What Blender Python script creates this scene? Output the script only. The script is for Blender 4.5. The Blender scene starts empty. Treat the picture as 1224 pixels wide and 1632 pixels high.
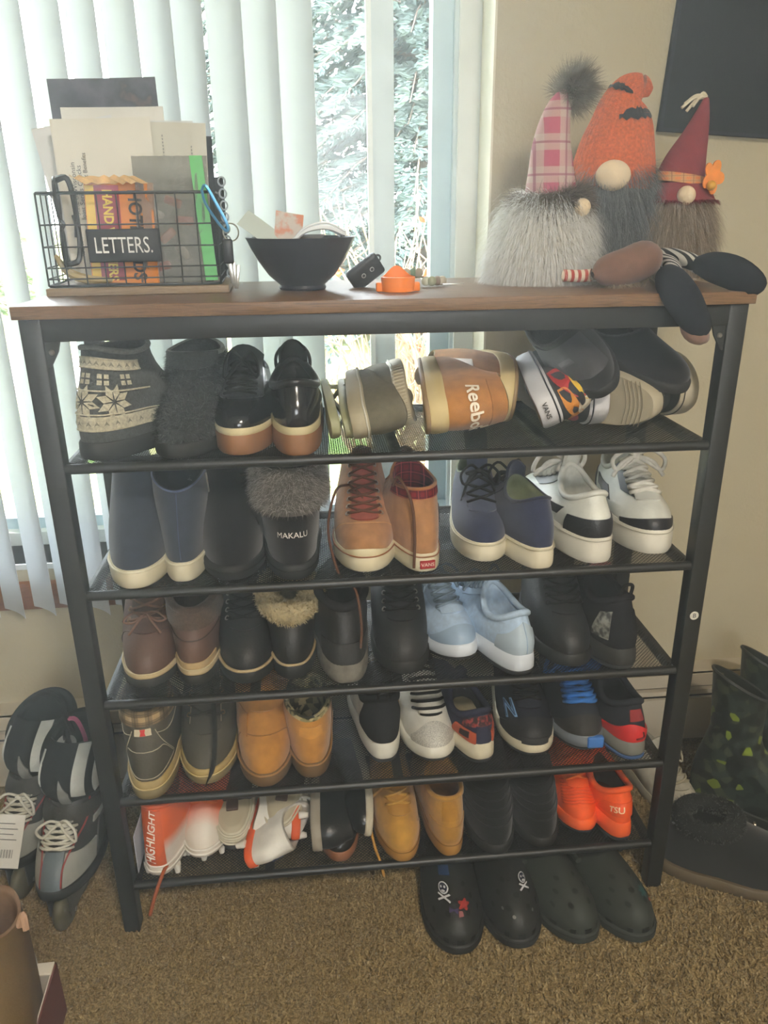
import bpy, bmesh, math, random
import numpy as np
from mathutils import Vector, Matrix, Euler

PI = math.pi
random.seed(11)
rng = np.random.default_rng(11)
sc = bpy.context.scene
col = sc.collection

# ------------------------------------------------------------------ camera
CAM = (-0.1206, -1.0832, 1.2128)
YAW, PITCH, ROLL, FPX = -0.0906, -0.3681, -0.0113, 1246.5
cy_, sy_, cp_, sp_ = math.cos(YAW), math.sin(YAW), math.cos(PITCH), math.sin(PITCH)
Fv = Vector((-sy_ * cp_, cy_ * cp_, sp_))
Rv = Vector((cy_, sy_, 0))
Uv = Rv.cross(Fv)
R2 = Rv * math.cos(ROLL) + Uv * math.sin(ROLL)
U2 = -Rv * math.sin(ROLL) + Uv * math.cos(ROLL)
cd = bpy.data.cameras.new('camera')
cam = bpy.data.objects.new('camera', cd)
col.objects.link(cam)
m4 = Matrix((R2, U2, -Fv)).transposed().to_4x4()
m4.translation = Vector(CAM)
cam.matrix_world = m4
cd.sensor_width = 36.0
cd.lens = FPX * 36.0 / 1632.0
cd.clip_start = 0.02
cd.clip_end = 400
sc.camera = cam

# ------------------------------------------------------------------ world, sun, lamps, exposure
w = bpy.data.worlds.new('world')
sc.world = w
w.use_nodes = True
nt = w.node_tree
bg = nt.nodes['Background']
tc = nt.nodes.new('ShaderNodeTexCoord')
sep = nt.nodes.new('ShaderNodeSeparateXYZ')
nt.links.new(tc.outputs['Generated'], sep.inputs[0])
cr = nt.nodes.new('ShaderNodeValToRGB')
cr.color_ramp.elements[0].position = 0.0
cr.color_ramp.elements[0].color = (0.95, 0.985, 1.0, 1)
cr.color_ramp.elements[1].position = 0.7
cr.color_ramp.elements[1].color = (0.84, 0.93, 1.0, 1)
nt.links.new(sep.outputs['Z'], cr.inputs[0])
nt.links.new(cr.outputs[0], bg.inputs[0])
bg.inputs[1].default_value = 24.0

sd = bpy.data.lights.new('sun', 'SUN')
sd.energy = 10.0
sd.angle = 0.02
sd.color = (1.0, 0.95, 0.86)
sun = bpy.data.objects.new('sun', sd)
col.objects.link(sun)
sun.rotation_euler = Vector((0.75, -0.30, -0.72)).to_track_quat('-Z', 'Y').to_euler()

sc.view_settings.view_transform = 'Standard'
sc.view_settings.look = 'None'
sc.view_settings.gamma = 1.0
sc.view_settings.use_curve_mapping = False
sc.view_settings.exposure = 0.0
FILL_POWER = 85.0

sc.cycles.max_bounces = 6
sc.cycles.diffuse_bounces = 4
sc.cycles.use_adaptive_sampling = True
sc.cycles.adaptive_threshold = 0.02
sc.cycles.transparent_max_bounces = 16
sc.cycles.use_denoising = True
sc.cycles.sample_clamp_indirect = 6.0

# ------------------------------------------------------------------ materials
def lin(c):
    out = []
    for x in c[:3]:
        x = x / 255.0
        out.append(x / 12.92 if x <= 0.04045 else ((x + 0.055) / 1.055) ** 2.4)
    return tuple(out) + (1.0,)

_mc = {}
def mat(name, c, rough=0.65, var=0.18, scale=30.0, bump=0.15, bscale=400.0, metal=0.0, spec=0.4, sheen=0.0, coat=0.0, trans=0.0, kind='noise'):
    key = (name, tuple(c), rough, var, scale, bump, bscale, metal)
    if key in _mc:
        return _mc[key]
    m = bpy.data.materials.new(name)
    m.use_nodes = True
    t = m.node_tree
    b = t.nodes['Principled BSDF']
    tcn = t.nodes.new('ShaderNodeTexCoord')
    if var > 0:
        n = t.nodes.new('ShaderNodeTexNoise')
        n.inputs['Scale'].default_value = scale
        n.inputs['Detail'].default_value = 5
        t.links.new(tcn.outputs['Object'], n.inputs['Vector'])
        r = t.nodes.new('ShaderNodeValToRGB')
        l = lin(c)
        r.color_ramp.elements[0].position = 0.3
        r.color_ramp.elements[1].position = 0.7
        r.color_ramp.elements[0].color = tuple(max(0, x * (1 - var)) for x in l[:3]) + (1,)
        r.color_ramp.elements[1].color = tuple(min(1, x * (1 + var)) for x in l[:3]) + (1,)
        t.links.new(n.outputs['Fac'], r.inputs[0])
        t.links.new(r.outputs[0], b.inputs['Base Color'])
    else:
        b.inputs['Base Color'].default_value = lin(c)
    if bump > 0:
        n2 = t.nodes.new('ShaderNodeTexNoise')
        n2.inputs['Scale'].default_value = bscale
        n2.inputs['Detail'].default_value = 3
        t.links.new(tcn.outputs['Object'], n2.inputs['Vector'])
        bp = t.nodes.new('ShaderNodeBump')
        bp.inputs['Strength'].default_value = bump
        bp.inputs['Distance'].default_value = 0.002
        t.links.new(n2.outputs['Fac'], bp.inputs['Height'])
        t.links.new(bp.outputs[0], b.inputs['Normal'])
    b.inputs['Roughness'].default_value = rough
    b.inputs['Metallic'].default_value = metal
    b.inputs['Specular IOR Level'].default_value = spec
    b.inputs['Sheen Weight'].default_value = sheen
    b.inputs['Coat Weight'].default_value = coat
    b.inputs['Transmission Weight'].default_value = trans
    _mc[key] = m
    return m

def leather(c, rough=0.42): return mat('leather', c, rough, 0.16, 25, 0.25, 260)
def suede(c): return mat('suede', c, 0.95, 0.16, 60, 0.35, 900, sheen=0.25, spec=0.15)
def canvas(c): return mat('canvas', c, 0.9, 0.12, 120, 0.4, 1300, spec=0.2)
def knit(c): return mat('knit', c, 0.95, 0.25, 220, 0.7, 500, spec=0.1, sheen=0.2)
def rubber(c, rough=0.6): return mat('rubber', c, rough, 0.10, 18, 0.12, 250)
def plain(c, rough=0.6): return mat('plain', c, rough, 0.06, 12, 0.0)
def furm(c):
    m = mat('fur', c, 0.8, 0.22, 90, 0.0, spec=0.25)
    t = m.node_tree
    if 'Translucent BSDF' not in t.nodes:            # light passes through thin strands
        b = t.nodes['Principled BSDF']; tl = t.nodes.new('ShaderNodeBsdfTranslucent'); mx = t.nodes.new('ShaderNodeMixShader')
        mx.inputs[0].default_value = 0.4
        src = b.inputs['Base Color'].links[0].from_socket
        t.links.new(src, tl.inputs[0]); t.links.new(b.outputs[0], mx.inputs[1]); t.links.new(tl.outputs[0], mx.inputs[2])
        t.links.new(mx.outputs[0], t.nodes['Material Output'].inputs[0])
    return m
def metal(c, rough=0.35): return mat('metal', c, rough, 0.08, 30, 0.05, 300, metal=1.0)

def ramp_mat(name, tex, scale, stops, rough=0.8, bump=0.3, bscale=600, coord='Object', vscale=(1, 1, 1), interp='LINEAR', detail=3, distort=0.0, spec=0.3):
    m = bpy.data.materials.new(name)
    m.use_nodes = True
    t = m.node_tree
    b = t.nodes['Principled BSDF']
    tcn = t.nodes.new('ShaderNodeTexCoord')
    mp = t.nodes.new('ShaderNodeMapping')
    mp.inputs['Scale'].default_value = vscale
    t.links.new(tcn.outputs[coord], mp.inputs[0])
    if tex == 'voronoi':
        n = t.nodes.new('ShaderNodeTexVoronoi')
        n.inputs['Scale'].default_value = scale
        sp = t.nodes.new('ShaderNodeSeparateColor')
        t.links.new(n.outputs['Color'], sp.inputs[0])
        out = sp.outputs[0]
    elif tex == 'wave':
        n = t.nodes.new('ShaderNodeTexWave')
        n.inputs['Scale'].default_value = scale
        n.inputs['Distortion'].default_value = distort
        n.inputs['Detail'].default_value = detail
        out = n.outputs['Fac']
    else:
        n = t.nodes.new('ShaderNodeTexNoise')
        n.inputs['Scale'].default_value = scale
        n.inputs['Detail'].default_value = detail
        n.inputs['Distortion'].default_value = distort
        out = n.outputs['Fac']
    t.links.new(mp.outputs[0], n.inputs['Vector'])
    r = t.nodes.new('ShaderNodeValToRGB')
    r.color_ramp.interpolation = interp
    while len(r.color_ramp.elements) < len(stops):
        r.color_ramp.elements.new(0.5)
    for e, (p_, c_) in zip(r.color_ramp.elements, stops):
        e.position = p_
        e.color = lin(c_)
    t.links.new(out, r.inputs[0])
    t.links.new(r.outputs[0], b.inputs['Base Color'])
    if bump > 0:
        n2 = t.nodes.new('ShaderNodeTexNoise')
        n2.inputs['Scale'].default_value = bscale
        t.links.new(tcn.outputs['Object'], n2.inputs['Vector'])
        bp = t.nodes.new('ShaderNodeBump')
        bp.inputs['Strength'].default_value = bump
        bp.inputs['Distance'].default_value = 0.003
        t.links.new(n2.outputs['Fac'], bp.inputs['Height'])
        t.links.new(bp.outputs[0], b.inputs['Normal'])
    b.inputs['Roughness'].default_value = rough
    b.inputs['Specular IOR Level'].default_value = spec
    return m

def plaid_mat(name, base, band, line, sx=60, sz=60, axes=('X', 'Z')):
    """woven check: two sets of crossing bands over a base colour"""
    m = bpy.data.materials.new(name)
    m.use_nodes = True
    t = m.node_tree
    b = t.nodes['Principled BSDF']
    tcn = t.nodes.new('ShaderNodeTexCoord')
    sp = t.nodes.new('ShaderNodeSeparateXYZ')
    t.links.new(tcn.outputs['Object'], sp.inputs[0])
    def tri(axis, s, lo):
        mu = t.nodes.new('ShaderNodeMath'); mu.operation = 'MULTIPLY'; mu.inputs[1].default_value = s
        t.links.new(sp.outputs[axis], mu.inputs[0])
        fr = t.nodes.new('ShaderNodeMath'); fr.operation = 'PINGPONG'; fr.inputs[1].default_value = 1.0
        t.links.new(mu.outputs[0], fr.inputs[0])
        g = t.nodes.new('ShaderNodeMath'); g.operation = 'GREATER_THAN'; g.inputs[1].default_value = lo
        t.links.new(fr.outputs[0], g.inputs[0])
        return g.outputs[0]
    a1, a2, l1, l2 = tri(axes[0], sx, 0.5), tri(axes[1], sz, 0.5), tri(axes[0], sx, 0.93), tri(axes[1], sz, 0.93)
    def mix(fac, ca, cb, k=0.55):
        mu = t.nodes.new('ShaderNodeMath'); mu.operation = 'MULTIPLY'; mu.inputs[1].default_value = k
        t.links.new(fac, mu.inputs[0])
        x = t.nodes.new('ShaderNodeMix'); x.data_type = 'RGBA'
        t.links.new(mu.outputs[0], x.inputs[0])
        if isinstance(ca, tuple): x.inputs[6].default_value = ca
        else: t.links.new(ca, x.inputs[6])
        x.inputs[7].default_value = cb
        return x.outputs[2]
    c = mix(a1, lin(base), lin(band))
    c = mix(a2, c, lin(band))
    c = mix(l1, c, lin(line), 0.7)
    c = mix(l2, c, lin(line), 0.7)
    t.links.new(c, b.inputs['Base Color'])
    b.inputs['Roughness'].default_value = 0.95
    b.inputs['Specular IOR Level'].default_value = 0.15
    return m

def wood_mat(name, c1, c2, vscale=(2, 40, 40), rough=0.5, scale=6.0):
    return ramp_mat(name, 'noise', scale, [(0.3, c1), (0.55, c2), (0.75, c1)], rough, 0.15, 300, vscale=vscale, detail=8, distort=1.5)

# ------------------------------------------------------------------ mesh helpers
class MB:
    def __init__(s): s.V = []; s.F = []
    def add(s, V, F):
        o = len(s.V)
        s.V.extend([tuple(map(float, v)) for v in V])
        s.F.extend([tuple(i + o for i in f) for f in F])
        return s
    def box(s, x0, x1, y0, y1, z0, z1):
        V = [(x0, y0, z0), (x1, y0, z0), (x1, y1, z0), (x0, y1, z0), (x0, y0, z1), (x1, y0, z1), (x1, y1, z1), (x0, y1, z1)]
        return s.add(V, [(0, 3, 2, 1), (4, 5, 6, 7), (0, 1, 5, 4), (1, 2, 6, 5), (2, 3, 7, 6), (3, 0, 4, 7)])
    def tube(s, pts, r, n=8, closed=False, cap=True):
        V, F = tube(pts, r, n, closed, cap)
        return s.add(V, F)
    def lathe(s, prof, n=32, c=(0, 0, 0)):
        V, F = lathe(prof, n)
        return s.add([(v[0] + c[0], v[1] + c[1], v[2] + c[2]) for v in V], F)
    def xf(s, M):
        s.V = [tuple(M @ Vector(v)) for v in s.V]
        return s
    def obj(s, name, m, parent=None, smooth=True, **k):
        return O(name, s.V, s.F, m, parent, smooth, **k)

def O(name, V, F, m, parent=None, smooth=True, sharp=0.7):
    me = bpy.data.meshes.new(name)
    me.from_pydata([tuple(map(float, v)) for v in V], [], [tuple(map(int, f)) for f in F])
    if smooth:
        me.polygons.foreach_set('use_smooth', [True] * len(me.polygons))
        if sharp: me.set_sharp_from_angle(angle=sharp)
    if m is not None: me.materials.append(m)
    o = bpy.data.objects.new(name, me)
    col.objects.link(o)
    if parent is not None: o.parent = parent
    return o

def rbox(name, m, c, size, b=0.003, parent=None, seg=2, rot=None):
    bm = bmesh.new()
    bmesh.ops.create_cube(bm, size=1.0)
    for v in bm.verts:
        v.co = Vector((v.co.x * size[0], v.co.y * size[1], v.co.z * size[2]))
    if b > 0:
        bmesh.ops.bevel(bm, geom=list(bm.edges), offset=b, segments=seg, affect='EDGES', profile=0.5)
    if rot is not None:
        bmesh.ops.rotate(bm, verts=bm.verts, cent=(0, 0, 0), matrix=Euler(rot).to_matrix())
    bmesh.ops.translate(bm, verts=bm.verts, vec=c)
    me = bpy.data.meshes.new(name)
    bm.to_mesh(me); bm.free()
    me.polygons.foreach_set('use_smooth', [True] * len(me.polygons))
    me.set_sharp_from_angle(angle=0.9)
    me.materials.append(m)
    o = bpy.data.objects.new(name, me)
    col.objects.link(o)
    if parent is not None: o.parent = parent
    return o

def tube(pts, r, n=8, closed=False, cap=True):
    P = [Vector(p) for p in pts]
    N = len(P)
    rs = r if hasattr(r, '__len__') else [r] * N
    T = []
    for i in range(N):
        a = P[(i - 1) % N] if (closed or i > 0) else P[i]
        b = P[(i + 1) % N] if (closed or i < N - 1) else P[i]
        d = (b - a)
        T.append(d.normalized() if d.length > 1e-9 else Vector((0, 0, 1)))
    up = Vector((0, 0, 1)) if abs(T[0].z) < 0.9 else Vector((0, 1, 0))
    nrm = (up - T[0] * up.dot(T[0])).normalized()
    V, F = [], []
    for i in range(N):
        nrm = nrm - T[i] * nrm.dot(T[i])
        if nrm.length < 1e-6: nrm = Vector((1, 0, 0))
        nrm.normalize()
        bn = T[i].cross(nrm)
        for k in range(n):
            a = 2 * PI * k / n
            V.append(P[i] + (nrm * math.cos(a) + bn * math.sin(a)) * rs[i])
    for i in range(N if closed else N - 1):
        j = (i + 1) % N
        for k in range(n):
            k2 = (k + 1) % n
            F.append((i * n + k, i * n + k2, j * n + k2, j * n + k))
    if cap and not closed:
        F.append(tuple(range(n - 1, -1, -1)))
        F.append(tuple((N - 1) * n + k for k in range(n)))
    return V, F

def lathe(prof, n=32):
    V, F = [], []
    for (r, z) in prof:
        for k in range(n):
            a = 2 * PI * k / n
            V.append((r * math.cos(a), r * math.sin(a), z))
    for i in range(len(prof) - 1):
        for k in range(n):
            k2 = (k + 1) % n
            F.append((i * n + k, i * n + k2, (i + 1) * n + k2, (i + 1) * n + k))
    return V, F

def spline(pts, n=24):
    """Catmull-Rom through the points"""
    P = [np.array(p, float) for p in pts]
    P = [2 * P[0] - P[1]] + P + [2 * P[-1] - P[-2]]
    out = []
    m = len(P) - 3
    for k in range(n + 1):
        t = k / n * m
        i = min(int(t), m - 1)
        u = t - i
        a, b, c, d = P[i:i + 4]
        out.append(tuple(0.5 * ((2 * b) + (c - a) * u + (2 * a - 5 * b + 4 * c - d) * u * u + (3 * b - a - 3 * c + d) * u ** 3)))
    return out

_tx = {}
def text2d(s, size, bold=0.0, shear=0.0):
    """outline of a line of lettering as flat 2-D triangles, centred"""
    cu = bpy.data.curves.new('lettering', 'FONT')
    cu.body = s; cu.size = size; cu.align_x = 'CENTER'; cu.align_y = 'CENTER'
    cu.offset = bold; cu.shear = shear; cu.resolution_u = 3
    o = bpy.data.objects.new('lettering', cu)
    me = o.to_mesh()
    V = [(v.co.x, v.co.y) for v in me.vertices]
    F = [tuple(p.vertices) for p in me.polygons]
    o.to_mesh_clear()
    bpy.data.objects.remove(o)
    bpy.data.curves.remove(cu)
    return V, F

def tag(o, label=None, cat=None, group=None, kind=None):
    if label: o['label'] = label
    if cat: o['category'] = cat
    if group: o['group'] = group
    if kind: o['kind'] = kind
    return o

def empty(name, loc=(0, 0, 0), rot=(0, 0, 0), label=None, cat=None, group=None):
    o = bpy.data.objects.new(name, None)
    col.objects.link(o)
    o.empty_display_size = 0.02
    o.location = loc
    o.rotation_euler = rot
    return tag(o, label, cat, group)

def flat_text(name, s, size, m, M, parent=None, bold=0.0, shear=0.0, thick=0.0004, sx=1.0):
    V, F = text2d(s, size, bold, shear)
    return O(name, [M @ Vector((x * sx, y, thick)) for x, y in V], F, m, parent, False)

def frame_on(p, right, up):
    r = Vector(right).normalized(); u = Vector(up); u = (u - r * u.dot(r)).normalized(); n = r.cross(u)
    M = Matrix((r, u, n)).transposed().to_4x4()
    M.translation = Vector(p)
    return M

# ------------------------------------------------------------------ parametric surface with conforming details
def sst(a, b, x):
    t = np.clip((x - a) / (b - a), 0, 1)
    return t * t * (3 - 2 * t)

class Surf:
    root = None
    def S(s, th, v): raise NotImplementedError
    def N(s, th, v):
        e = 1e-3
        dth = s.S(th + e, v) - s.S(th - e, v)
        dv = s.S(th, np.minimum(v + e, 1.0)) - s.S(th, np.minimum(v + e, 1.0) - 2 * e)
        n = np.cross(dth, dv)
        l = np.linalg.norm(n, axis=-1, keepdims=True)
        return n / np.maximum(l, 1e-12)
    def skin(s, name, m, nu=44, nv=13, v0=0.0, v1=1.0, off=0.0, parent=None):
        th = np.linspace(0, 2 * PI, nu, endpoint=False)
        V, F = [], []
        for j in range(nv + 1):
            v = v0 + (v1 - v0) * j / nv
            va = np.full(nu, v)
            P = s.S(th, va)
            if off: P = P + off * s.N(th, va)
            V.extend(P.tolist())
        for j in range(nv):
            for i in range(nu):
                k = (i + 1) % nu
                F.append((j * nu + i, j * nu + k, (j + 1) * nu + k, (j + 1) * nu + i))
        return O(name, V, F, m, parent or s.root, True, sharp=None)
    def patch(s, name, m, th0, th1, v0, v1, off=0.0018, n=(14, 8), parent=None, sharp=0.8):
        """a panel lying on the surface; v0 / v1 may be functions of a = 0..1 across the panel"""
        nu, nv = n
        a = np.linspace(0, 1, nu + 1)
        lo = np.array([v0(x) if callable(v0) else v0 for x in a])
        hi = np.array([v1(x) if callable(v1) else v1 for x in a])
        th = th0 + (th1 - th0) * a
        V = []
        for j in range(nv + 1):
            v = lo + (hi - lo) * j / nv
            V.extend((s.S(th, v) + off * s.N(th, v)).tolist())
        F = []
        w1 = nu + 1
        for j in range(nv):
            for i in range(nu):
                F.append((j * w1 + i, j * w1 + i + 1, (j + 1) * w1 + i + 1, (j + 1) * w1 + i))
        ring = [i for i in range(w1)] + [j * w1 + nu for j in range(1, nv + 1)] + [nv * w1 + i for i in range(nu - 1, -1, -1)] + [j * w1 for j in range(nv - 1, 0, -1)]
        base = len(V)
        for idx in ring:
            j, i = divmod(idx, w1)
            v = lo[i] + (hi[i] - lo[i]) * j / nv
            p_ = s.S(np.array([th[i]]), np.array([v])) - 0.0006 * s.N(np.array([th[i]]), np.array([v]))
            V.append(p_[0].tolist())
        R = len(ring)
        for q in range(R):
            F.append((ring[q], base + q, base + (q + 1) % R, ring[(q + 1) % R]))
        return O(name, V, F, m, parent or s.root, True, sharp)
    def at(s, th, v, off=0.0):
        a, b = np.array([th], float), np.array([v], float)
        return (s.S(a, b) + off * s.N(a, b))[0]
    def decal(s, name, m, V2, F2, th0, v0, off=0.0012, rot=0.0, parent=None, mirror=False, sub=0):
        V2 = np.array(V2, float)
        c, d = math.cos(rot), math.sin(rot)
        X = V2[:, 0] * c - V2[:, 1] * d
        Y = V2[:, 0] * d + V2[:, 1] * c
        vg = np.linspace(0, 1, 160)
        pv = s.S(np.full(160, th0), vg)
        av = np.concatenate([[0], np.cumsum(np.linalg.norm(np.diff(pv, axis=0), axis=1))])
        v = np.interp(np.interp(v0, vg, av) + Y, av, vg)
        tg = th0 + np.linspace(-2.2, 2.2, 441)
        pt = s.S(tg, np.full(441, v0))
        at = np.concatenate([[0], np.cumsum(np.linalg.norm(np.diff(pt, axis=0), axis=1))])
        th = np.interp(at[220] + X, at, tg)
        P = s.S(th, v) + off * s.N(th, v)
        return O(name, P.tolist(), F2, m, parent or s.root, False)
    def text(s, name, m, txt, size, th0, v0, rot=0.0, off=0.0012, bold=0.0, shear=0.0, parent=None):
        V, F = text2d(txt, size, bold, shear)
        return s.decal(name, m, V, F, th0, v0, off, rot, parent)
    def line(s, name, m, tv, r=0.0009, off=0.0012, n=6, parent=None, sub=20, closed=False):
        pts = spline([(a, b, 0) for a, b in tv], sub)
        th = np.array([q[0] for q in pts]); v = np.clip(np.array([q[1] for q in pts]), 0, 1)
        P = s.S(th, v) + off * s.N(th, v)
        V, F = tube(P.tolist(), r, n)
        return O(name, V, F, m, parent or s.root, True, None)
    def fur(s, name, m, n, length, th=(0, 2 * PI), v=(0, 1), droop=(0, 0, -0.6), spread=0.5, width=0.0011, parent=None, seg=3, off=0.0, seed=0, vfun=None):
        g = np.random.default_rng(1000 + seed)
        t = g.uniform(th[0], th[1], n); vv = g.uniform(v[0], v[1], n)
        P = s.S(t, vv); Nn = s.N(t, vv)
        P = P + off * Nn
        ln = length * g.uniform(0.55, 1.15, n)
        d = Nn + spread * g.normal(0, 1, (n, 3))
        d /= np.linalg.norm(d, axis=1, keepdims=True)
        dr = np.array(droop)
        V = []; F = []
        side = np.cross(d, g.normal(0, 1, (n, 3)))
        side /= np.maximum(np.linalg.norm(side, axis=1, keepdims=True), 1e-9)
        cur = P.copy(); dd = d.copy()
        rows = []
        for k in range(seg + 1):
            wd = width * (1 - 0.85 * k / seg)
            rows.append((cur - side * wd / 2, cur + side * wd / 2))
            dd = dd + dr * (1.0 / seg) * 1.4
            dd /= np.maximum(np.linalg.norm(dd, axis=1, keepdims=True), 1e-9)
            cur = cur + dd * (ln / seg)[:, None]
        arr = np.stack([np.stack(r_, 1) for r_ in rows], 1)   # n, seg+1, 2, 3
        V = arr.reshape(-1, 3)
        st = (seg + 1) * 2
        base = np.arange(n)[:, None] * st
        fl = []
        for k in range(seg):
            fl.append(np.concatenate([base + 2 * k, base + 2 * k + 1, base + 2 * k + 3, base + 2 * k + 2], 1))
        Fq = np.concatenate(fl, 0)
        return O(name, V.tolist(), Fq.tolist(), m, parent or s.root, True, None)

def sheet(name, m, grid, thick, parent):
    """a bent sheet with real thickness from a grid of points"""
    G = np.array(grid, float)
    nv, nu, _ = G.shape
    du = np.gradient(G, axis=1); dv = np.gradient(G, axis=0)
    n = np.cross(du, dv)
    n /= np.maximum(np.linalg.norm(n, axis=-1, keepdims=True), 1e-9)
    A = (G + n * thick / 2).reshape(-1, 3); B = (G - n * thick / 2).reshape(-1, 3)
    V = np.concatenate([A, B]); K = nu * nv
    F = []
    for j in range(nv - 1):
        for i in range(nu - 1):
            a, b, c, d = j * nu + i, j * nu + i + 1, (j + 1) * nu + i + 1, (j + 1) * nu + i
            F.append((a, b, c, d)); F.append((K + d, K + c, K + b, K + a))
    ring = [i for i in range(nu)] + [j * nu + nu - 1 for j in range(1, nv)] + [(nv - 1) * nu + i for i in range(nu - 2, -1, -1)] + [j * nu for j in range(nv - 2, 0, -1)]
    for q in range(len(ring)):
        a, b = ring[q], ring[(q + 1) % len(ring)]
        F.append((b, a, K + a, K + b))
    return O(name, V.tolist(), F, m, parent, True, 0.8)

# ------------------------------------------------------------------ footwear generator
class Shoe(Surf):
    """local frame: toe towards -y, heel towards +y, sole on z = 0"""
    def __init__(s, name, label, cat='shoe', group=None, L=0.28, W=0.1, heel=0.76, side=0, sole=(0.03, 0.022), spring=0.008,
                 toe=0.05, collar=(0.06, 0.055, 0.034, 0.11, 0.078, 0.092), k=(0.06, 0.03), bulge=0.006, square=0.72, um=None, lining=None, insole=None,
                 skin_name='upper', depth=0.055):
        s.L, s.W, s.heel, s.side, s.st, s.spring, s.toe, s.col, s.k, s.bulge, s.sq = L, W, heel, side, sole, spring, toe, collar, k, bulge, square
        s.root = empty(name, label=label, cat=cat, group=group)
        s.um = um
        if um is not None:
            s.upper = s.skin(skin_name, um)
            s.line_in(lining or um, insole, depth)
    def taper(s, yn):
        xs = [-1.0, -0.8, -0.5, -0.15, 0.25, 0.6, 1.0]
        ys = [0.80, 0.93, 1.0, 0.95, 0.82, s.heel, s.heel * 0.93]
        return np.interp(yn, xs, ys)
    def outline(s, th, off=0.0):
        c, q = np.cos(th), np.sin(th)
        yn = -c
        half = s.W / 2 * s.taper(yn)
        x = half * np.sign(q) * np.abs(q) ** s.sq
        x = x + s.side * 0.09 * s.W * np.clip(-yn, 0, 1) ** 2 - s.side * 0.04 * s.W * np.clip(1 - np.abs(yn - 0.1) / 0.5, 0, 1)
        y = s.L / 2 * yn
        return x * (1 + off / (s.W / 2)), y * (1 + off / (s.L / 2)), yn
    def zb(s, yn):
        return s.spring * np.clip((-yn - 0.35) / 0.65, 0, 1) ** 2 + 0.25 * s.spring * np.clip((yn - 0.8) / 0.2, 0, 1) ** 2
    def tk(s, yn):
        return s.st[1] + (s.st[0] - s.st[1]) * sst(-0.35, 0.45, yn)
    def ztop(s, yn): return s.zb(yn) + s.tk(yn)
    def cring(s, th):
        cy, ly, lx, zf, zs, zb = s.col
        c, q = np.cos(th), np.sin(th)
        x = lx * q
        y = cy - ly * c
        z = zs + (zf - zs) * np.clip(c, 0, 1) ** 2 + (zb - zs) * np.clip(-c, 0, 1) ** 2
        return np.stack([x, y, z], -1)
    def S(s, th, v):
        th = np.asarray(th, float); v = np.asarray(v, float)
        x, y, yn = s.outline(th, -0.002)
        z0 = s.ztop(yn) - 0.004
        B = np.stack([x, y, z0], -1)
        C = s.cring(th)
        c, q = np.cos(th), np.sin(th)
        wf = np.clip(c, 0, 1) ** 1.1
        wh = np.clip(-c, 0, 1)
        h = C[..., 2] - z0
        up = wf * s.toe * 1.25 + (1 - wf) * h * 0.5
        P1 = B + np.stack([s.bulge * q, -0.006 * wf + 0.008 * wh, up], -1)
        P2 = C + np.stack([s.bulge * 0.8 * q, -wf * s.k[0] + 0.006 * wh, -(wf * s.k[1] + (1 - wf) * h * 0.35)], -1)
        t = v[..., None]
        return (1 - t) ** 3 * B + 3 * (1 - t) ** 2 * t * P1 + 3 * (1 - t) * t * t * P2 + t ** 3 * C
    def line_in(s, m, insole, depth=0.055):
        nu = 36
        th = np.linspace(0, 2 * PI, nu, endpoint=False)
        C = s.cring(th)
        cen = np.array([0, s.col[0], 0])
        zf = max(s.st) + 0.004
        rows = [C, C + (cen - C) * np.array([0.10, 0.08, 0]) + [0, 0, 0.002], C + (cen - C) * np.array([0.16, 0.12, 0]) - [0, 0, 0.012]]
        z3 = np.maximum(C[:, 2] - depth, zf + 0.012)
        r3 = C + (cen - C) * np.array([0.12, 0.08, 0]); r3[:, 2] = z3
        rows.append(r3)
        r4 = C + (cen - C) * np.array([0.15, 0.1, 0]); r4[:, 2] = zf
        rows.append(r4)
        V = [p for r in rows for p in r.tolist()]
        F = []
        for j in range(len(rows) - 1):
            for i in range(nu):
                k2 = (i + 1) % nu
                F.append((j * nu + i, j * nu + k2, (j + 1) * nu + k2, (j + 1) * nu + i))
        s.lining = O('lining', V, F, m, s.root, True, None)
        F2 = [tuple(range(nu))]
        O('insole', (r4 + [0, 0, 0.0015]).tolist(), F2, insole or m, s.root, False)
    def layer(s, name, m, f0, f1, o0=0.0, o1=0.0, bev=0.0025, nu=56, wave=0.0, parent=None, th0=None):
        """one layer of the sole, between the fractions f0 and f1 of its thickness"""
        th = np.linspace(0, 2 * PI, nu, endpoint=False)
        rows = []
        spec = [(f0, o0 - bev), (f0 + 0.12 * (f1 - f0), o0), (f0 + 0.5 * (f1 - f0), (o0 + o1) / 2 + 0.0008), (f1 - 0.1 * (f1 - f0), o1), (f1, o1 - bev * 0.7)]
        for f, o in spec:
            x, y, yn = s.outline(th, o)
            z = s.zb(yn) + s.tk(yn) * f
            if wave and f > (f0 + f1) / 2: z = z + wave * np.sin(th * 3 + 0.6) * np.abs(np.sin(th))
            rows.append(np.stack([x, y, z], -1))
        V = [p for r in rows for p in r.tolist()]
        F = [tuple(range(nu - 1, -1, -1)), tuple((len(rows) - 1) * nu + i for i in range(nu))]
        for j in range(len(rows) - 1):
            for i in range(nu):
                k2 = (i + 1) % nu
                F.append((j * nu + i, j * nu + k2, (j + 1) * nu + k2, (j + 1) * nu + i))
        return O(name, V, F, m, parent or s.root, True, 0.9)
    def sole_line(s, name, m, f, o=0.0012, r=0.0012, nu=60, parent=None):
        th = np.linspace(0, 2 * PI, nu, endpoint=False)
        x, y, yn = s.outline(th, o)
        V, F = tube(np.stack([x, y, s.zb(yn) + s.tk(yn) * f], -1).tolist(), r, 6, True)
        return O(name, V, F, m, parent or s.root, True, None)
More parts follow.
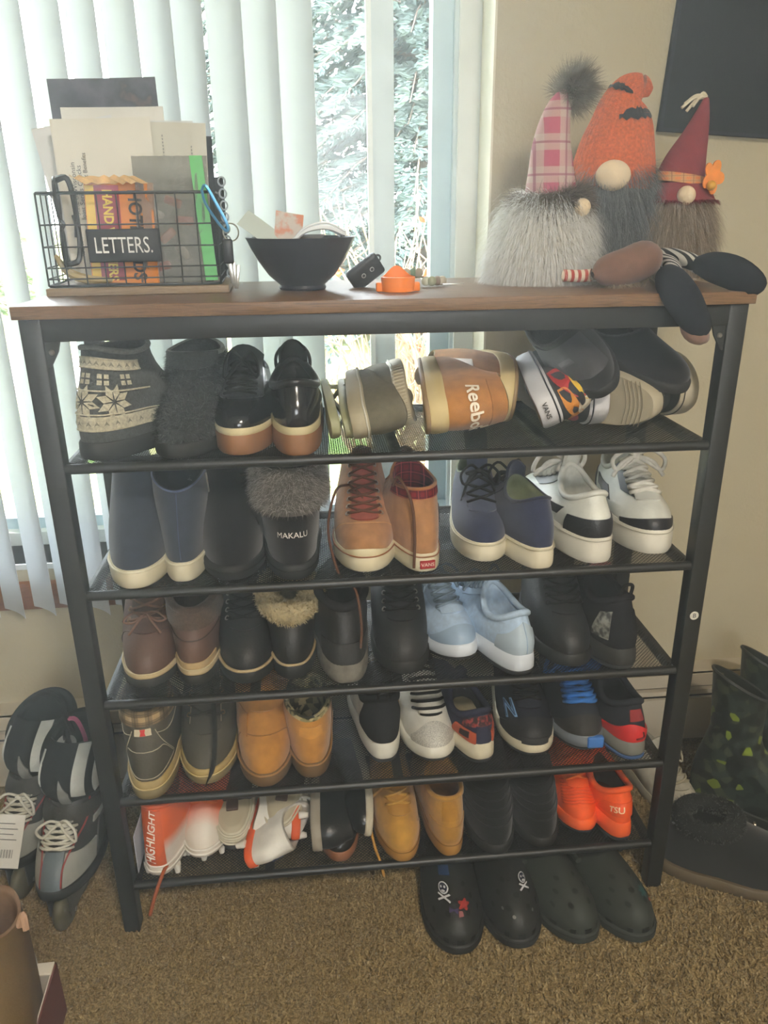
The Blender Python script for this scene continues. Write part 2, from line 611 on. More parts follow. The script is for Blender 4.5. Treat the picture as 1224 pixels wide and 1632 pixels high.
    def rim(s, name, m, r=0.005, dz=0.0, parent=None, th=(0, 2 * PI)):
        full = abs(th[1] - th[0]) > 6.2
        t = np.linspace(th[0], th[1], 40, endpoint=not full)
        P = s.cring(t) + [0, 0, dz]
        V, F = tube(P.tolist(), r, 8, full)
        return O(name, V, F, m, parent or s.root, True, None)
    def tongue(s, m, a=0.5, v0=0.45, ext=0.025, lean=0.25, thick=0.005, name='tongue', curl=0.0, spread=1.0):
        rows = []
        th = np.linspace(-a, a, 9)
        for v in np.linspace(v0, 1, 7):
            va = np.full(9, v)
            rows.append(s.S(th, va) + 0.0015 * s.N(th, va))
        top = rows[-1]
        d = np.array([0, lean, 1.0]); d /= np.linalg.norm(d)
        for e in (0.35, 0.7, 1.0):
            r = top + d * ext * e
            r[:, 0] *= 1 + (spread - 1) * e
            r[:, 2] -= ext * 0.25 * e * (np.linspace(-1, 1, 9) ** 2)
            r[:, 1] += curl * e * e
            rows.append(r)
        return sheet(name, m, rows, thick, s.root)
    def eyestay(s, m, a=0.42, b=0.34, v0=0.5, v1=0.985, off=0.0022, name='eyestay'):
        for q in (-1, 1):
            s.patch(name, m, q * a, q * (a + b), lambda x: v0 + 0.10 * x * x, v1, off, (6, 8))
    def laces(s, m, a=0.5, v0=0.52, v1=0.96, n=6, r=0.0026, bow=0.03, cross=True, lift=0.004, loose=False, em=None, tails=0.05):
        mb = MB()
        vs = np.linspace(v0, v1, n)
        def pt(t, v, o=lift): return s.at(t, v, o)
        for i in range(n):
            va = vs[i]; vb = vs[min(i + 1, n - 1)] if cross else vs[i]
            for sg in ((1, -1) if cross else (1,)):
                lf = lift + (0.0015 if sg > 0 else 0.0)
                tt = np.linspace(-1, 1, 7)
                P = [pt(a * x * sg, va + (vb - va) * (x + 1) / 2, lf + 0.002 * (1 - x * x)) for x in tt]
                mb.tube(P, r, 6)
        if bow:
            c = s.at(0, v1, lift + 0.004)
            for sg in (-1, 1):
                j = random.uniform(0.85, 1.2)
                P = spline([c, c + np.array([sg * bow * 0.5, -0.012, 0.014]) * j, c + np.array([sg * bow, -0.02, 0.0]), c + np.array([sg * bow * 0.9, -0.022, -0.02]) * j,
                            c + np.array([sg * bow * 0.35, -0.014, -0.006]), c], 18)
                mb.tube(P, r, 6)
                if tails:
                    P = spline([c, c + np.array([sg * bow * 0.5, -0.016, -0.004]), c + np.array([sg * bow * 0.8, -0.02, -tails * 0.6]), c + np.array([sg * bow * (0.6 + 0.4 * j), -0.024, -tails])], 12)
                    mb.tube(P, r, 6)
            mb.tube([c + np.array([-0.005, -0.003, 0]), c + np.array([0.005, -0.003, 0])], r * 1.9, 8)
        o = mb.obj('laces', m, s.root, sharp=None)
        if em is not None:
            e = MB()
            for v in vs:
                for sg in (-1, 1):
                    p_ = s.at(sg * (a + 0.05), v, 0.003)
                    nn = s.N(np.array([sg * (a + 0.05)]), np.array([v]))[0]
                    ax = np.cross(nn, [0, 0, 1.0]); ax /= np.linalg.norm(ax); bx = np.cross(nn, ax)
                    e.tube([p_ + 0.0036 * (ax * math.cos(q) + bx * math.sin(q)) for q in np.linspace(0, 2 * PI, 10, endpoint=False)], 0.0013, 5, True)
            e.obj('eyelets', em, s.root, sharp=None)
        return o
    def collar_cuff(s, name, m, r=0.016, squash=1.0, furm_=None, n=2500, ln=0.008, dz=0.0):
        t = np.linspace(0, 2 * PI, 40, endpoint=False)
        P = s.cring(t) + [0, 0, dz]
        V, F = tube(P.tolist(), r, 10, True)
        o = O(name, V, F, m, s.root, True, None)
        if furm_ is not None:
            Vn = np.array([tuple(v) for v in V]).reshape(40, 10, 3)
            class T_(Surf):
                def S(q, th, v):
                    i = np.asarray(th) / (2 * PI) * 40; a = np.floor(i).astype(int) % 40; f = (i - np.floor(i))[..., None]
                    j = np.asarray(v) * 10; b = np.floor(j).astype(int) % 10; g = (j - np.floor(j))[..., None]
                    return (Vn[a, b] * (1 - f) + Vn[(a + 1) % 40, b] * f) * (1 - g) + (Vn[a, (b + 1) % 10] * (1 - f) + Vn[(a + 1) % 40, (b + 1) % 10] * f) * g
                def N(q, th, v):
                    c = P[(np.floor(np.asarray(th) / (2 * PI) * 40).astype(int)) % 40]
                    d = q.S(th, v) - c
                    return d / np.linalg.norm(d, axis=-1, keepdims=True)
            q = T_(); q.root = s.root
            q.fur('fleece', furm_, n, ln, v=(0, 0.999), droop=(0, 0, -0.1), spread=0.6, width=0.0016, parent=o, seg=2)
        return o
    # ---- placing
    def put(s, x, yf, z, yaw=0.0, heel_front=False, roll=0.0, pitch=0.0, dz=0.0):
        """x, yf: where the end nearest the viewer stands; yaw in degrees"""
        a = math.radians(yaw) + (PI if heel_front else 0)
        e = Vector((0, s.L / 2 if heel_front else -s.L / 2, 0))
        R = Matrix.Rotation(a, 4, 'Z') @ Matrix.Rotation(math.radians(pitch), 4, 'X') @ Matrix.Rotation(math.radians(roll), 4, 'Y')
        p_ = R @ e
        s.root.location = (x - p_.x, yf - p_.y, z + dz)
        s.root.rotation_euler = R.to_euler()
        return s
# ------------------------------------------------------------------ the room
WALLC = (194, 185, 156)
m_wall = mat('wall_paint', WALLC, 0.9, 0.03, 6, 0.5, 140, spec=0.2)
m_ceil = mat('ceiling_paint', (228, 224, 212), 0.95, 0.03, 6, 0.5, 160)
m_trimw = plain((226, 230, 228), 0.45)
m_vinyl = plain((206, 218, 222), 0.4)
m_vinyl2 = plain((188, 210, 220), 0.4)
m_carpet = ramp_mat('carpet', 'noise', 260, [(0.28, (100, 84, 52)), (0.5, (154, 133, 92)), (0.72, (192, 173, 130))], 1.0, 1.0, 420, detail=6, spec=0.05)
m_wood = wood_mat('rustic_wood', (84, 62, 44), (128, 98, 70), (3, 60, 60), 0.34, 5)
m_walnut = wood_mat('stained_wood', (112, 66, 38), (142, 90, 56), (2, 50, 50), 0.5, 6)
m_black = mat('black_steel', (26, 27, 26), 0.42, 0.1, 20, 0.08, 500, spec=0.5)
m_heater = mat('enamel', (196, 186, 164), 0.5, 0.05, 8, 0.03, 100)
m_dark = plain((14, 14, 13), 0.8)

WY = 0.46
WX0, WX1, WZ0, WZ1 = -1.75, 0.226, 0.535, 2.06
RX0, RX1, RY0, RZ = -2.1, 2.3, -3.2, 2.42

def struct(name, o): o['kind'] = 'structure'; return o
struct('floor', MB().box(RX0, RX1, RY0, WY, -0.08, 0.0).obj('floor', m_carpet, None, False))
struct('ceiling', MB().box(RX0, RX1, RY0, WY, RZ, RZ + 0.08).obj('ceiling', m_ceil, None, False))
struct('l', MB().box(RX0 - 0.1, RX0, RY0, WY + 0.18, 0, RZ).obj('wall_left', m_wall, None, False))
struct('r', MB().box(RX1, RX1 + 0.1, RY0, WY + 0.18, 0, RZ).obj('wall_right', m_wall, None, False))
wf_ = MB()
FX0, FX1, FZ0, FZ1 = -0.65, 0.45, 1.05, 1.95      # unseen second window, added behind the viewer for soft frontal fill
wf_.box(RX0, FX0, RY0 - 0.1, RY0, 0, RZ); wf_.box(FX1, RX1, RY0 - 0.1, RY0, 0, RZ)
wf_.box(FX0, FX1, RY0 - 0.1, RY0, 0, FZ0); wf_.box(FX0, FX1, RY0 - 0.1, RY0, FZ1, RZ)
struct('f', wf_.obj('wall_front', m_wall, None, False))
wb = MB()
wb.box(RX0, RX1, WY, WY + 0.18, 0.0, WZ0)
wb.box(RX0, RX1, WY, WY + 0.18, WZ1, RZ)
wb.box(RX0, WX0, WY, WY + 0.18, WZ0, WZ1)
wb.box(WX1, RX1, WY, WY + 0.18, WZ0, WZ1)
struct('b', wb.obj('wall_back', m_wall, None, False))

# carpet pile: short looped tufts
def carpet():
    n = 90000
    g = np.random.default_rng(5)
    x = g.uniform(-0.85, 0.95, n); y = g.uniform(-0.42, 0.40, n)
    ln = g.uniform(0.004, 0.010, n)
    a = g.uniform(0, 2 * PI, n); wd = g.uniform(0.0012, 0.003, n)
    lx, ly = g.normal(0, 0.0045, n), g.normal(0, 0.0045, n)
    ca, sa = np.cos(a) * wd, np.sin(a) * wd
    z = np.full(n, -0.001)
    V = np.stack([np.stack([x - ca, y - sa, z], -1), np.stack([x + ca, y + sa, z], -1), np.stack([x + ca * .6 + lx, y + sa * .6 + ly, z + ln], -1), np.stack([x - ca * .6 + lx, y - sa * .6 + ly, z + ln], -1)], 1).reshape(-1, 3)
    me = bpy.data.meshes.new('carpet_pile')
    me.from_pydata(V.tolist(), [], np.arange(4 * n).reshape(n, 4).tolist())
    me.materials.append(m_carpet)
    o = bpy.data.objects.new('carpet_pile', me)
    col.objects.link(o)
    tag(o, 'short tan brown carpet pile covering the floor', 'carpet', kind='stuff')
carpet()

# window: vinyl slider set deep in the wall
win = empty('window_1'); win['kind'] = 'structure'
FY = 0.565
fr = MB()
fr.box(WX1 - 0.045, WX1, FY, FY + 0.075, WZ0, WZ1)
fr.obj('jamb', m_trimw, win, False)
MB().box(WX1 - 0.092, WX1 - 0.045, FY + 0.03, FY + 0.075, WZ0, WZ1).obj('jamb_channel', m_vinyl2, win, False)
MB().box(WX1 - 0.052, WX1 - 0.045, FY + 0.012, FY + 0.03, WZ0, WZ1).obj('jamb_rib', m_vinyl, win, False)
MB().box(WX0, WX0 + 0.05, FY, FY + 0.075, WZ0, WZ1).obj('jamb', m_trimw, win, False)
MB().box(WX0, WX1, FY, FY + 0.075, WZ1 - 0.05, WZ1).obj('head', m_trimw, win, False)
MB().box(WX0, WX1, FY - 0.005, FY + 0.075, WZ0, WZ0 + 0.03).obj('bottom_rail', m_trimw, win, False)
MB().box(WX0, WX1 - 0.045, FY + 0.02, FY + 0.075, WZ0 + 0.03, WZ0 + 0.055).obj('track', m_vinyl2, win, False)
for x0, x1, y0 in ((0.016, 0.058, FY + 0.012), (-0.345, -0.30, FY + 0.03), (-0.95, -0.905, FY + 0.012)):
    o = MB().box(x0, x1, y0, y0 + 0.03, WZ0 + 0.03, WZ1 - 0.05).obj('stile', m_vinyl, win, False)
    MB().box(x0 - 0.010, x0, y0 - 0.004, y0 + 0.01, WZ0 + 0.03, WZ1 - 0.05).obj('glazing_bead', m_trimw, o, False)
mg = bpy.data.materials.new('window_glass'); mg.use_nodes = True
t = mg.node_tree; t.nodes.remove(t.nodes['Principled BSDF'])
tr = t.nodes.new('ShaderNodeBsdfTransparent'); gl = t.nodes.new('ShaderNodeBsdfGlossy'); gl.inputs['Roughness'].default_value = 0.02
tr.inputs[0].default_value = (0.97, 0.985, 0.98, 1)
fz = t.nodes.new('ShaderNodeFresnel'); fz.inputs[0].default_value = 1.3
mx = t.nodes.new('ShaderNodeMixShader')
t.links.new(fz.outputs[0], mx.inputs[0]); t.links.new(tr.outputs[0], mx.inputs[1]); t.links.new(gl.outputs[0], mx.inputs[2])
t.links.new(mx.outputs[0], t.nodes['Material Output'].inputs[0])
for x0, x1, y in ((0.058, WX1 - 0.092, FY + 0.05), (-0.30, 0.016, FY + 0.03), (-0.905, -0.345, FY + 0.045), (WX0 + 0.05, -0.95, FY + 0.03)):
    MB().box(x0, x1, y, y + 0.004, WZ0 + 0.05, WZ1 - 0.05).obj('pane', mg, win, False)
win2 = empty('fill_window'); win2['kind'] = 'structure'
for a in ((FX0, FX1, FZ0, FZ0 + 0.05), (FX0, FX1, FZ1 - 0.05, FZ1), (FX0, FX0 + 0.05, FZ0 + 0.05, FZ1 - 0.05), (FX1 - 0.05, FX1, FZ0 + 0.05, FZ1 - 0.05), (-0.125, -0.075, FZ0 + 0.05, FZ1 - 0.05)):
    MB().box(a[0], a[1], RY0 - 0.07, RY0 - 0.02, a[2], a[3]).obj('frame_member', m_trimw, win2, False)
for x0, x1 in ((FX0 + 0.05, -0.125), (-0.075, FX1 - 0.05)): MB().box(x0, x1, RY0 - 0.05, RY0 - 0.046, FZ0 + 0.05, FZ1 - 0.05).obj('pane', mg, win2, False)
# painted sill, stained wood apron, corner strip of the reveal
tr1 = MB().box(WX0, WX1, WY - 0.004, FY, WZ0 - 0.012, WZ0).obj('trim_1', m_trimw, None, False); tr1['kind'] = 'structure'
tr2 = rbox('trim_2', m_walnut, ((WX0 - 0.05 - 0.37) / 2, WY - 0.008, 0.466), (WX0 * -1 + 0.05 - 0.37, 0.018, 0.06), 0.003); tr2['kind'] = 'structure'
tr3 = MB().box(WX1 - 0.004, WX1, WY - 0.001, FY, WZ0, WZ1).obj('trim_3', plain((232, 226, 206), 0.6), None, False); tr3['kind'] = 'structure'

# baseboard heater along the wall
hz = empty('baseboard_back'); hz['kind'] = 'structure'
MB().box(RX0, RX1, 0.405, WY, 0.185, 0.200).obj('top_cover', m_heater, hz, False)
MB().box(RX0, RX1, 0.445, WY, 0.0, 0.185).obj('back_plate', m_dark, hz, False)
MB().box(RX0, RX1, 0.402, 0.412, 0.168, 0.200).obj('top_lip', m_heater, hz, False)
MB().box(RX0, RX1, 0.398, 0.412, 0.148, 0.160).obj('damper_blade', m_heater, hz, False)
MB().box(RX0, RX1, 0.400, 0.408, 0.022, 0.136).obj('front_panel', m_heater, hz, False)
MB().box(RX0, RX1, 0.41, 0.445, 0.03, 0.05).obj('fin_tube', metal((120, 112, 100)), hz, False)

# vertical blind
mv = bpy.data.materials.new('blind_vinyl'); mv.use_nodes = True
t = mv.node_tree; b = t.nodes['Principled BSDF']
b.inputs['Base Color'].default_value = lin((230, 236, 239)); b.inputs['Roughness'].default_value = 0.5
tl = t.nodes.new('ShaderNodeBsdfTranslucent'); tl.inputs[0].default_value = lin((236, 239, 243))
mx = t.nodes.new('ShaderNodeMixShader'); mx.inputs[0].default_value = 0.44
t.links.new(b.outputs[0], mx.inputs[1]); t.links.new(tl.outputs[0], mx.inputs[2]); t.links.new(mx.outputs[0], t.nodes['Material Output'].inputs[0])
bl = empty('vertical_blind', (0, 0.405, 0), label='white vinyl vertical blind with hanging slats across the window', cat='blinds')
rbox('headrail', m_trimw, (-0.83, 0, 2.13), (1.66, 0.045, 0.05), 0.003, bl)
for i in range(26):
    x = -0.125 - 0.0565 * i
    ph = math.radians(-50 + random.uniform(-4, 4))
    d = Vector((math.sin(ph), math.cos(ph), 0)); nn = Vector((d.y, -d.x, 0))
    sway = random.uniform(-0.006, 0.006)
    zb = 0.452 + random.uniform(-0.006, 0.004)
    rows = []
    for zz in np.linspace(2.11, zb, 5):
        rows.append([Vector((x + sway * (2.11 - zz), 0, zz)) + d * (0.0385 * q) + nn * (0.0055 * (1 - q * q)) for q in np.linspace(-1, 1, 9)])
    sheet('slat', mv, rows, 0.0009, bl)

# unseen ceiling lamp, added behind the viewer as interior fill
lr = empty('fill_lamp', (0.35, -1.9, RZ), label='added unseen fill lamp, round and flush with a frosted glass dome', cat='lamp')
MB().lathe([(0.0, -0.002), (0.19, -0.002), (0.19, -0.03), (0.0, -0.03)], 40).obj('lamp_base', m_trimw, lr)
me_ = bpy.data.materials.new('lit_glass'); me_.use_nodes = True
b = me_.node_tree.nodes['Principled BSDF']; b.inputs['Emission Color'].default_value = (1, 0.86, 0.66, 1); b.inputs['Emission Strength'].default_value = 3.0
MB().lathe([(0.17, -0.03), (0.165, -0.06), (0.13, -0.085), (0.07, -0.10), (0.0, -0.104)], 40).obj('lamp_shade', me_, lr)
ld = bpy.data.lights.new('fill_light', 'AREA'); ld.shape = 'DISK'; ld.size = 0.34; ld.energy = FILL_POWER; ld.color = (1.0, 0.92, 0.76)
lo = bpy.data.objects.new('fill_light', ld); col.objects.link(lo); lo.parent = lr; lo.location = (0, 0, -0.11)

# ------------------------------------------------------------------ outdoors
m_lawn = ramp_mat('lawn', 'noise', 1.2, [(0.30, (92, 122, 58)), (0.5, (170, 168, 110)), (0.7, (206, 196, 150))], 1.0, 0.6, 60, detail=8)
m_drive = mat('asphalt', (150, 138, 134), 0.95, 0.12, 3, 0.4, 40)
GZ = -0.45
struct('g', MB().box(-60, 60, WY + 0.18, 90, GZ - 0.3, GZ).obj('ground', m_lawn, None, False))
MB_ = MB().add([(-60, 10.2, GZ + 0.01), (-2.0, 6.6, GZ + 0.01), (-2.4, 8.9, GZ + 0.01), (-60, 14.0, GZ + 0.01), (-60, 10.2, GZ - 0.05), (-2.0, 6.6, GZ - 0.05), (-2.4, 8.9, GZ - 0.05), (-60, 14.0, GZ - 0.05)],
               [(0, 1, 2, 3), (7, 6, 5, 4), (0, 4, 5, 1), (1, 5, 6, 2), (2, 6, 7, 3), (3, 7, 4, 0)])
struct('g', MB().box(-60, 60, -90, RY0 - 0.12, GZ - 0.3, GZ).obj('ground', m_lawn, None, False))
struct('d', MB_.obj('driveway_path', m_drive, None, False))
ev = MB().box(-3.5, 3.5, WY + 0.18, WY + 0.75, 2.45, 2.52).obj('shade_eave', m_trimw, None, False); ev['kind'] = 'structure'  # unseen overhang added to keep direct sun off the window

def spray_cloud(P, D, size, g, droop=0.25, aspect=0.28):
    """needle or leaf sprays: two crossed blades at each point P along direction D"""
    n = len(P)
    D = D / np.maximum(np.linalg.norm(D, axis=1, keepdims=True), 1e-9)
    s1 = np.cross(D, g.normal(0, 1, (n, 3))); s1 /= np.maximum(np.linalg.norm(s1, axis=1, keepdims=True), 1e-9)
    s2 = np.cross(D, s1)
    ln = size * g.uniform(0.6, 1.3, n)[:, None]
    Vs = []
    for sd_ in (s1, s2):
        a = P; bq = P + D * ln * 0.5 + sd_ * ln * aspect; c = P + D * ln; d = P + D * ln * 0.5 - sd_ * ln * aspect
        Vs.append(np.stack([a, bq, c, d], 1))
    V = np.concatenate(Vs, 0).reshape(-1, 3)
    return V.tolist(), np.arange(len(V)).reshape(-1, 4).tolist()

def spruce(name, label, x, y, h, rad, m, seed, n_wh=26, per=20, nsp=150, size=0.15):
    g = np.random.default_rng(seed)
    r = empty(name, (x, y, GZ), label=label, cat='tree')
    V, F = tube([(0, 0, 0), (0, 0, h * 0.5), (0, 0, h)], [0.16, 0.1, 0.02], 8)
    O('trunk', V, F, m_bark, r)
    br = MB(); PP = []; DD = []
    for i in range(n_wh):
        z = 0.25 + (h - 0.4) * (i / n_wh) ** 0.95
        R = rad * (1 - z / h) ** 0.8 + 0.15
        for k in range(per):
            a = 2 * PI * (k + g.uniform(-.4, .4)) / per + i * 0.7
            rr = R * g.uniform(0.7, 1.15)
            end = np.array([math.cos(a) * rr, math.sin(a) * rr, z - 0.22 * rr + g.uniform(-.1, .1)])
            mid = np.array([math.cos(a) * rr * .55, math.sin(a) * rr * .55, z + 0.02 * rr])
            pts = spline([(0, 0, z), mid, end], 6)
            br.tube(pts, [0.02 * (1 - q / 7) + 0.003 for q in range(7)], 4)
            u = g.uniform(0.15, 1, nsp)
            p0 = np.array(pts)
            idx = u * 6; i0 = np.minimum(idx.astype(int), 5); f = (idx - i0)[:, None]
            pp = p0[i0] * (1 - f) + p0[i0 + 1] * f
            outd = np.array([math.cos(a), math.sin(a), -0.25])
            lat = np.array([-math.sin(a), math.cos(a), 0])
            sg = g.choice([-1, 1], nsp)[:, None]
            dd = outd * g.uniform(.3, 1, (nsp, 1)) + lat * sg * g.uniform(.2, 1.0, (nsp, 1)) + np.array([0, 0, 1]) * g.uniform(-.5, .35, (nsp, 1))
            pp = pp + lat * sg * g.uniform(0, 0.22, (nsp, 1)) * (1.1 - u[:, None]) * rr
            PP.append(pp); DD.append(dd)
    br.obj('branches', m_bark, r, sharp=None)
    V, F = spray_cloud(np.concatenate(PP), np.concatenate(DD), size, g, aspect=0.17)
    O('foliage', V, F, m, r, False)
    return r
m_bark = mat('bark', (118, 104, 92), 0.95, 0.3, 12, 0.6, 60)
m_spr = ramp_mat('spruce_needles', 'noise', 2.2, [(0.3, (66, 80, 78)), (0.55, (94, 108, 104)), (0.75, (124, 136, 130))], 0.9, 0, spec=0.1)
m_spr2 = ramp_mat('green_needles', 'noise', 2.0, [(0.3, (96, 122, 84)), (0.6, (146, 168, 118)), (0.8, (180, 196, 150))], 0.9, 0, spec=0.1)
spruce('spruce_tree', 'blue green spruce tree filling the gap beside the blind', 1.55, 10.2, 8.5, 3.0, m_spr, 3)
spruce('spruce_tree', 'pale spruce tree outside behind the white slats', -1.0, 15.5, 7.5, 2.6, m_spr, 4, 16, 13, 50, 0.2)
spruce('conifer_tree', 'green conifer outside at the far edge of the window', -6.3, 12.0, 4.6, 2.2, m_spr2, 5, 16, 13, 34, 0.22)
spruce('conifer_tree', 'distant green conifer beyond the driveway', -9.5, 19.0, 6.5, 2.8, m_spr2, 6, 12, 12, 26, 0.3)
spruce('conifer_tree', 'distant dark spruce behind the blue green spruce', 5.0, 17.0, 9.0, 3.2, m_spr, 8, 14, 12, 26, 0.3)

# bare shrub with dry twigs close to the glass
g = np.random.default_rng(21)
sh = empty('bare_shrub', (0.62, 3.6, GZ), label='bare tan twiggy shrub just outside the window', cat='shrub')
tw = MB(); leafp = []
for i in range(120):
    a = g.uniform(0, 2 * PI); ln = g.uniform(1.0, 2.1); sp_r = g.uniform(0.15, 0.62)
    b0 = np.array([g.uniform(-.45, .5), g.uniform(-.3, .3), 0])
    e = b0 + np.array([math.cos(a) * sp_r * ln, math.sin(a) * sp_r * ln * .5, ln * math.sqrt(max(.2, 1 - sp_r ** 2))])
    mid = (b0 + e) / 2 + g.normal(0, .06, 3)
    pts = spline([b0, mid, e], 7)
    tw.tube(pts, [0.0105 * (1 - q / 9) for q in range(8)], 4)
    for j in range(4):
        q = pts[g.integers(2, 7)]; d = g.normal(0, 1, 3); d[2] = abs(d[2]) + .4; d /= np.linalg.norm(d)
        e2 = np.array(q) + d * g.uniform(.15, .45)
        tw.tube([q, (np.array(q) + e2) / 2 + g.normal(0, .015, 3), e2], [0.005, 0.004, 0.002], 4)
        if g.uniform() < 0.07: leafp.append(e2)
tw.obj('twigs', mat('dry_twig', (150, 128, 106), 0.9, 0.2, 8, 0), sh, sharp=None)
V, F = spray_cloud(np.array(leafp), g.normal(0, 1, (len(leafp), 3)), 0.075, g, aspect=0.4)
O('dry_leaves', V, F, mat('dry_leaf', (206, 96, 58), 0.8, 0.2, 8, 0), sh, False)
# ground cover and low bushes near the lower panes at the far end
for i, (x, y, r_, lab) in enumerate([(-3.3, 4.4, 0.55, 'low leafy green bush outside near the window corner'), (-4.6, 4.1, 0.6, 'low leafy bush outside behind the outermost slats')]):
    o = empty('leafy_bush', (x, y, GZ), label=lab, cat='bush')
    n = 1500
    d = g.normal(0, 1, (n, 3)); d[:, 2] = abs(d[:, 2]); d /= np.linalg.norm(d, axis=1, keepdims=True)
    P = d * r_ * g.uniform(.6, 1, (n, 1))
    V, F = spray_cloud(P, d + g.normal(0, .5, (n, 3)), 0.09, g, aspect=0.35)
    O('foliage', V, F, m_spr2, o, False)
    st = MB()
    for k in range(8): st.tube([(0, 0, 0), tuple(d[k] * r_ * .5), tuple(d[k] * r_ * .9)], [0.012, 0.008, 0.003], 4)
    st.obj('stems', m_bark, o)

# ------------------------------------------------------------------ shoe rack
H = 1.1015
D = 0.316
ZS = [0.8752, 0.6742, 0.4789, 0.2856, 0.1015]
T = 0.017
PL = 0.028
rack = empty('shoe_rack', label='tall black metal shoe rack with rustic wooden top and mesh shelves', cat='shoe rack')
rbox('tabletop', m_wood, (0, D / 2, H - T / 2), (1.012, D + 0.012, T), 0.0012, rack)
ZP = H - T
for x in (-0.5, 0.5 - PL):
    for y in (0.0, D - PL):
        rbox('post', m_black, (x + PL / 2, y + PL / 2, ZP / 2 + 0.002), (PL, PL, ZP - 0.004), 0.0015, rack)
        MB().box(x + 0.002, x + PL - 0.002, y + 0.002, y + PL - 0.002, 0.0, 0.005).obj('foot', m_dark, rack, False)
AP = 0.03
for y in (0.0, D - 0.02):
    rbox('apron_rail', m_black, (0, y + 0.01, ZP - AP / 2), (1.0 - 2 * PL, 0.02, AP), 0.001, rack)
for x in (-0.5 + PL / 2, 0.5 - PL / 2):
    rbox('side_rail', m_black, (x, D / 2, ZP - AP / 2), (0.02, D - 2 * PL, AP), 0.001, rack)
# corner gussets with a screw
for sg in (-1, 1):
    for y in (0.004, D - 0.008):
        xo = sg * (0.5 - PL)
        gq = MB()
        z0 = ZP - AP
        tri_ = [(xo, z0), (xo - sg * 0.02, z0), (xo - sg * 0.016, z0 - 0.014), (xo - sg * 0.004, z0 - 0.034), (xo, z0 - 0.036)]
        V = [(a, y, b_) for a, b_ in tri_] + [(a, y + 0.004, b_) for a, b_ in tri_]
        gq.add(V, [(0, 1, 2, 3, 4), (9, 8, 7, 6, 5)] + [(i, (i + 1) % 5, 5 + (i + 1) % 5, 5 + i) for i in range(5)])
        o = gq.obj('corner_bracket', m_black, rack, False)
        sc_ = MB().lathe([(0, 0), (0.004, 0), (0.004, 0.0015), (0.0025, 0.003), (0, 0.003)], 12)
        sc_.xf(Matrix.Translation((xo - sg * 0.008, y, z0 - 0.014)) @ Matrix.Rotation(PI / 2, 4, 'X'))
        sc_.obj('screw', metal((170, 170, 165)), o)

# woven wire shelf: two crossing sets of thin wires
def mesh_panel():
    x0, x1, y0, y1 = -0.5 + PL, 0.5 - PL, 0.012, D - 0.012
    pitch, wd, th_ = 0.0048, 0.00047, 0.0008
    mb = MB()
    V, F = [], []
    def strip(a, b_, z):
        d = np.array([b_[0] - a[0], b_[1] - a[1]]); l = np.linalg.norm(d)
        if l < 0.002: return
        n_ = np.array([-d[1], d[0]]) / l * wd
        o = len(V)
        for zz in (z - th_ / 2, z + th_ / 2):
            V.extend([(a[0] - n_[0], a[1] - n_[1], zz), (b_[0] - n_[0], b_[1] - n_[1], zz), (b_[0] + n_[0], b_[1] + n_[1], zz), (a[0] + n_[0], a[1] + n_[1], zz)])
        F.extend([(o + 4, o + 5, o + 6, o + 7), (o + 3, o + 2, o + 1, o), (o, o + 1, o + 5, o + 4), (o + 2, o + 3, o + 7, o + 6)])
    dy = y1 - y0
    for sg in (1, -1):
        t0 = x0 - dy
        while t0 < x1 + dy:
            # line x = t0 + sg*(y-y0)
            pts = []
            ya, yb = y0, y1
            if sg == 1:
                lo, hi = max(ya, y0 + (x0 - t0)), min(yb, y0 + (x1 - t0))
            else:
                lo, hi = max(ya, y0 + (t0 - x1)), min(yb, y0 + (t0 - x0))
            if hi - lo > 0.002:
                strip((t0 + sg * (lo - y0), lo), (t0 + sg * (hi - y0), hi), 0.0004 * sg)
            t0 += pitch * 1.414
    me = bpy.data.meshes.new('mesh_panel')
    me.from_pydata(V, [], F)
    me.materials.append(m_black)
    return me
mp_me = mesh_panel()
tb = MB().tube([(-0.5 + PL - 0.002, 0, 0), (0.5 - PL + 0.002, 0, 0)], 0.0075, 14)
bar = tb.obj('bar_source', m_black); bar_me = bar.data; bpy.data.objects.remove(bar); bar_me.name = 'shelf_bar'
sup = MB().box(-0.008, 0.008, 0.006, D - 0.006, -0.012, -0.004); so = sup.obj('x', m_black, None, False); sup_me = so.data; bpy.data.objects.remove(so); sup_me.name = 'cross_brace'
def link(name, me, parent, loc):
    o = bpy.data.objects.new(name, me); col.objects.link(o); o.parent = parent; o.location = loc; return o
for z in ZS:
    shf = empty('shelf', (0, 0, z)); shf.parent = rack
    link('front_bar', bar_me, shf, (0, 0.010, 0))
    link('back_bar', bar_me, shf, (0, D - 0.010, 0))
    link('mesh_panel', mp_me, shf, (0, 0, 0.0045))
    for x in (-0.235, 0.0, 0.235): link('cross_brace', sup_me, shf, (x, 0, 0.008))
    for sg in (-1, 1):
        MB().box(sg * (0.5 - PL) - 0.006, sg * (0.5 - PL) + 0.006, PL, D - PL, -0.012, 0.004).obj('side_bar', m_black, shf, False)
# white round sticker with the letter B on the post
stk = empty('part_sticker', (0.4865, -0.0004, 0.5875)); stk.parent = rack
MB().lathe([(0, 0), (0.0075, 0), (0.0075, 0.0004), (0, 0.0004)], 24).xf(Matrix.Rotation(PI / 2, 4, 'X')).obj('sticker_disc', plain((214, 212, 200), 0.6), stk, False)
flat_text('sticker_letter', 'B', 0.011, plain((40, 40, 38)), frame_on((0, -0.0006, 0), (1, 0, 0), (0, 0, 1)), stk, 0.0001)
Z1, Z2, Z3, Z4, Z5 = [z + 0.0055 for z in ZS]
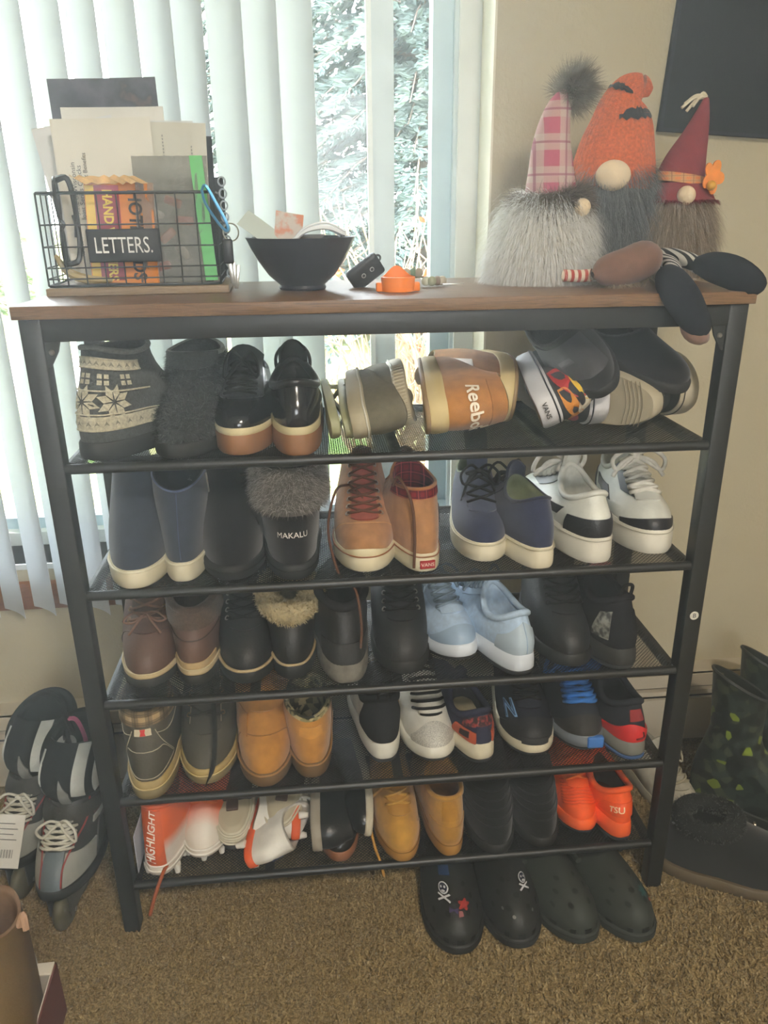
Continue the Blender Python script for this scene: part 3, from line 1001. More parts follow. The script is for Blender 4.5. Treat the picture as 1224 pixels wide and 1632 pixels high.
# ------------------------------------------------------------------ shelf 2: boots and sneakers
CREAM = (214, 204, 170)
OFFW = (226, 224, 214)
BLK = (27, 27, 27)
m_lace_blk = canvas((24, 24, 24))
m_lace_wht = canvas((222, 220, 210))
m_silver = metal((190, 188, 180), 0.3)
m_brass = metal((150, 120, 80), 0.35)
pairs = {}

def navy_boot(label):
    s = Shoe('ankle_boot', label, 'boot', 'navy suede boots', L=0.265, W=0.098, side=0, sole=(0.032, 0.03), spring=0.004, toe=0.036,
             collar=(0.05, 0.058, 0.041, 0.172, 0.156, 0.140), k=(0.03, 0.07), bulge=0.004, um=suede((54, 61, 74)), lining=canvas((30, 36, 52)), depth=0.1)
    s.layer('sole', rubber((208, 200, 172)), 0, 1, 0.0015, 0.0015)
    s.sole_line('welt', rubber((222, 216, 190)), 0.93, 0.002, 0.0018)
    s.rim('topline', suede((78, 90, 122)), 0.0016)
    z = s.line('zipper', m_silver, [(-1.75, 0.25), (-1.75, 0.6), (-1.72, 0.97)], 0.0013, 0.0012)
    p_ = s.at(-1.75, 0.27, 0.003)
    MB().tube([p_, p_ + np.array([-0.002, 0, -0.018])], 0.0018, 6).obj('zipper_pull', m_silver, s.root)
    s.line('back_seam', suede((70, 82, 114)), [(PI, 0.05), (PI, 0.5), (PI, 0.97)], 0.0007, 0.0006)
    return s
s = navy_boot('navy suede zip boot with cream sole, toe forward at the end of its shelf')
s.put(-0.400, 0.008, Z2, 4)
s = navy_boot('navy suede zip boot with cream sole, heel forward showing its lining')
s.put(-0.332, 0.030, Z2, 2, True)
s.patch('size_label', plain((150, 150, 146)), 0.25, -0.25, 0.0, 0.0) if False else None
V = [(-0.014, -0.004), (0.014, -0.004), (0.012, 0.006), (-0.014, 0.008)]
lb = O('size_label', [(x, s.col[0] - s.col[1] * 0.86 + 0.004, 0.158 + y) for x, y in V], [(0, 1, 2, 3)], ramp_mat('printed_label', 'noise', 500, [(0.45, (70, 74, 76)), (0.55, (190, 190, 184))], 0.8, 0), s.root, False)

def fur_boot(label, heel_front):
    s = Shoe('winter_boot', label, 'boot', 'black suede boots with grey fur', L=0.26, W=0.104, heel=0.86, sole=(0.026, 0.024), spring=0.004, toe=0.042,
             collar=(0.045, 0.060, 0.045, 0.178, 0.172, 0.176), k=(0.03, 0.08), bulge=0.008, um=suede((24, 24, 26)), lining=furm((120, 118, 112)), depth=0.1)
    s.layer('sole', rubber((30, 31, 31)), 0, 1, 0.002, 0.003, 0.003)
    s.sole_line('sole_groove', rubber((16, 16, 16)), 0.6, 0.003, 0.0012)
    a0, a1 = (PI - 1.75, PI + 1.75)
    cuff = s.patch('fur_cuff', furm((122, 118, 112)), a0, a1, lambda a: 0.52 - 0.05 * math.sin(a * PI), 0.99, 0.007, (20, 8))
    g1, g2 = furm((128, 124, 118)), furm((196, 192, 186))
    s.fur('fur', g1, 5200, 0.013, (a0, a1), (0.5, 0.99), (0, 0, -0.5), 0.55, 0.0013, cuff, 2, 0.006, 1)
    s.fur('fur', g2, 2600, 0.015, (a0, a1), (0.52, 0.99), (0, 0, -0.4), 0.6, 0.0012, cuff, 2, 0.006, 2)
    return s
s = fur_boot('black suede winter boot with grey fur, toe forward', False); s.put(-0.255, 0.020, Z2, 3)
s.line('front_seam', suede((36, 36, 38)), [(0.9, 0.3), (0.6, 0.6), (0.55, 0.95)], 0.0012, 0.0008)
mb = MB()
for q in range(3): mb.tube(spline([s.at(0.35, 0.72 + 0.05 * q, 0.006), s.at(0.6, 0.74 + 0.03 * q, 0.014), s.at(0.95, 0.72 + 0.05 * q, 0.006)], 8), 0.003, 6)
mb.obj('laces', leather((18, 18, 18), 0.25), s.root)
s = fur_boot('black suede winter boot with thick grey fur cuff above its heel', True); s.put(-0.160, 0.016, Z2, 3, True)
s.text('brand_lettering', plain((214, 210, 200)), 'MAKALU', 0.0125, PI, 0.27, 0, 0.0016, 0.0)

def tan_hightop(label):
    s = Shoe('high_top_sneaker', label, 'sneaker', 'tan suede high tops', L=0.285, W=0.107, heel=0.75, sole=(0.03, 0.03), spring=0.006, toe=0.030,
             collar=(0.058, 0.052, 0.034, 0.15, 0.127, 0.128), k=(0.05, 0.075), um=suede((166, 120, 80)), lining=plaid_mat('red_plaid', (112, 28, 38), (36, 20, 28), (200, 90, 100), 120, 120), depth=0.06)
    s.layer('sole', rubber((212, 202, 170)), 0, 1, 0.002, 0.001)
    s.sole_line('foxing_stripe', rubber((150, 96, 60)), 0.86, 0.0022, 0.0012)
    s.patch('toe_bumper', rubber((206, 196, 160)), -0.75, 0.75, 0.0, lambda a: 0.10 * math.sin(a * PI) + 0.01, 0.003, (20, 4))
    s.eyestay(suede((164, 110, 66)), 0.42, 0.36, 0.46)
    s.tongue(canvas((146, 74, 62)), 0.42, 0.46, 0.018)
    s.line('toe_stitch', canvas((206, 160, 110)), [(-1.15, 0.12), (-0.7, 0.36), (0, 0.44), (0.7, 0.36), (1.15, 0.12)], 0.0007, 0.0004)
    return s
lace_br = canvas((92, 62, 44))
s = tan_hightop('tan suede high top with brown laces, toe forward'); s.put(-0.048, 0.022, Z2, -2)
s.laces(lace_br, 0.5, 0.5, 0.95, 7, 0.0021, 0, em=m_silver)
mb = MB()
a = s.at(-0.5, 0.78, 0.006)
lp = [a, a + np.array([-0.022, -0.04, 0.004]), a + np.array([-0.036, -0.075, -0.05]), a + np.array([-0.02, -0.105, -0.115]), a + np.array([0.004, -0.128, -0.13]), a + np.array([0.012, -0.132, -0.19]), a + np.array([0.010, -0.131, -0.232])]
mb.tube(spline(lp, 30), 0.0022, 6)
lp = [a, a + np.array([0.02, -0.03, -0.012]), a + np.array([0.03, -0.05, -0.05]), a + np.array([0.022, -0.075, -0.085])]
mb.tube(spline(lp, 20), 0.0022, 6)
mb.obj('loose_laces', lace_br, s.root)
s.patch('plaid_panel', plaid_mat('pink_plaid', (160, 40, 70), (70, 20, 40), (230, 120, 150), 150, 150), -0.36, 0.36, 0.84, 1.0, 0.004, (8, 4))
s = tan_hightop('tan suede high top with red heel tag, heel forward'); s.put(0.047, 0.022, Z2, 8, True)
s.patch('plaid_collar', plaid_mat('red_plaid_collar', (120, 30, 40), (40, 22, 28), (200, 100, 90), 150, 150), PI - 1.5, PI + 1.5, 0.84, 1.0, 0.0022, (18, 4))
s.rim('topline', suede((150, 100, 60)), 0.003)
x_, y_, yn_ = s.outline(np.array([PI]), 0.0025)
tagp = O('heel_tag', [(-0.012, y_[0] + 0.0008, 0.008), (0.012, y_[0] + 0.0008, 0.008), (0.012, y_[0] + 0.0008, 0.021), (-0.012, y_[0] + 0.0008, 0.021), (-0.012, y_[0] - 0.002, 0.008), (0.012, y_[0] - 0.002, 0.008), (0.012, y_[0] - 0.002, 0.021), (-0.012, y_[0] - 0.002, 0.021)],
         [(0, 1, 2, 3), (7, 6, 5, 4), (0, 4, 5, 1), (1, 5, 6, 2), (2, 6, 7, 3), (3, 7, 4, 0)], rubber((160, 36, 40)), s.root, False)
flat_text('tag_lettering', 'VANS', 0.0085, plain((226, 210, 196)), frame_on((0, y_[0] + 0.0009, 0.0145), (-1, 0, 0), (0, 0, 1)), tagp, 0.0001)
for q in (0, 1, 2):
    s.line('side_stripe', canvas((70, 62, 60)), [(PI + 0.75 + 0.03 * q, 0.34 + 0.05 * q), (PI + 1.1, 0.44 + 0.05 * q), (PI + 1.5, 0.34 + 0.05 * q)], 0.0009, 0.001)
c = s.at(PI - 1.3, 0.97, 0.004)
MB().tube(spline([c, c + np.array([-0.004, 0.02, 0.02]), c + np.array([-0.016, 0.05, -0.01]), c + np.array([-0.018, 0.065, -0.06]), c + np.array([-0.014, 0.075, -0.112])], 24), 0.0023, 6).obj('loose_lace', lace_br, s.root)

def navy_chukka(label):
    s = Shoe('canvas_sneaker', label, 'sneaker', 'navy lace-up sneakers', L=0.27, W=0.098, heel=0.8, sole=(0.036, 0.032), spring=0.005, toe=0.030,
             collar=(0.06, 0.052, 0.031, 0.118, 0.096, 0.113), k=(0.06, 0.05), um=suede((48, 53, 76)), lining=canvas((110, 118, 90)), depth=0.05)
    s.layer('sole', rubber((214, 206, 180)), 0, 1, 0.002, 0.001)
    s.sole_line('welt', rubber((190, 182, 154)), 0.9, 0.002, 0.0014)
    s.eyestay(suede((44, 48, 70)), 0.45, 0.4, 0.55)
    return s
s = navy_chukka('navy suede sneaker with tall pointed tongue, toe forward'); s.put(0.145, 0.040, Z2, -5)
s.tongue(suede((60, 66, 88)), 0.5, 0.5, 0.075, 0.35, 0.004, curl=0.02, spread=1.15)
s.laces(m_lace_blk, 0.52, 0.6, 0.95, 4, 0.0024, 0.032, em=None)
s = navy_chukka('navy suede sneaker with cream sole, heel forward'); s.put(0.232, 0.011, Z2, 10, True)
s.tongue(suede((46, 50, 70)), 0.5, 0.5, 0.025, 0.1)
s.laces(m_lace_blk, 0.52, 0.6, 0.95, 4, 0.0024, 0.03)
s.rim('topline', suede((40, 44, 64)), 0.003)
th_ = np.linspace(PI + 0.45, PI + 1.15, 5)
x_, y_, yn_ = s.outline(np.array([PI + 0.95]), 0.0035)
x2_, y2_, _ = s.outline(np.array([PI + 0.75]), 0.0035)
dr_ = Vector((x_[0] - x2_[0], y_[0] - y2_[0], 0))
flat_text('sole_lettering', 'VANS', 0.010, plain((120, 112, 92)), frame_on(((x_[0] + x2_[0]) / 2, (y_[0] + y2_[0]) / 2, 0.015), dr_, (0, 0, 1)), s.root)

def court_sneaker(label):
    s = Shoe('court_sneaker', label, 'sneaker', 'white and black court sneakers', L=0.285, W=0.104, heel=0.86, sole=(0.045, 0.042), spring=0.006, toe=0.030,
             collar=(0.064, 0.052, 0.031, 0.128, 0.092, 0.112), k=(0.06, 0.045), um=leather((214, 216, 206)), lining=canvas((196, 198, 190)), depth=0.05)
    s.layer('sole', rubber((216, 212, 196)), 0, 1, 0.003, 0.0015)
    s.sole_line('sole_stitch', rubber((180, 176, 160)), 0.85, 0.003, 0.0008)
    bl_ = leather((32, 33, 38))
    s.patch('heel_counter', bl_, PI - 0.95, PI + 0.95, 0.0, lambda a: 0.42 - 0.04 * math.cos((a - .5) * 4), 0.002, (18, 6))
    s.patch('toe_guard', bl_, -0.95, 0.95, 0.0, lambda a: 0.10 + 0.10 * math.sin(a * PI), 0.002, (20, 5))
    for q in (-1, 1):
        s.patch('side_panel', bl_, q * 1.25, q * 1.95, lambda a: 0.30, lambda a: 0.62, 0.0016, (8, 5))
        s.patch('eyestay', bl_, q * 0.46, q * 0.80, lambda x: 0.50 + 0.1 * x, 0.97, 0.0022, (6, 8))
    s.tongue(leather((206, 208, 200)), 0.42, 0.46, 0.03)
    s.laces(m_lace_wht, 0.52, 0.54, 0.96, 6, 0.0038, 0.045, tails=0.03)
    s.rim('padded_collar', leather((208, 210, 202)), 0.005)
    return s
s = court_sneaker('chunky white sneaker with black heel, heel forward'); s.put(0.327, 0.022, Z2, 8, True)
s = court_sneaker('chunky white and black sneaker with white laces, toe forward'); s.put(0.425, 0.036, Z2, -4)

# ------------------------------------------------------------------ shelf 3
def brown_boot(label, fwd=True):
    s = Shoe('hiking_boot', label, 'boot', 'brown leather boots', L=0.27, W=0.1, heel=0.8, side=0, sole=(0.03, 0.026), spring=0.008, toe=0.036,
             collar=(0.055, 0.056, 0.039, 0.172 if fwd else 0.15, 0.155 if fwd else 0.135, 0.150 if fwd else 0.126), k=(0.03, 0.085), um=leather((92, 68, 56), 0.5), lining=furm((72, 62, 54)), depth=0.09)
    s.layer('outsole', rubber((38, 36, 32)), 0, 0.62, 0.003, 0.002, 0.003)
    s.layer('midsole', rubber((186, 166, 124)), 0.62, 0.92, 0.0025, 0.0015, 0.001)
    s.sole_line('welt', rubber((200, 184, 144)), 0.96, 0.002, 0.0013)
    s.tongue(leather((78, 58, 48)), 0.5, 0.45, 0.01)
    s.eyestay(leather((98, 74, 62)), 0.46, 0.35, 0.5)
    s.line('toe_seam', leather((70, 50, 42)), [(-1.25, 0.1), (-0.8, 0.4), (0, 0.47), (0.8, 0.4), (1.25, 0.1)], 0.001, 0.0004)
    return s
lb_ = canvas((122, 92, 74))
s = brown_boot('brown leather hiking boot with brown laces, toe forward'); s.put(-0.410, 0.034, Z3, 3)
s.laces(lb_, 0.55, 0.54, 0.93, 5, 0.0021, 0, em=m_brass)
mb = MB(); c = s.at(0, 0.62, 0.008)
for sg in (-1, 1):
    mb.tube(spline([c, c + np.array([sg * 0.02, -0.012, 0.006]), c + np.array([sg * 0.034, -0.016, -0.006]), c + np.array([sg * 0.018, -0.014, -0.010]), c], 14), 0.002, 6)
    mb.tube(spline([c, c + np.array([sg * 0.014, -0.018, -0.012]), c + np.array([sg * 0.026, -0.03, -0.024])], 10), 0.002, 6)
mb.obj('lace_bow', lb_, s.root)
c = s.at(-0.9, 0.97, 0.003)
MB().tube(spline([c, c + np.array([-0.016, -0.012, 0.008]), c + np.array([-0.026, -0.018, -0.012]), c + np.array([-0.012, -0.022, -0.02]), c + np.array([0.0, -0.02, -0.006])], 16), 0.002, 6).obj('lace_loop', lb_, s.root)
s = brown_boot('brown leather boot with ribbed knit collar, heel forward', False); s.put(-0.333, 0.042, Z3, 2, True)
s.patch('knit_collar', knit((80, 66, 54)), PI - 1.9, PI + 1.9, lambda a: 0.70 - 0.04 * math.sin(a * PI), 1.0, 0.005, (24, 6))
s.rim('knit_rim', knit((74, 60, 50)), 0.007)
s.patch('heel_panel', leather((186, 160, 112), 0.6), PI - 0.85, PI + 0.85, 0.0, lambda a: 0.10 + 0.02 * a, 0.002, (14, 4))
s.line('ankle_fold', leather((60, 44, 36)), [(PI - 1.2, 0.52), (PI, 0.47), (PI + 1.2, 0.52)], 0.0014, 0.0008)

def black_boot(label, lin_, name='lace_up_boot', cz=(0.172, 0.158, 0.158), group=None, grey=False, W=0.102):
    s = Shoe(name, label, 'boot', group, L=0.275, W=W, heel=0.82, sole=(0.03, 0.026), spring=0.008, toe=0.036,
             collar=(0.055, 0.056, 0.039) + cz, k=(0.03, 0.085), um=leather((30, 30, 31), 0.5), lining=lin_, depth=0.09)
    s.layer('outsole', rubber((30, 30, 29)), 0, 0.9, 0.003, 0.002, 0.003)
    s.tongue(leather((26, 26, 27)), 0.5, 0.45, 0.012)
    s.eyestay(leather((34, 34, 36), 0.4), 0.46, 0.35, 0.5)
    return s
flc = furm((206, 192, 152))
s = black_boot('black leather boot with fleece lining, toe forward', flc, group='black fleece lined boots'); s.put(-0.247, 0.028, Z3, 3)
s.sole_line('welt', rubber((170, 150, 112)), 0.92, 0.002, 0.0028)
s.laces(m_lace_blk, 0.55, 0.52, 0.95, 7, 0.0022, 0.02, em=m_silver, tails=0.02)
s.collar_cuff('fleece_collar', flc, 0.006, furm_=flc, n=700, ln=0.005)
s = black_boot('black leather boot with thick cream fleece collar, heel forward', flc, cz=(0.135, 0.125, 0.112), group='black fleece lined boots'); s.put(-0.172, 0.042, Z3, 2, True)
s.sole_line('welt', rubber((170, 150, 112)), 0.92, 0.002, 0.0024)
s.collar_cuff('fleece_collar', flc, 0.019, furm_=flc, n=6000, ln=0.007, dz=-0.002)
hk = canvas((34, 34, 36))
s = black_boot('black hiking boot with dusty grey heel guard', hk, 'work_boot', group='black hiking boots', W=0.106, cz=(0.16, 0.14, 0.13)); s.put(-0.083, 0.016, Z3, 3, True)
s.layer('heel_guard', mat('dusty_rubber', (112, 108, 98), 0.9, 0.35, 60, 0.5, 200), 0.05, 1.25, 0.0035, 0.0025, 0.003)
s.patch('heel_counter', leather((44, 44, 44), 0.7), PI - 0.9, PI + 0.9, 0.05, lambda a: 0.34 + 0.05 * math.sin(a * PI), 0.002, (14, 5))
s.rim('padded_collar', canvas((30, 30, 32)), 0.008)
s = black_boot('black hiking boot with high laces, toe forward', hk, 'work_boot', group='black hiking boots', W=0.102); s.put(0.015, 0.027, Z3, 0)
s.laces(m_lace_blk, 0.55, 0.52, 0.96, 7, 0.0023, 0.022, em=m_silver, tails=0.03)
s.patch('toe_cap', leather((38, 38, 39), 0.55), -1.0, 1.0, 0.0, lambda a: 0.12 + 0.26 * math.sin(a * PI), 0.002, (20, 8))

def runner(label, group, up, ov, so_, lace, W=0.102, L=0.285, lin_=None, h=0.0):
    s = Shoe('running_shoe', label, 'sneaker', group, L=L, W=W, heel=0.8, sole=(0.04, 0.03), spring=0.014, toe=0.028,
             collar=(0.066, 0.052, 0.031, 0.118 + h, 0.085 + h, 0.108 + h), k=(0.065, 0.035), um=up, lining=lin_ or up, depth=0.05)
    s.layer('outsole', rubber((48, 50, 52)), 0, 0.22, 0.0, 0.002, 0.003)
    s.layer('midsole', so_, 0.22, 1.0, 0.004, 0.002, 0.003, wave=0.003)
    s.tongue(up, 0.42, 0.48, 0.022)
    s.eyestay(ov, 0.42, 0.30, 0.52)
    s.rim('padded_collar', up, 0.006)
    if lace is not None: s.laces(lace, 0.5, 0.55, 0.95, 6, 0.0026, 0.034, tails=0.03)
    return s
lbl = canvas((176, 198, 220)); lov = mat('sheen_overlay', (150, 172, 194), 0.35, 0.1, 30, 0.1, 300); lso = rubber((206, 214, 222))
s = runner('pale blue running shoe with grey laces, toe forward', 'pale blue running shoes', lbl, lov, lso, canvas((128, 146, 162)), W=0.098); s.put(0.118, 0.050, Z3, 12)
s.patch('toe_overlay', lov, -0.95, 0.95, 0.02, lambda a: 0.10 + 0.24 * math.sin(a * PI), 0.0014, (20, 6))
s = runner('pale blue running shoe with white sole, heel forward', 'pale blue running shoes', lbl, lov, lso, canvas((128, 146, 162)), W=0.1); s.put(0.212, 0.009, Z3, 16, True)
s.patch('heel_counter', mat('sheen_overlay2', (168, 184, 196), 0.4, 0.1, 30, 0.1, 300), PI - 0.85, PI + 0.85, 0.03, lambda a: 0.78 - 0.35 * abs(a - .5) * 2, 0.002, (16, 8))
s.line('heel_seam', lov, [(PI, 0.05), (PI, 0.4), (PI, 0.78)], 0.0009, 0.0025)
s = black_boot('tall matte black boot toe forward beside the pale blue shoe', hk, 'combat_boot', W=0.106, group='black footwear at the shelf end'); s.put(0.300, 0.018, Z3, 0)
s.laces(m_lace_blk, 0.55, 0.52, 0.96, 7, 0.0023, 0.02, em=leather((20, 20, 20)), tails=0.02)
s.text('tongue_lettering', plain((200, 200, 196)), 'bf', 0.012, 0.0, 0.97, 0, 0.008)
s = runner('black slip sneaker with pink folded tag and grey side strip', 'black footwear at the shelf end', canvas((30, 30, 33)), canvas((36, 36, 40)), rubber((44, 44, 42)), None, W=0.106, h=0.02); s.put(0.384, 0.006, Z3, 10, True)
s.patch('heel_counter', canvas((26, 26, 28)), PI - 0.9, PI + 0.9, 0.02, 0.7, 0.0016, (14, 6))
s.patch('side_strip', ramp_mat('worn_strip', 'noise', 90, [(0.4, (44, 46, 44)), (0.6, (140, 142, 134))], 0.6, 0.1), PI - 0.95, PI - 0.55, 0.15, 0.75, 0.003, (6, 8))
V = []
for i, (x, z) in enumerate([(-0.019, 0.142), (0.002, 0.144), (0.021, 0.139), (0.013, 0.119), (0.004, 0.126), (-0.02, 0.127)]): V.append((-x, 0.03 + 0.003 * (i % 3), z + 0.012))
O('pink_tag', V, [(0, 1, 4, 5), (1, 2, 3, 4)], plain((214, 140, 138), 0.8), s.root, False)
O('pull_tab', *tube(spline([(-0.01, 0.115, 0.125), (-0.008, 0.122, 0.15), (0.008, 0.122, 0.15), (0.01, 0.115, 0.125)], 14), 0.003, 6), canvas((24, 24, 24)), s.root)
# ------------------------------------------------------------------ shelf 4
OLV = (74, 70, 58)
def olive_boot(label):
    s = Shoe('chukka_boot', label, 'boot', 'olive grey plaid lined boots', L=0.28, W=0.104, heel=0.84, sole=(0.036, 0.03), spring=0.006, toe=0.036,
             collar=(0.058, 0.056, 0.04, 0.16, 0.150, 0.152), k=(0.035, 0.08), um=leather(OLV, 0.65), lining=canvas((70, 64, 50)), depth=0.07)
    s.layer('outsole', rubber((122, 108, 72)), 0, 0.55, 0.003, 0.003, 0.003)
    s.layer('midsole', rubber((172, 150, 96)), 0.55, 0.98, 0.003, 0.0015, 0.0012)
    s.sole_line('welt', rubber((196, 176, 120)), 0.62, 0.004, 0.0014)
    return s
stt = canvas((176, 166, 140))
s = olive_boot('olive grey boot with tan plaid collar, heel forward'); s.put(-0.422, 0.004, Z4, 4, True)
pl_ = plaid_mat('tan_plaid', (176, 152, 112), (66, 56, 44), (50, 44, 38), 90, 110, ('X', 'Z'))
s.patch('plaid_collar', pl_, PI - 1.9, PI + 1.9, lambda a: 0.80 + 0.03 * math.cos((a - .5) * 3), 1.0, 0.004, (24, 5))
s.rim('plaid_rim', pl_, 0.006)
s.line('stitching', stt, [(PI - 1.0, 0.12), (PI - 0.62, 0.5), (PI - 0.42, 0.74)], 0.0008, 0.0008)
s.line('stitching', stt, [(PI + 1.0, 0.12), (PI + 0.62, 0.5), (PI + 0.42, 0.74)], 0.0008, 0.0008)
s.line('stitching', stt, [(PI - 0.95, 0.14), (PI - 0.66, 0.40), (PI - 0.4, 0.42), (PI + 0.4, 0.42), (PI + 0.66, 0.40), (PI + 0.95, 0.14)], 0.0008, 0.0008)
s.line('stitching', stt, [(PI - 1.0, 0.10), (PI, 0.05), (PI + 1.0, 0.10)], 0.0008, 0.0008)
for q in (-1, 1): s.line('stitching', stt, [(PI + q * 0.45, 0.68), (PI + q * 1.0, 0.60), (PI + q * 1.6, 0.68)], 0.0008, 0.0008)
V, F = [(-0.012, -0.006), (-0.004, -0.006), (0.004, -0.006), (0.012, -0.006), (-0.012, 0.006), (-0.004, 0.006), (0.004, 0.006), (0.012, 0.006)], [(0, 1, 5, 4), (1, 2, 6, 5), (2, 3, 7, 6)]
tb_ = s.decal('heel_label', plain((190, 178, 148), 0.8), V, F, PI, 0.74, 0.005)
s.decal('label_mark', plain((196, 40, 36), 0.7), [(-0.004, -0.0055), (0.004, -0.0055), (0.0025, 0), (0.004, 0.0055), (-0.004, 0.0055), (-0.0025, 0)], [(0, 1, 2, 5), (5, 2, 3, 4)], PI, 0.74, 0.0056, parent=tb_)
s = olive_boot('olive grey boot with long black lace hanging over its toe'); s.put(-0.331, 0.027, Z4, 2)
s.tongue(leather((66, 62, 52), 0.7), 0.5, 0.42, 0.01)
s.eyestay(leather((60, 57, 48), 0.65), 0.48, 0.42, 0.46)
for q in (-1, 1): s.line('stitching', stt, [(q * 0.52, 0.48), (q * 0.55, 0.7), (q * 0.58, 0.97)], 0.0008, 0.003)
s.laces(canvas((58, 52, 42)), 0.55, 0.55, 0.95, 5, 0.0022, 0.02, em=m_brass, tails=0.02)
c = s.at(0.1, 0.9, 0.008)
MB().tube(spline([c, c + np.array([0.01, -0.05, 0.0]), c + np.array([0.016, -0.1, -0.03]), c + np.array([0.012, -0.135, -0.085]), c + np.array([-0.004, -0.142, -0.125])], 24), [0.0045] * 20 + [0.004, 0.003, 0.002, 0.0015, 0.001], 6).obj('dangling_lace', canvas((30, 30, 28)), s.root)
wht = (176, 124, 58)
def wheat_boot(label, fwd=True):
    s = Shoe('work_boot', label, 'boot', 'wheat nubuck boots', L=0.27, W=0.1, heel=0.84, sole=(0.03, 0.026), spring=0.006, toe=0.036,
             collar=(0.056, 0.056, 0.039, 0.16 if fwd else 0.14, 0.14 if fwd else 0.12, 0.125 if fwd else 0.108), k=(0.035, 0.08), um=suede(wht), lining=ramp_mat('camo_lining', 'voronoi', 90, [(0.0, (52, 52, 40)), (0.4, (120, 116, 84)), (0.7, (170, 158, 118))], 0.9, 0, interp='CONSTANT'), depth=0.07)
    s.layer('outsole', rubber((104, 80, 52)), 0, 1, 0.002, 0.002, 0.003)
    s.sole_line('welt', rubber((150, 112, 66)), 0.93, 0.0025, 0.002)
    return s
s = wheat_boot('wheat nubuck boot with wide strap, toe forward'); s.put(-0.228, 0.008, Z4, 3)
s.patch('strap', suede((184, 130, 62)), -1.35, 1.35, lambda a: 0.66, lambda a: 0.86, 0.006, (24, 5))
s.line('toe_seam', suede((140, 94, 40)), [(-1.2, 0.1), (-0.85, 0.38), (0, 0.46), (0.85, 0.38), (1.2, 0.1)], 0.001, 0.0006)
s.patch('side_panel', suede((168, 116, 52)), -1.45, -0.6, lambda a: 0.3 + 0.1 * a, 0.62, 0.002, (8, 6))
s.patch('tongue', suede((170, 118, 54)), -0.5, 0.5, 0.86, 1.0, 0.003, (8, 4))
s = wheat_boot('wheat nubuck boot with camouflage lining, heel forward', False); s.put(-0.148, 0.028, Z4, 4, True)
s.patch('pull_tab', suede((190, 136, 66)), PI - 0.42, PI + 0.42, lambda a: 0.55 + 0.10 * abs(a - .5), 0.80, 0.003, (8, 5))
s.patch('lining_fold', ramp_mat('camo_fold', 'voronoi', 120, [(0.0, (60, 60, 44)), (0.4, (128, 124, 90)), (0.7, (172, 160, 120))], 0.9, 0, interp='CONSTANT'), PI - 1.9, PI + 1.9, lambda a: 0.9 + 0.03 * math.cos((a - .5) * 3), 1.0, 0.002, (24, 3))

wh = leather((218, 216, 204), 0.4)
s = runner('white sneaker with black heel panel, heel forward', 'white and black trainers', wh, wh, rubber((216, 214, 200)), None, W=0.096, lin_=canvas((34, 34, 34)), h=0.014); s.put(-0.020, 0.052, Z4, 3, True)
s.patch('heel_panel', canvas((30, 30, 31)), PI - 1.05, PI + 1.05, lambda a: 0.06, 1.0, 0.003, (18, 8))
s.rim('black_collar', canvas((28, 28, 29)), 0.0075)
c = s.at(PI, 0.98, 0.002)
O('pull_tab', *tube(spline([c + np.array([0.008, 0, 0.0]), c + np.array([0.007, 0.003, 0.014]), c + np.array([-0.007, 0.003, 0.014]), c + np.array([-0.008, 0, 0])], 12), 0.0022, 6), leather((30, 30, 30), 0.2), s.root)
s.laces(m_lace_blk, 0.5, 0.6, 0.95, 5, 0.003, 0.02)
s.patch('side_line', canvas((170, 130, 80)), PI + 1.3, PI + 1.4, 0.1, 0.8, 0.0015, (2, 6))
s = runner('white sneaker with glitter toe and black lacing, toe forward', 'white and black trainers', wh, wh, rubber((214, 212, 198)), None, W=0.102); s.put(0.070, 0.033, Z4, 3)
s.patch('glitter_toe', mat('glitter', (196, 194, 184), 0.25, 0.5, 700, 0.8, 900, spec=0.9), -0.8, 0.8, 0.03, lambda a: 0.12 + 0.28 * math.sin(a * PI), 0.0022, (18, 6))
s.patch('black_tongue', canvas((30, 30, 31)), -0.4, 0.4, 0.46, 1.0, 0.003, (8, 8))
s.rim('black_collar', canvas((28, 28, 29)), 0.007)
s.laces(m_lace_blk, 0.62, 0.52, 0.92, 6, 0.003, 0, cross=False)
nv_ = canvas((46, 48, 66))
s = runner('navy running shoe with orange heel overlays, heel forward', 'navy running shoes', nv_, canvas((40, 42, 58)), rubber((206, 198, 172)), None, W=0.1, lin_=canvas((38, 38, 44)), h=-0.012); s.put(0.155, 0.033, Z4, 12, True)
for q in (-1, 1):
    s.patch('orange_overlay', leather((176, 82, 56), 0.5), PI + q * 0.28, PI + q * 1.0, lambda a: 0.06 + 0.06 * a, lambda a: 0.55 - 0.18 * (1 - a), 0.003, (8, 6))
    s.patch('overlay_hole', canvas((52, 46, 48)), PI + q * 0.5, PI + q * 0.78, 0.2, 0.4, 0.0042, (4, 4))
s.patch('heel_print', ramp_mat('red_print', 'noise', 120, [(0.45, (40, 36, 38)), (0.6, (150, 60, 56))], 0.8, 0), PI - 0.8, PI + 0.8, 0.55, 0.85, 0.002, (12, 5))
O('insole_pad', [(-0.02, 0.02, 0.062), (0.02, 0.02, 0.062), (0.022, 0.085, 0.05), (-0.022, 0.085, 0.05)], [(0, 1, 2, 3)], canvas((140, 132, 106)), s.root, False)
s = runner('black and navy running shoe with outlined N, toe forward', 'navy running shoes', canvas((34, 36, 46)), canvas((28, 28, 32)), rubber((206, 198, 172)), m_lace_blk, W=0.104); s.put(0.245, 0.029, Z4, -3)
s.patch('toe_overlay', leather((30, 30, 32), 0.6), -1.1, 1.1, -0.0, lambda a: 0.14 + 0.24 * math.sin(a * PI), 0.003, (20, 8))
nb = plain((120, 160, 196), 0.6)
s.text('side_letter_outline', nb, 'N', 0.050, -0.72, 0.42, 0.35, 0.0045, 0.0022)
s.text('side_letter', plain((46, 66, 104), 0.6), 'N', 0.050, -0.72, 0.42, 0.35, 0.0052, -0.0006)
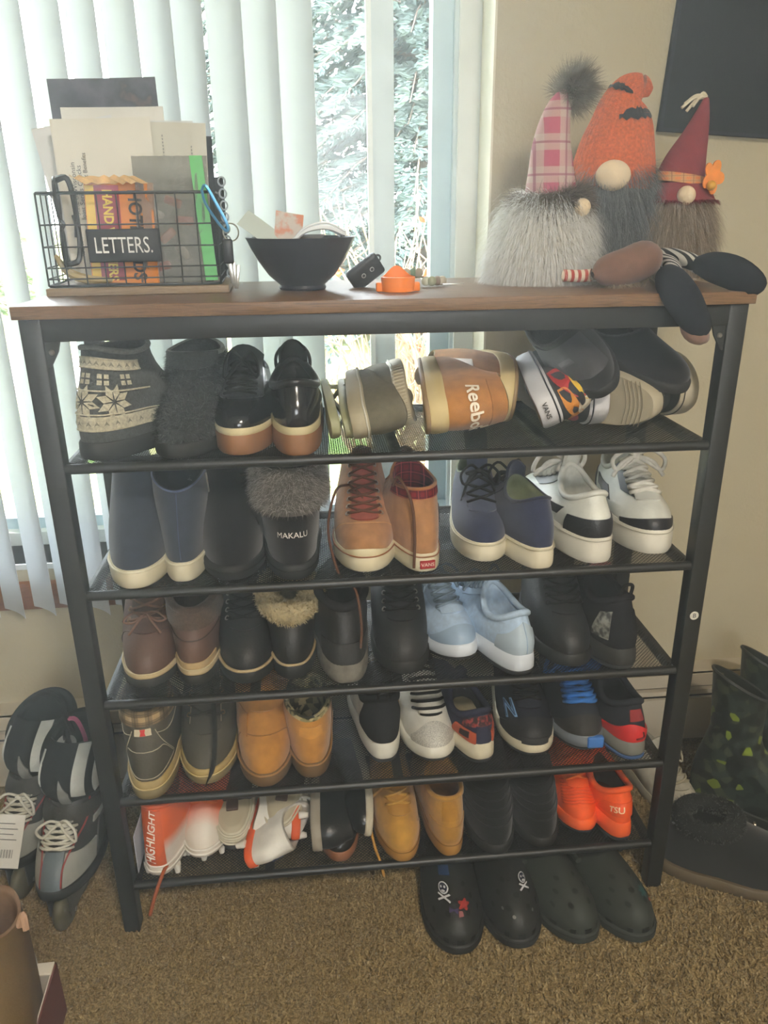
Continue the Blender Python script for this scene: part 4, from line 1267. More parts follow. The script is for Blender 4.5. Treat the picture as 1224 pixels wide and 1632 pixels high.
s.patch('toe_bumper', rubber((40, 40, 42)), -0.35, 0.35, -0.0, 0.10, 0.006, (8, 4))
blc = canvas((52, 108, 180))
s = runner('dark trail shoe with bright blue laces, toe forward', 'dark trail shoes with blue laces', canvas((44, 46, 54)), canvas((60, 62, 74)), rubber((110, 116, 122)), None, W=0.1, h=0.012); s.put(0.343, 0.034, Z4, -2)
s.laces(blc, 0.6, 0.44, 0.92, 9, 0.0042, 0.05, tails=0.04)
s.patch('toe_cap', leather((46, 44, 42), 0.7), -1.0, 1.0, 0.0, lambda a: 0.10 + 0.24 * math.sin(a * PI), 0.002, (20, 6))
x_, y_, yn_ = s.outline(np.array([0.0]), 0.004)
rbox('toe_lug', rubber((60, 110, 176)), (0.012, y_[0] + 0.004, 0.032), (0.03, 0.012, 0.022), 0.003, s.root)
s = runner('dark trail shoe with red heel clip, heel forward', 'dark trail shoes with blue laces', canvas((40, 42, 48)), canvas((50, 54, 66)), rubber((122, 122, 112)), None, W=0.102, h=0.0); s.put(0.424, 0.014, Z4, 6, True)
s.laces(blc, 0.6, 0.55, 0.95, 7, 0.0042, 0.05, tails=0.03)
rc = s.patch('heel_clip', leather((196, 44, 44), 0.5), PI - 1.05, PI + 0.85, 0.02, lambda a: 0.16 + 0.28 * math.exp(-((a - 0.45) / 0.27) ** 2), 0.004, (22, 6))
s.patch('red_tab', canvas((140, 50, 50)), PI - 0.25, PI + 0.3, 0.5, 0.8, 0.002, (6, 5))
s.line('clip_hook', leather((90, 20, 24)), [(PI - 0.05, 0.10), (PI + 0.12, 0.13), (PI + 0.1, 0.24)], 0.0016, 0.005, parent=rc)
s.layer('outsole_rim', rubber((64, 92, 136)), 0.0, 0.2, 0.002, 0.004, 0.002)

# ------------------------------------------------------------------ shelf 5
m_stud = rubber((226, 222, 210))
def studs(s, m, pts, h=0.012, r=0.007):
    for x, y in pts:
        MB().lathe([(0, -h), (r * 0.7, -h), (r, -0.001), (r, 0.004), (0, 0.004)], 10, (x, y, 0)).obj('stud', m, s.root)
STP = [(-0.03, -0.10), (0.03, -0.10), (-0.038, -0.06), (0.038, -0.06), (0, -0.115), (-0.028, 0.07), (0.028, 0.07), (-0.026, 0.11), (0.026, 0.11)]
def grad_mat(name, c1, c2, y0, y1, axis='Y'):
    m = bpy.data.materials.new(name); m.use_nodes = True
    t = m.node_tree; b = t.nodes['Principled BSDF']
    tcn = t.nodes.new('ShaderNodeTexCoord'); sp = t.nodes.new('ShaderNodeSeparateXYZ'); t.links.new(tcn.outputs['Object'], sp.inputs[0])
    mr = t.nodes.new('ShaderNodeMapRange'); mr.inputs[1].default_value = y0; mr.inputs[2].default_value = y1
    t.links.new(sp.outputs[axis], mr.inputs[0])
    mx = t.nodes.new('ShaderNodeMix'); mx.data_type = 'RGBA'; mx.inputs[6].default_value = lin(c1); mx.inputs[7].default_value = lin(c2)
    t.links.new(mr.outputs[0], mx.inputs[0]); t.links.new(mx.outputs[2], b.inputs['Base Color']); b.inputs['Roughness'].default_value = 0.5
    return m
ORG = (214, 96, 44)
def orange_cleat(label, um):
    s = Shoe('football_cleat', label, 'cleat', 'orange and white cleats', L=0.275, W=0.098, heel=0.8, sole=(0.022, 0.018), spring=0.010, toe=0.030,
             collar=(0.062, 0.054, 0.034, 0.145, 0.125, 0.135), k=(0.05, 0.06), um=um, lining=canvas((170, 84, 44)), depth=0.06)
    s.layer('sole_plate', rubber((206, 198, 184)), 0, 1, 0.002, 0.002)
    s.sole_line('plate_rib', rubber((226, 222, 212)), 0.5, 0.003, 0.002)
    s.sole_line('plate_rib', rubber((226, 222, 212)), 0.95, 0.0015, 0.002)
    studs(s, m_stud, STP, 0.016)
    return s
s = orange_cleat('orange and white cleat with vertical lettering on its heel', grad_mat('orange_fade_up', (216, 206, 196), ORG, 0.05, 0.075, 'Z')); s.put(-0.428, 0.004, Z5, -6, True, dz=0.016)
bnd = s.patch('lettering_band', leather((196, 88, 44), 0.5), PI - 0.38, PI + 0.30, 0.02, 0.93, 0.0025, (8, 12))
s.text('band_lettering', plain((236, 232, 224)), 'HIGHLIGHT', 0.0185, PI - 0.05, 0.46, PI / 2 - 0.05, 0.0045, 0.0003, 0.25, bnd)
c = s.at(PI + 0.3, 0.0, 0.002)
s.rim('topline', leather((206, 92, 46)), 0.005)
MB().tube(spline([c, c + np.array([0.004, 0.012, -0.004]), c + np.array([0.02, 0.022, -0.045]), c + np.array([0.034, 0.024, -0.09])], 16), 0.0032, 6).obj('dangling_lace', canvas((166, 86, 44)), s.root)
s = orange_cleat('orange and white cleat with white toe and studs, toe forward', grad_mat('orange_fade_back', (222, 214, 200), ORG, -0.11, -0.075)); s.put(-0.356, 0.030, Z5, -2, dz=0.016)
s.laces(canvas((206, 110, 60)), 0.5, 0.5, 0.95, 6, 0.0024, 0.02)

def white_cleat(label):
    s = Shoe('football_cleat', label, 'cleat', 'white cleats with orange plates', L=0.25, W=0.078, heel=0.78, sole=(0.016, 0.014), spring=0.010, toe=0.028,
             collar=(0.055, 0.048, 0.032, 0.10, 0.072, 0.085), k=(0.055, 0.04), um=leather((220, 218, 208), 0.45), lining=canvas((190, 186, 176)), depth=0.05)
    s.layer('sole_plate', rubber((222, 96, 52)), 0, 1, 0.002, 0.002)
    studs(s, m_stud, [(x * .9, y * .9) for x, y in STP], 0.014)
    s.laces(m_lace_wht, 0.5, 0.5, 0.95, 5, 0.0022, 0.02)
    return s
tri2 = [(-0.009, -0.008), (0.011, -0.002), (-0.006, 0.011)]
s = white_cleat('white cleat with orange sole plate and blue triangles, lying on its side'); s.put(-0.276, 0.004, Z5, -14, True, roll=-66, dz=0.026)
oc = leather((222, 92, 60), 0.5); bc = leather((58, 112, 178), 0.5)
s.decal('blue_triangle', bc, [(x * 1.3, y * 1.3) for x, y in tri2], [(0, 1, 2)], PI + 0.7, 0.52, 0.002, 0.5)
for th_, v_, sc_, m_ in ((PI + 0.35, 0.25, .6, oc), (PI + 0.7, 0.22, .5, oc), (PI + 1.15, 0.5, .7, bc), (PI + 1.5, 0.6, .8, oc), (PI + 1.3, 0.25, .7, oc)):
    s.decal('triangle_mark', m_, [(x * sc_, y * sc_) for x, y in tri2], [(0, 1, 2)], th_, v_, 0.0018, th_)
s.line('arrow_outline', plain((70, 84, 110)), [(PI + 0.25, 0.42), (PI + 0.5, 0.40), (PI + 0.5, 0.52), (PI + 0.25, 0.52), (PI + 0.25, 0.42)], 0.0006, 0.0016)
s = white_cleat('white cleat with orange sole plate facing the black shoes'); s.put(-0.176, 0.042, Z5, 6, True, roll=84, dz=0.047)
for th_, v_ in ((PI - 0.5, 0.3), (PI - 0.9, 0.3), (PI - 1.4, 0.4)): s.decal('triangle_mark', oc, [(x * .8, y * .8) for x, y in tri2], [(0, 1, 2)], th_, v_, 0.0018, th_)

def chunky(label):
    s = Shoe('platform_sneaker', label, 'sneaker', 'upside down chunky sneakers', L=0.25, W=0.094, heel=0.9, sole=(0.035, 0.032), spring=0.006, toe=0.024,
             collar=(0.055, 0.045, 0.03, 0.095, 0.07, 0.08), k=(0.055, 0.035), um=canvas((60, 58, 54)), lining=canvas((50, 48, 46)), depth=0.04)
    cr_ = rubber((206, 200, 178))
    s.layer('outsole', rubber((178, 168, 142)), 0, 0.25, -0.012, -0.006, 0.003)
    s.layer('midsole', cr_, 0.22, 1, -0.002, 0.002, 0.003)
    for f in (0.28, 0.45, 0.62, 0.8): s.sole_line('midsole_ridge', cr_, f, -0.0005 + 0.004 * f, 0.0022)
    rbox('dark_shank', rubber((40, 36, 34)), (0, 0.0, 0.0), (0.074, 0.11, 0.008), 0.003, s.root)
    rbox('brown_tab', rubber((72, 52, 44)), (0, 0.055, -0.0035), (0.022, 0.05, 0.006), 0.002, s.root)
    return s
s = chunky('upside down off-white platform sneaker above the orange cleat toe'); s.put(-0.298, 0.040, Z5, 4, True, roll=180, pitch=-10, dz=0.090)
s = chunky('upside down off-white platform sneaker above the white cleats'); s.put(-0.218, 0.045, Z5, -8, True, roll=174, pitch=-10, dz=0.100)

def loafer(label, name='flat_shoe', so_=(150, 142, 126), W=0.092, h=0.0, gum=False):
    s = Shoe(name, label, 'shoe', 'black shoes on the bottom shelf', L=0.26, W=W, heel=0.82, sole=(0.018 + h, 0.014 + h), spring=0.006, toe=0.026,
             collar=(0.055, 0.06, 0.032, 0.085, 0.062, 0.075), k=(0.055, 0.035), um=leather((26, 26, 27), 0.28), lining=canvas((28, 28, 28)), depth=0.04)
    s.layer('sole', rubber(so_), 0, 1, 0.002, 0.002)
    return s
s = loafer('flat black shoe on edge with grey sole facing the cleats', W=0.115); s.put(-0.158, 0.008, Z5, -2, True, roll=-88, dz=0.056)
s.text('sole_lettering', metal((200, 170, 90)), 'NATURE', 0.011, PI + 0.75, 0.75, 0.9, 0.004)
s = loafer('glossy black shoe with gum sole, toe forward', 'dress_shoe', (132, 84, 54), 0.082, 0.008); s.put(-0.106, 0.014, Z5, 2)
s.patch('toe_cap', leather((24, 24, 25), 0.2), -1.0, 1.0, 0.0, lambda a: 0.1 + 0.3 * math.sin(a * PI), 0.002, (18, 6))
s.line('vamp_seam', leather((40, 40, 40)), [(-0.9, 0.5), (0, 0.6), (0.9, 0.5)], 0.001, 0.001)
s = loafer('black shoe on edge with pale sole facing the wheat sneakers', so_=(186, 178, 156)); s.put(-0.040, 0.042, Z5, 4, False, roll=-84, dz=0.046)

WT = (178, 132, 56)
def wheat_sneaker(label):
    s = Shoe('low_sneaker', label, 'sneaker', 'wheat suede low sneakers', L=0.275, W=0.088, heel=0.86, sole=(0.03, 0.026), spring=0.006, toe=0.032,
             collar=(0.06, 0.052, 0.032, 0.125, 0.1, 0.11), k=(0.06, 0.045), um=suede(WT), lining=canvas((150, 110, 56)), insole=canvas((96, 76, 54)), depth=0.05)
    s.layer('sole', rubber((164, 118, 52)), 0, 1, 0.002, 0.0015)
    s.sole_line('sole_stitch', canvas((120, 84, 38)), 0.85, 0.0025, 0.0008)
    s.tongue(suede((172, 126, 54)), 0.42, 0.46, 0.025)
    s.eyestay(suede((170, 124, 50)), 0.42, 0.36, 0.5)
    s.rim('padded_collar', suede((176, 130, 56)), 0.005)
    return s
s = wheat_sneaker('wheat suede low sneaker with loose lace, toe forward'); s.put(0.008, 0.002, Z5, 3)
s.laces(canvas((186, 142, 66)), 0.5, 0.54, 0.95, 6, 0.0028, 0)
s.patch('toe_cap', suede((182, 136, 58)), -1.05, 1.05, 0.0, lambda a: 0.12 + 0.30 * math.sin(a * PI), 0.002, (20, 7))
c = s.at(-0.6, 0.7, 0.004)
MB().tube(spline([c, c + np.array([-0.03, -0.02, -0.02]), c + np.array([-0.026, -0.06, -0.07]), c + np.array([-0.018, -0.088, -0.09]), c + np.array([-0.012, -0.094, -0.12])], 20), 0.0026, 6).obj('loose_lace', canvas((176, 130, 60)), s.root)
s = wheat_sneaker('wheat suede low sneaker with heel tab, heel forward'); s.put(0.096, 0.011, Z5, 3, True)
s.patch('heel_counter', suede((170, 124, 50)), PI - 0.9, PI + 0.9, 0.02, lambda a: 0.36, 0.002, (14, 5))
s.patch('heel_tab', suede((166, 120, 48)), PI - 0.35, PI + 0.35, 0.5, 0.95, 0.0025, (8, 6))

def dark_slipper_boot(label):
    s = Shoe('knit_boot', label, 'boot', 'black knit boots', L=0.27, W=0.098, heel=0.84, sole=(0.022, 0.02), spring=0.005, toe=0.038,
             collar=(0.055, 0.055, 0.042, 0.165, 0.155, 0.155), k=(0.03, 0.08), um=knit((24, 25, 25)), lining=furm((34, 34, 34)), depth=0.08)
    s.layer('sole', rubber((32, 32, 31)), 0, 1, 0.002, 0.002)
    for v in (0.22, 0.3, 0.38, 0.46, 0.54, 0.62, 0.7): s.line('knit_rib', knit((26, 27, 28)), [(-1.2, v), (0, v + .03), (1.2, v)], 0.0016, 0.0006)
    return s
s = dark_slipper_boot('black knit boot toe forward beside the wheat sneaker heel'); s.put(0.180, 0.002, Z5, 0)
s = dark_slipper_boot('black knit boot toe forward beside the bright orange shoe'); s.put(0.268, 0.010, Z5, 0)
orc = mat('bright_orange_mesh', (244, 92, 28), 0.6, 0.08, 60, 0.5, 900)
def orange_runner(label):
    s = runner(label, 'bright orange running shoes', orc, mat('orange_overlay', (250, 112, 48), 0.4, 0.06, 30, 0.1, 300), rubber((240, 96, 36)), None, W=0.088, L=0.27, lin_=canvas((60, 34, 22)))
    return s
s = orange_runner('bright orange running shoe with ribbed upper, toe forward'); s.put(0.349, 0.028, Z5, -4)
s.laces(canvas((250, 124, 60)), 0.45, 0.55, 0.95, 5, 0.0026, 0)
for v in np.linspace(0.30, 0.62, 9): s.line('ridge', mat('orange_ridge', (226, 78, 22), 0.5, 0.05, 30, 0), [(-0.75, v - 0.10), (0, v), (0.75, v - 0.10)], 0.0013, 0.0006)
s = orange_runner('bright orange running shoe with pale heel lettering, heel forward'); s.put(0.420, 0.012, Z5, 8, True)
s.text('heel_lettering', plain((240, 214, 180)), '1401', 0.014, PI + 0.72, 0.46, 0.1, 0.003, 0.0003)
s.text('heel_lettering', plain((240, 214, 180)), 'TSU', 0.016, PI - 0.35, 0.42, 0, 0.003, 0.0003)
s.patch('heel_band', mat('orange_band', (232, 84, 26), 0.5, 0.05, 30, 0.1, 300), PI - 0.9, PI + 0.9, 0.22, 0.62, 0.0016, (16, 5))
# loose paper card standing at the end of the bottom shelf
cd_ = O('paper_card', [(-0.469, 0.03, Z5 + 0.002), (-0.466, 0.20, Z5 + 0.002), (-0.462, 0.20, Z5 + 0.085), (-0.468, 0.03, Z5 + 0.085), (-0.4682, 0.03, Z5 + 0.002), (-0.4652, 0.20, Z5 + 0.002), (-0.4612, 0.20, Z5 + 0.085), (-0.4672, 0.03, Z5 + 0.085)],
        [(0, 3, 2, 1), (4, 5, 6, 7), (0, 1, 5, 4), (1, 2, 6, 5), (2, 3, 7, 6), (3, 0, 4, 7)], plain((206, 210, 222), 0.7), None, False)
tag(cd_, 'pale paper card standing between the post and the orange cleat', 'card')
# ------------------------------------------------------------------ shelf 1
gk = knit((74, 78, 78)); ckn = knit((188, 182, 158)); dkn = knit((58, 62, 64))
def star8(R, w_):
    V, F = [], []
    for k in range(8):
        a = PI / 4 * k + PI / 8
        d = np.array([math.cos(a), math.sin(a)]); n_ = np.array([-d[1], d[0]])
        o = len(V)
        V += [tuple(d * R * 0.12), tuple(d * R * 0.55 + n_ * w_), tuple(d * R), tuple(d * R * 0.55 - n_ * w_)]
        F.append((o, o + 1, o + 2, o + 3))
    return V, F
def slipper_boot(label, um, cz=(0.155, 0.148, 0.158)):
    return Shoe('slipper_boot', label, 'boot', 'grey knit slipper boots', L=0.25, W=0.1, heel=0.9, sole=(0.026, 0.022), spring=0.004, toe=0.045,
                collar=(0.045, 0.052, 0.041) + cz, k=(0.02, 0.085), bulge=0.001, um=um, lining=knit((66, 70, 72)), depth=0.06)
s = slipper_boot('grey nordic knit slipper boot with cream snowflakes', gk); s.put(-0.446, 0.030, Z1, -32, True)
s.layer('sole', rubber((44, 46, 46)), 0, 1, 0.002, 0.002)
A0, A1 = PI - 1.75, PI + 1.5
def band(v0, v1, m, off=0.0016): return s.patch('knit_band', m, A0, A1, lambda a: v0 + 0.0 * a, lambda a: v1, off, (26, 3))
band(0.80, 0.89, ckn); band(0.12, 0.24, ckn)
for v in (0.52, 0.79, 0.90, 0.26, 0.115): s.line('knit_stripe', ckn, [(A0, v), (PI - .6, v), (PI + .6, v), (A1, v)], 0.0013, 0.0016, sub=30)
V8, F8 = star8(0.026, 0.0055)
for th_ in (PI - 1.55, PI - 0.75, PI + 0.0, PI + 0.75): s.decal('snowflake', ckn, V8, F8, th_, 0.39, 0.002, 0.1)
for th_ in np.arange(A0 + 0.2, A1 - .1, 0.52):
    for dx, dy in ((-.0045, -.0045), (.0045, -.0045), (-.0045, .0045), (.0045, .0045)):
        s.decal('knit_dot', ckn, [(dx - .0032, dy - .0032), (dx + .0032, dy - .0032), (dx + .0032, dy + .0032), (dx - .0032, dy + .0032)], [(0, 1, 2, 3)], th_, 0.66, 0.0018)
for th_ in np.arange(A0 + 0.1, A1, 0.20):
    s.decal('zigzag', knit((130, 126, 110)), [(-.004, -.004), (0, .003), (.004, -.004), (0, -.0015)], [(0, 3, 1), (3, 2, 1)], th_, 0.85, 0.0026)
    s.decal('zigzag', knit((130, 126, 110)), [(-.004, -.004), (0, .003), (.004, -.004), (0, -.0015)], [(0, 3, 1), (3, 2, 1)], th_, 0.18, 0.0026)
s.rim('crochet_rim', knit((112, 114, 110)), 0.004)
# crossed yarn lacing along the edge of the knitted panel and a tassel
mb = MB()
for v in np.linspace(0.2, 0.95, 16): mb.tube([s.at(A0 + 0.10, v, 0.003), s.at(A0, v + 0.02, 0.006), s.at(A0 - 0.12, v + 0.045, 0.003)], 0.0022, 6)
mb.obj('yarn_lacing', knit((120, 124, 122)), s.root)
c = s.at(A0 - 0.25, 0.72, 0.006); mb = MB()
for i in range(12):
    d = np.array([random.uniform(-.4, .6), random.uniform(-1, -.3), random.uniform(-.5, .3)]); mb.tube([c, c + d * 0.012, c + d * 0.024], 0.0012, 5)
mb.obj('tassel', knit((66, 70, 72)), s.root)
s.fur('toe_fuzz', furm((72, 76, 74)), 2600, 0.010, (-1.2, 1.2), (0.03, 0.7), (0, 0, -.4), 0.7, 0.0012, None, 2, 0, 31)
s = slipper_boot('dark grey fuzzy slipper boot with turned back collar', knit((62, 66, 66)), (0.132, 0.130, 0.140)); s.put(-0.318, 0.012, Z1, -6)
s.layer('sole', rubber((40, 42, 42)), 0, 1, 0.003, 0.004)
s.fur('fuzz', furm((70, 75, 74)), 7000, 0.011, (0, 2 * PI), (0.02, 0.97), (0, 0, -.5), 0.7, 0.0012, None, 2, 0, 32)
s.fur('fuzz', furm((100, 106, 104)), 2200, 0.012, (0, 2 * PI), (0.02, 0.97), (0, 0, -.5), 0.7, 0.0011, None, 2, 0, 33)
s.tongue(knit((72, 76, 76)), 1.1, 0.9, 0.004, -0.1, 0.006, 'collar_flap')
s.rim('crochet_rim', knit((150, 154, 150)), 0.004)

pat = mat('patent_leather', (24, 25, 28), 0.16, 0.08, 20, 0.05, 120, spec=0.6)
def platform(label):
    s = Shoe('platform_sneaker', label, 'sneaker', 'black platform sneakers', L=0.265, W=0.092, heel=0.86, sole=(0.042, 0.040), spring=0.003, toe=0.030,
             collar=(0.06, 0.055, 0.033, 0.118, 0.092, 0.105), k=(0.06, 0.045), um=pat, lining=leather((34, 34, 37), 0.4), depth=0.05)
    s.layer('sole', rubber((140, 98, 64)), 0, 0.74, 0.002, 0.002, 0.002)
    s.layer('foxing', rubber((204, 192, 150)), 0.72, 1.0, 0.0015, 0.001, 0.001)
    s.eyestay(pat, 0.44, 0.36, 0.5)
    return s
s = platform('glossy black platform sneaker with tall tongue, toe forward'); s.put(-0.230, 0.020, Z1, -2)
s.tongue(leather((36, 38, 42), 0.35), 0.8, 0.5, 0.022, 0.5, 0.006, spread=1.1)
s.laces(m_lace_blk, 0.5, 0.54, 0.95, 6, 0.0024, 0.024, em=m_silver, tails=0.05)
s.patch('toe_cap', pat, -1.05, 1.05, 0.0, lambda a: 0.1 + 0.22 * math.sin(a * PI), 0.002, (20, 6))
s = platform('glossy black platform sneaker with gum sole, heel forward'); s.put(-0.144, 0.014, Z1, 2, True)
s.tongue(leather((34, 35, 38), 0.35), 0.6, 0.5, 0.03, 0.1, 0.006)
s.laces(leather((30, 30, 32), 0.3), 0.5, 0.6, 0.95, 4, 0.003, 0.026, tails=0.02)
s.rim('padded_collar', leather((34, 35, 38), 0.35), 0.006)

# pale rubber sandals on edge
def edge_sandal(label, x, yf, yaw, roll):
    s = Shoe('rubber_sandal', label, 'sandal', 'pale olive sandals', L=0.235, W=0.082, heel=0.8, sole=(0.015, 0.013), spring=0.006, um=None)
    s.layer('sole', rubber((160, 160, 122), 0.45), 0, 1, 0.0, 0.0, 0.004)
    for q in (-1, 1):
        O('strap', *tube(spline([(q * 0.036, 0.0, 0.012), (q * 0.024, -0.03, 0.03), (0.0, -0.065, 0.016)], 12), 0.004, 6), rubber((150, 150, 118), 0.4), s.root)
    s.put(x, yf, Z1, yaw, True, roll=roll, dz=0.036)
edge_sandal('pale olive rubber sandal on edge beside the black platform heel', -0.098, 0.028, 2, -84)
edge_sandal('pale olive rubber sandal on edge against the taupe canvas shoe', -0.079, 0.024, -2, -80)

tp = (122, 114, 96)
def taupe(label):
    s = Shoe('canvas_sneaker', label, 'sneaker', 'taupe canvas shoes lying on edge', L=0.255, W=0.094, heel=0.84, sole=(0.026, 0.022), spring=0.006, toe=0.03,
             collar=(0.06, 0.052, 0.032, 0.098, 0.072, 0.082), k=(0.055, 0.04), um=canvas((104, 98, 80)), lining=canvas((120, 112, 92)), depth=0.05)
    s.layer('sole', rubber((168, 158, 130)), 0, 1, 0.0015, 0.0015)
    s.sole_line('foxing_stripe', rubber((206, 202, 186)), 0.86, 0.0026, 0.0014)
    return s
s = taupe('taupe canvas shoe on edge with pale sole, heel forward'); s.put(-0.068, 0.008, Z1, -3, True, roll=-80, dz=0.044)
s = taupe('taupe canvas shoe on edge with ribbed toe bumper'); s.put(0.030, 0.055, Z1, -3, False, roll=-104, dz=0.062)
mb = MB()
for th_ in np.linspace(-1.2, 1.2, 26):
    p1 = s.outline(np.array([th_]), 0.0025)
    mb.tube([(p1[0][0], p1[1][0], s.zb(p1[2])[0] + 0.003), (p1[0][0], p1[1][0], s.zb(p1[2])[0] + 0.021)], 0.0017, 5)
mb.obj('toe_ribs', rubber((176, 166, 138)), s.root)
s.laces(canvas((150, 142, 118)), 0.5, 0.54, 0.95, 5, 0.0024, 0.02)

tanc = (176, 122, 66)
def tan_trainer(label):
    s = Shoe('mid_top_trainer', label, 'sneaker', 'tan suede trainers lying on edge', L=0.275, W=0.112, heel=0.84, sole=(0.034, 0.03), spring=0.008, toe=0.032,
             collar=(0.058, 0.054, 0.036, 0.135, 0.118, 0.125), k=(0.05, 0.06), um=suede(tanc), lining=canvas((150, 128, 96)), depth=0.06)
    s.layer('outsole', rubber((150, 124, 88)), 0, 0.22, 0.0, 0.001, 0.002)
    s.layer('midsole', rubber((204, 184, 132)), 0.2, 1, 0.0015, 0.001, 0.002)
    return s
s = tan_trainer('tan suede trainer on edge with heel lettering and cream sole'); s.put(0.040, 0.018, Z1, -6, True, roll=-84, dz=0.050)
s.text('heel_lettering', plain((232, 224, 206)), 'Reebok', 0.029, PI, 0.40, 0.0, 0.003, 0.0006)
s.patch('heel_tab', suede((164, 112, 60)), PI - 1.0, PI + 1.0, 0.72, 0.98, 0.002, (12, 4))
s.patch('side_flash', leather((214, 200, 172)), PI + 1.0, PI + 1.4, lambda a: 0.55 + .2 * a, lambda a: 0.75 + .1 * a, 0.002, (6, 4))
s = tan_trainer('tan suede trainer on edge with white laces'); s.put(0.205, 0.095, Z1, -2, False, roll=-84, dz=0.052)
s.tongue(canvas((206, 190, 170)), 0.42, 0.45, 0.02)
s.laces(canvas((216, 204, 186)), 0.55, 0.46, 0.95, 7, 0.003, 0.03, em=None)
s.patch('lace_panel', leather((210, 190, 168)), -0.95, 0.95, 0.44, 0.9, 0.0016, (14, 8))

def print_vans(label):
    s = Shoe('printed_sneaker', label, 'sneaker', 'colourful printed sneakers on edge', L=0.28, W=0.112, heel=0.85, sole=(0.032, 0.03), spring=0.006, toe=0.03,
             collar=(0.06, 0.055, 0.034, 0.105, 0.08, 0.092), k=(0.055, 0.04), um=canvas((60, 62, 66)), lining=canvas((200, 198, 190)), depth=0.05)
    s.layer('sole', rubber((204, 204, 206)), 0, 1, 0.0015, 0.0015)
    s.layer('outsole', rubber((110, 92, 78)), -0.06, 0.08, -0.003, -0.002, 0.002)
    s.sole_line('foxing_stripe', rubber((34, 36, 44)), 0.84, 0.0022, 0.0012)
    return s
def blob(s, name, c, th0, v0, pts, off, rot=0.0):
    ctr = np.mean(np.array(pts), 0)
    P = spline(list(pts) + [pts[0]], 26)[:-1]
    V = [tuple(ctr)] + [p_[:2] for p_ in P]
    F = [(0, i + 1, (i + 1) % len(P) + 1) for i in range(len(P))]
    return s.decal(name, mat('print_ink', c, 0.7, 0.06, 30, 0.1, 800), V, F, th0, v0, off, rot)
s = print_vans('white soled sneaker with bold red and yellow print, on edge'); s.put(0.214, 0.034, Z1, -10, True, roll=-66, dz=0.046)
E1 = [(-0.02, -0.012), (0.0, -0.018), (0.022, -0.008), (0.02, 0.012), (0.0, 0.016), (-0.018, 0.01)]
def sc2(P, a, b=None): return [(x * a, y * (b or a)) for x, y in P]
blob(s, 'print_patch', (60, 108, 106), PI - 1.15, 0.60, sc2(E1, 1.2, 1.0), 0.0012)
blob(s, 'print_patch', (176, 52, 54), PI - 0.55, 0.45, sc2(E1, 1.7, 1.1), 0.0014, 0.4)
blob(s, 'print_patch', (222, 184, 40), PI - 0.35, 0.72, sc2(E1, 1.2, 0.8), 0.0017, 0.2)
blob(s, 'print_patch', (196, 128, 48), PI + 0.1, 0.28, sc2(E1, 1.5, 0.6), 0.0018, 0.2)
blob(s, 'print_patch', (208, 200, 178), PI + 0.45, 0.62, sc2(E1, 0.8, 0.8), 0.0019)
blob(s, 'print_patch', (196, 128, 48), PI + 0.75, 0.35, sc2(E1, 1.1, 0.8), 0.0017)
blob(s, 'print_patch', (180, 50, 54), PI + 1.1, 0.5, sc2(E1, 1.0, 0.7), 0.0015)
blob(s, 'print_patch', (40, 40, 44), PI + 0.1, 0.55, sc2(E1, 0.5, 0.35), 0.0021)
x_, y_, _ = s.outline(np.array([PI]), 0.003)
flat_text('sole_lettering', 'VANS', 0.0105, plain((40, 40, 42)), frame_on((0, y_[0] + 0.0012, 0.013), (-1, 0, 0), (0, 0, 1)), s.root, 0.0002)
s = print_vans('white soled printed sneaker on edge below the black slippers'); s.put(0.338, 0.056, Z1, -3, False, roll=-92, dz=0.055)
blob(s, 'print_patch', (176, 52, 54), -0.5, 0.35, sc2(E1, 1.2), 0.0014); blob(s, 'print_patch', (206, 200, 190), 0.4, 0.3, sc2(E1, 1.4), 0.0014); blob(s, 'print_patch', (60, 108, 106), -1.0, 0.5, sc2(E1, 1.3), 0.0015)

def green_vans(label):
    s = Shoe('skate_shoe', label, 'sneaker', 'dark green canvas shoes on edge', L=0.275, W=0.108, heel=0.86, sole=(0.032, 0.03), spring=0.005, toe=0.03,
             collar=(0.06, 0.055, 0.034, 0.105, 0.08, 0.09), k=(0.055, 0.04), um=canvas((44, 47, 42)), lining=canvas((50, 52, 46)), depth=0.05)
    s.layer('sole', rubber((174, 164, 138)), 0, 1, 0.0015, 0.0015)
    s.sole_line('foxing_stripe', rubber((48, 46, 42)), 0.80, 0.0022, 0.001)
    return s
s = green_vans('dark green canvas shoe with its worn pale sole turned outward'); s.put(0.392, 0.034, Z1, 38, True, roll=-84, dz=0.050)
mb = MB()
for q in range(5): mb.tube(spline([(-0.036, 0.085 + q * 0.007, -0.0006), (0, 0.092 + q * 0.007, -0.0006), (0.036, 0.085 + q * 0.007, -0.0006)], 8), 0.0009, 5)
mb.obj('tread_lines', rubber((140, 130, 106)), s.root)
s = green_vans('dark green canvas shoe on edge against the rack post'); s.put(0.492, 0.085, Z1, 2, False, roll=-88, dz=0.056)

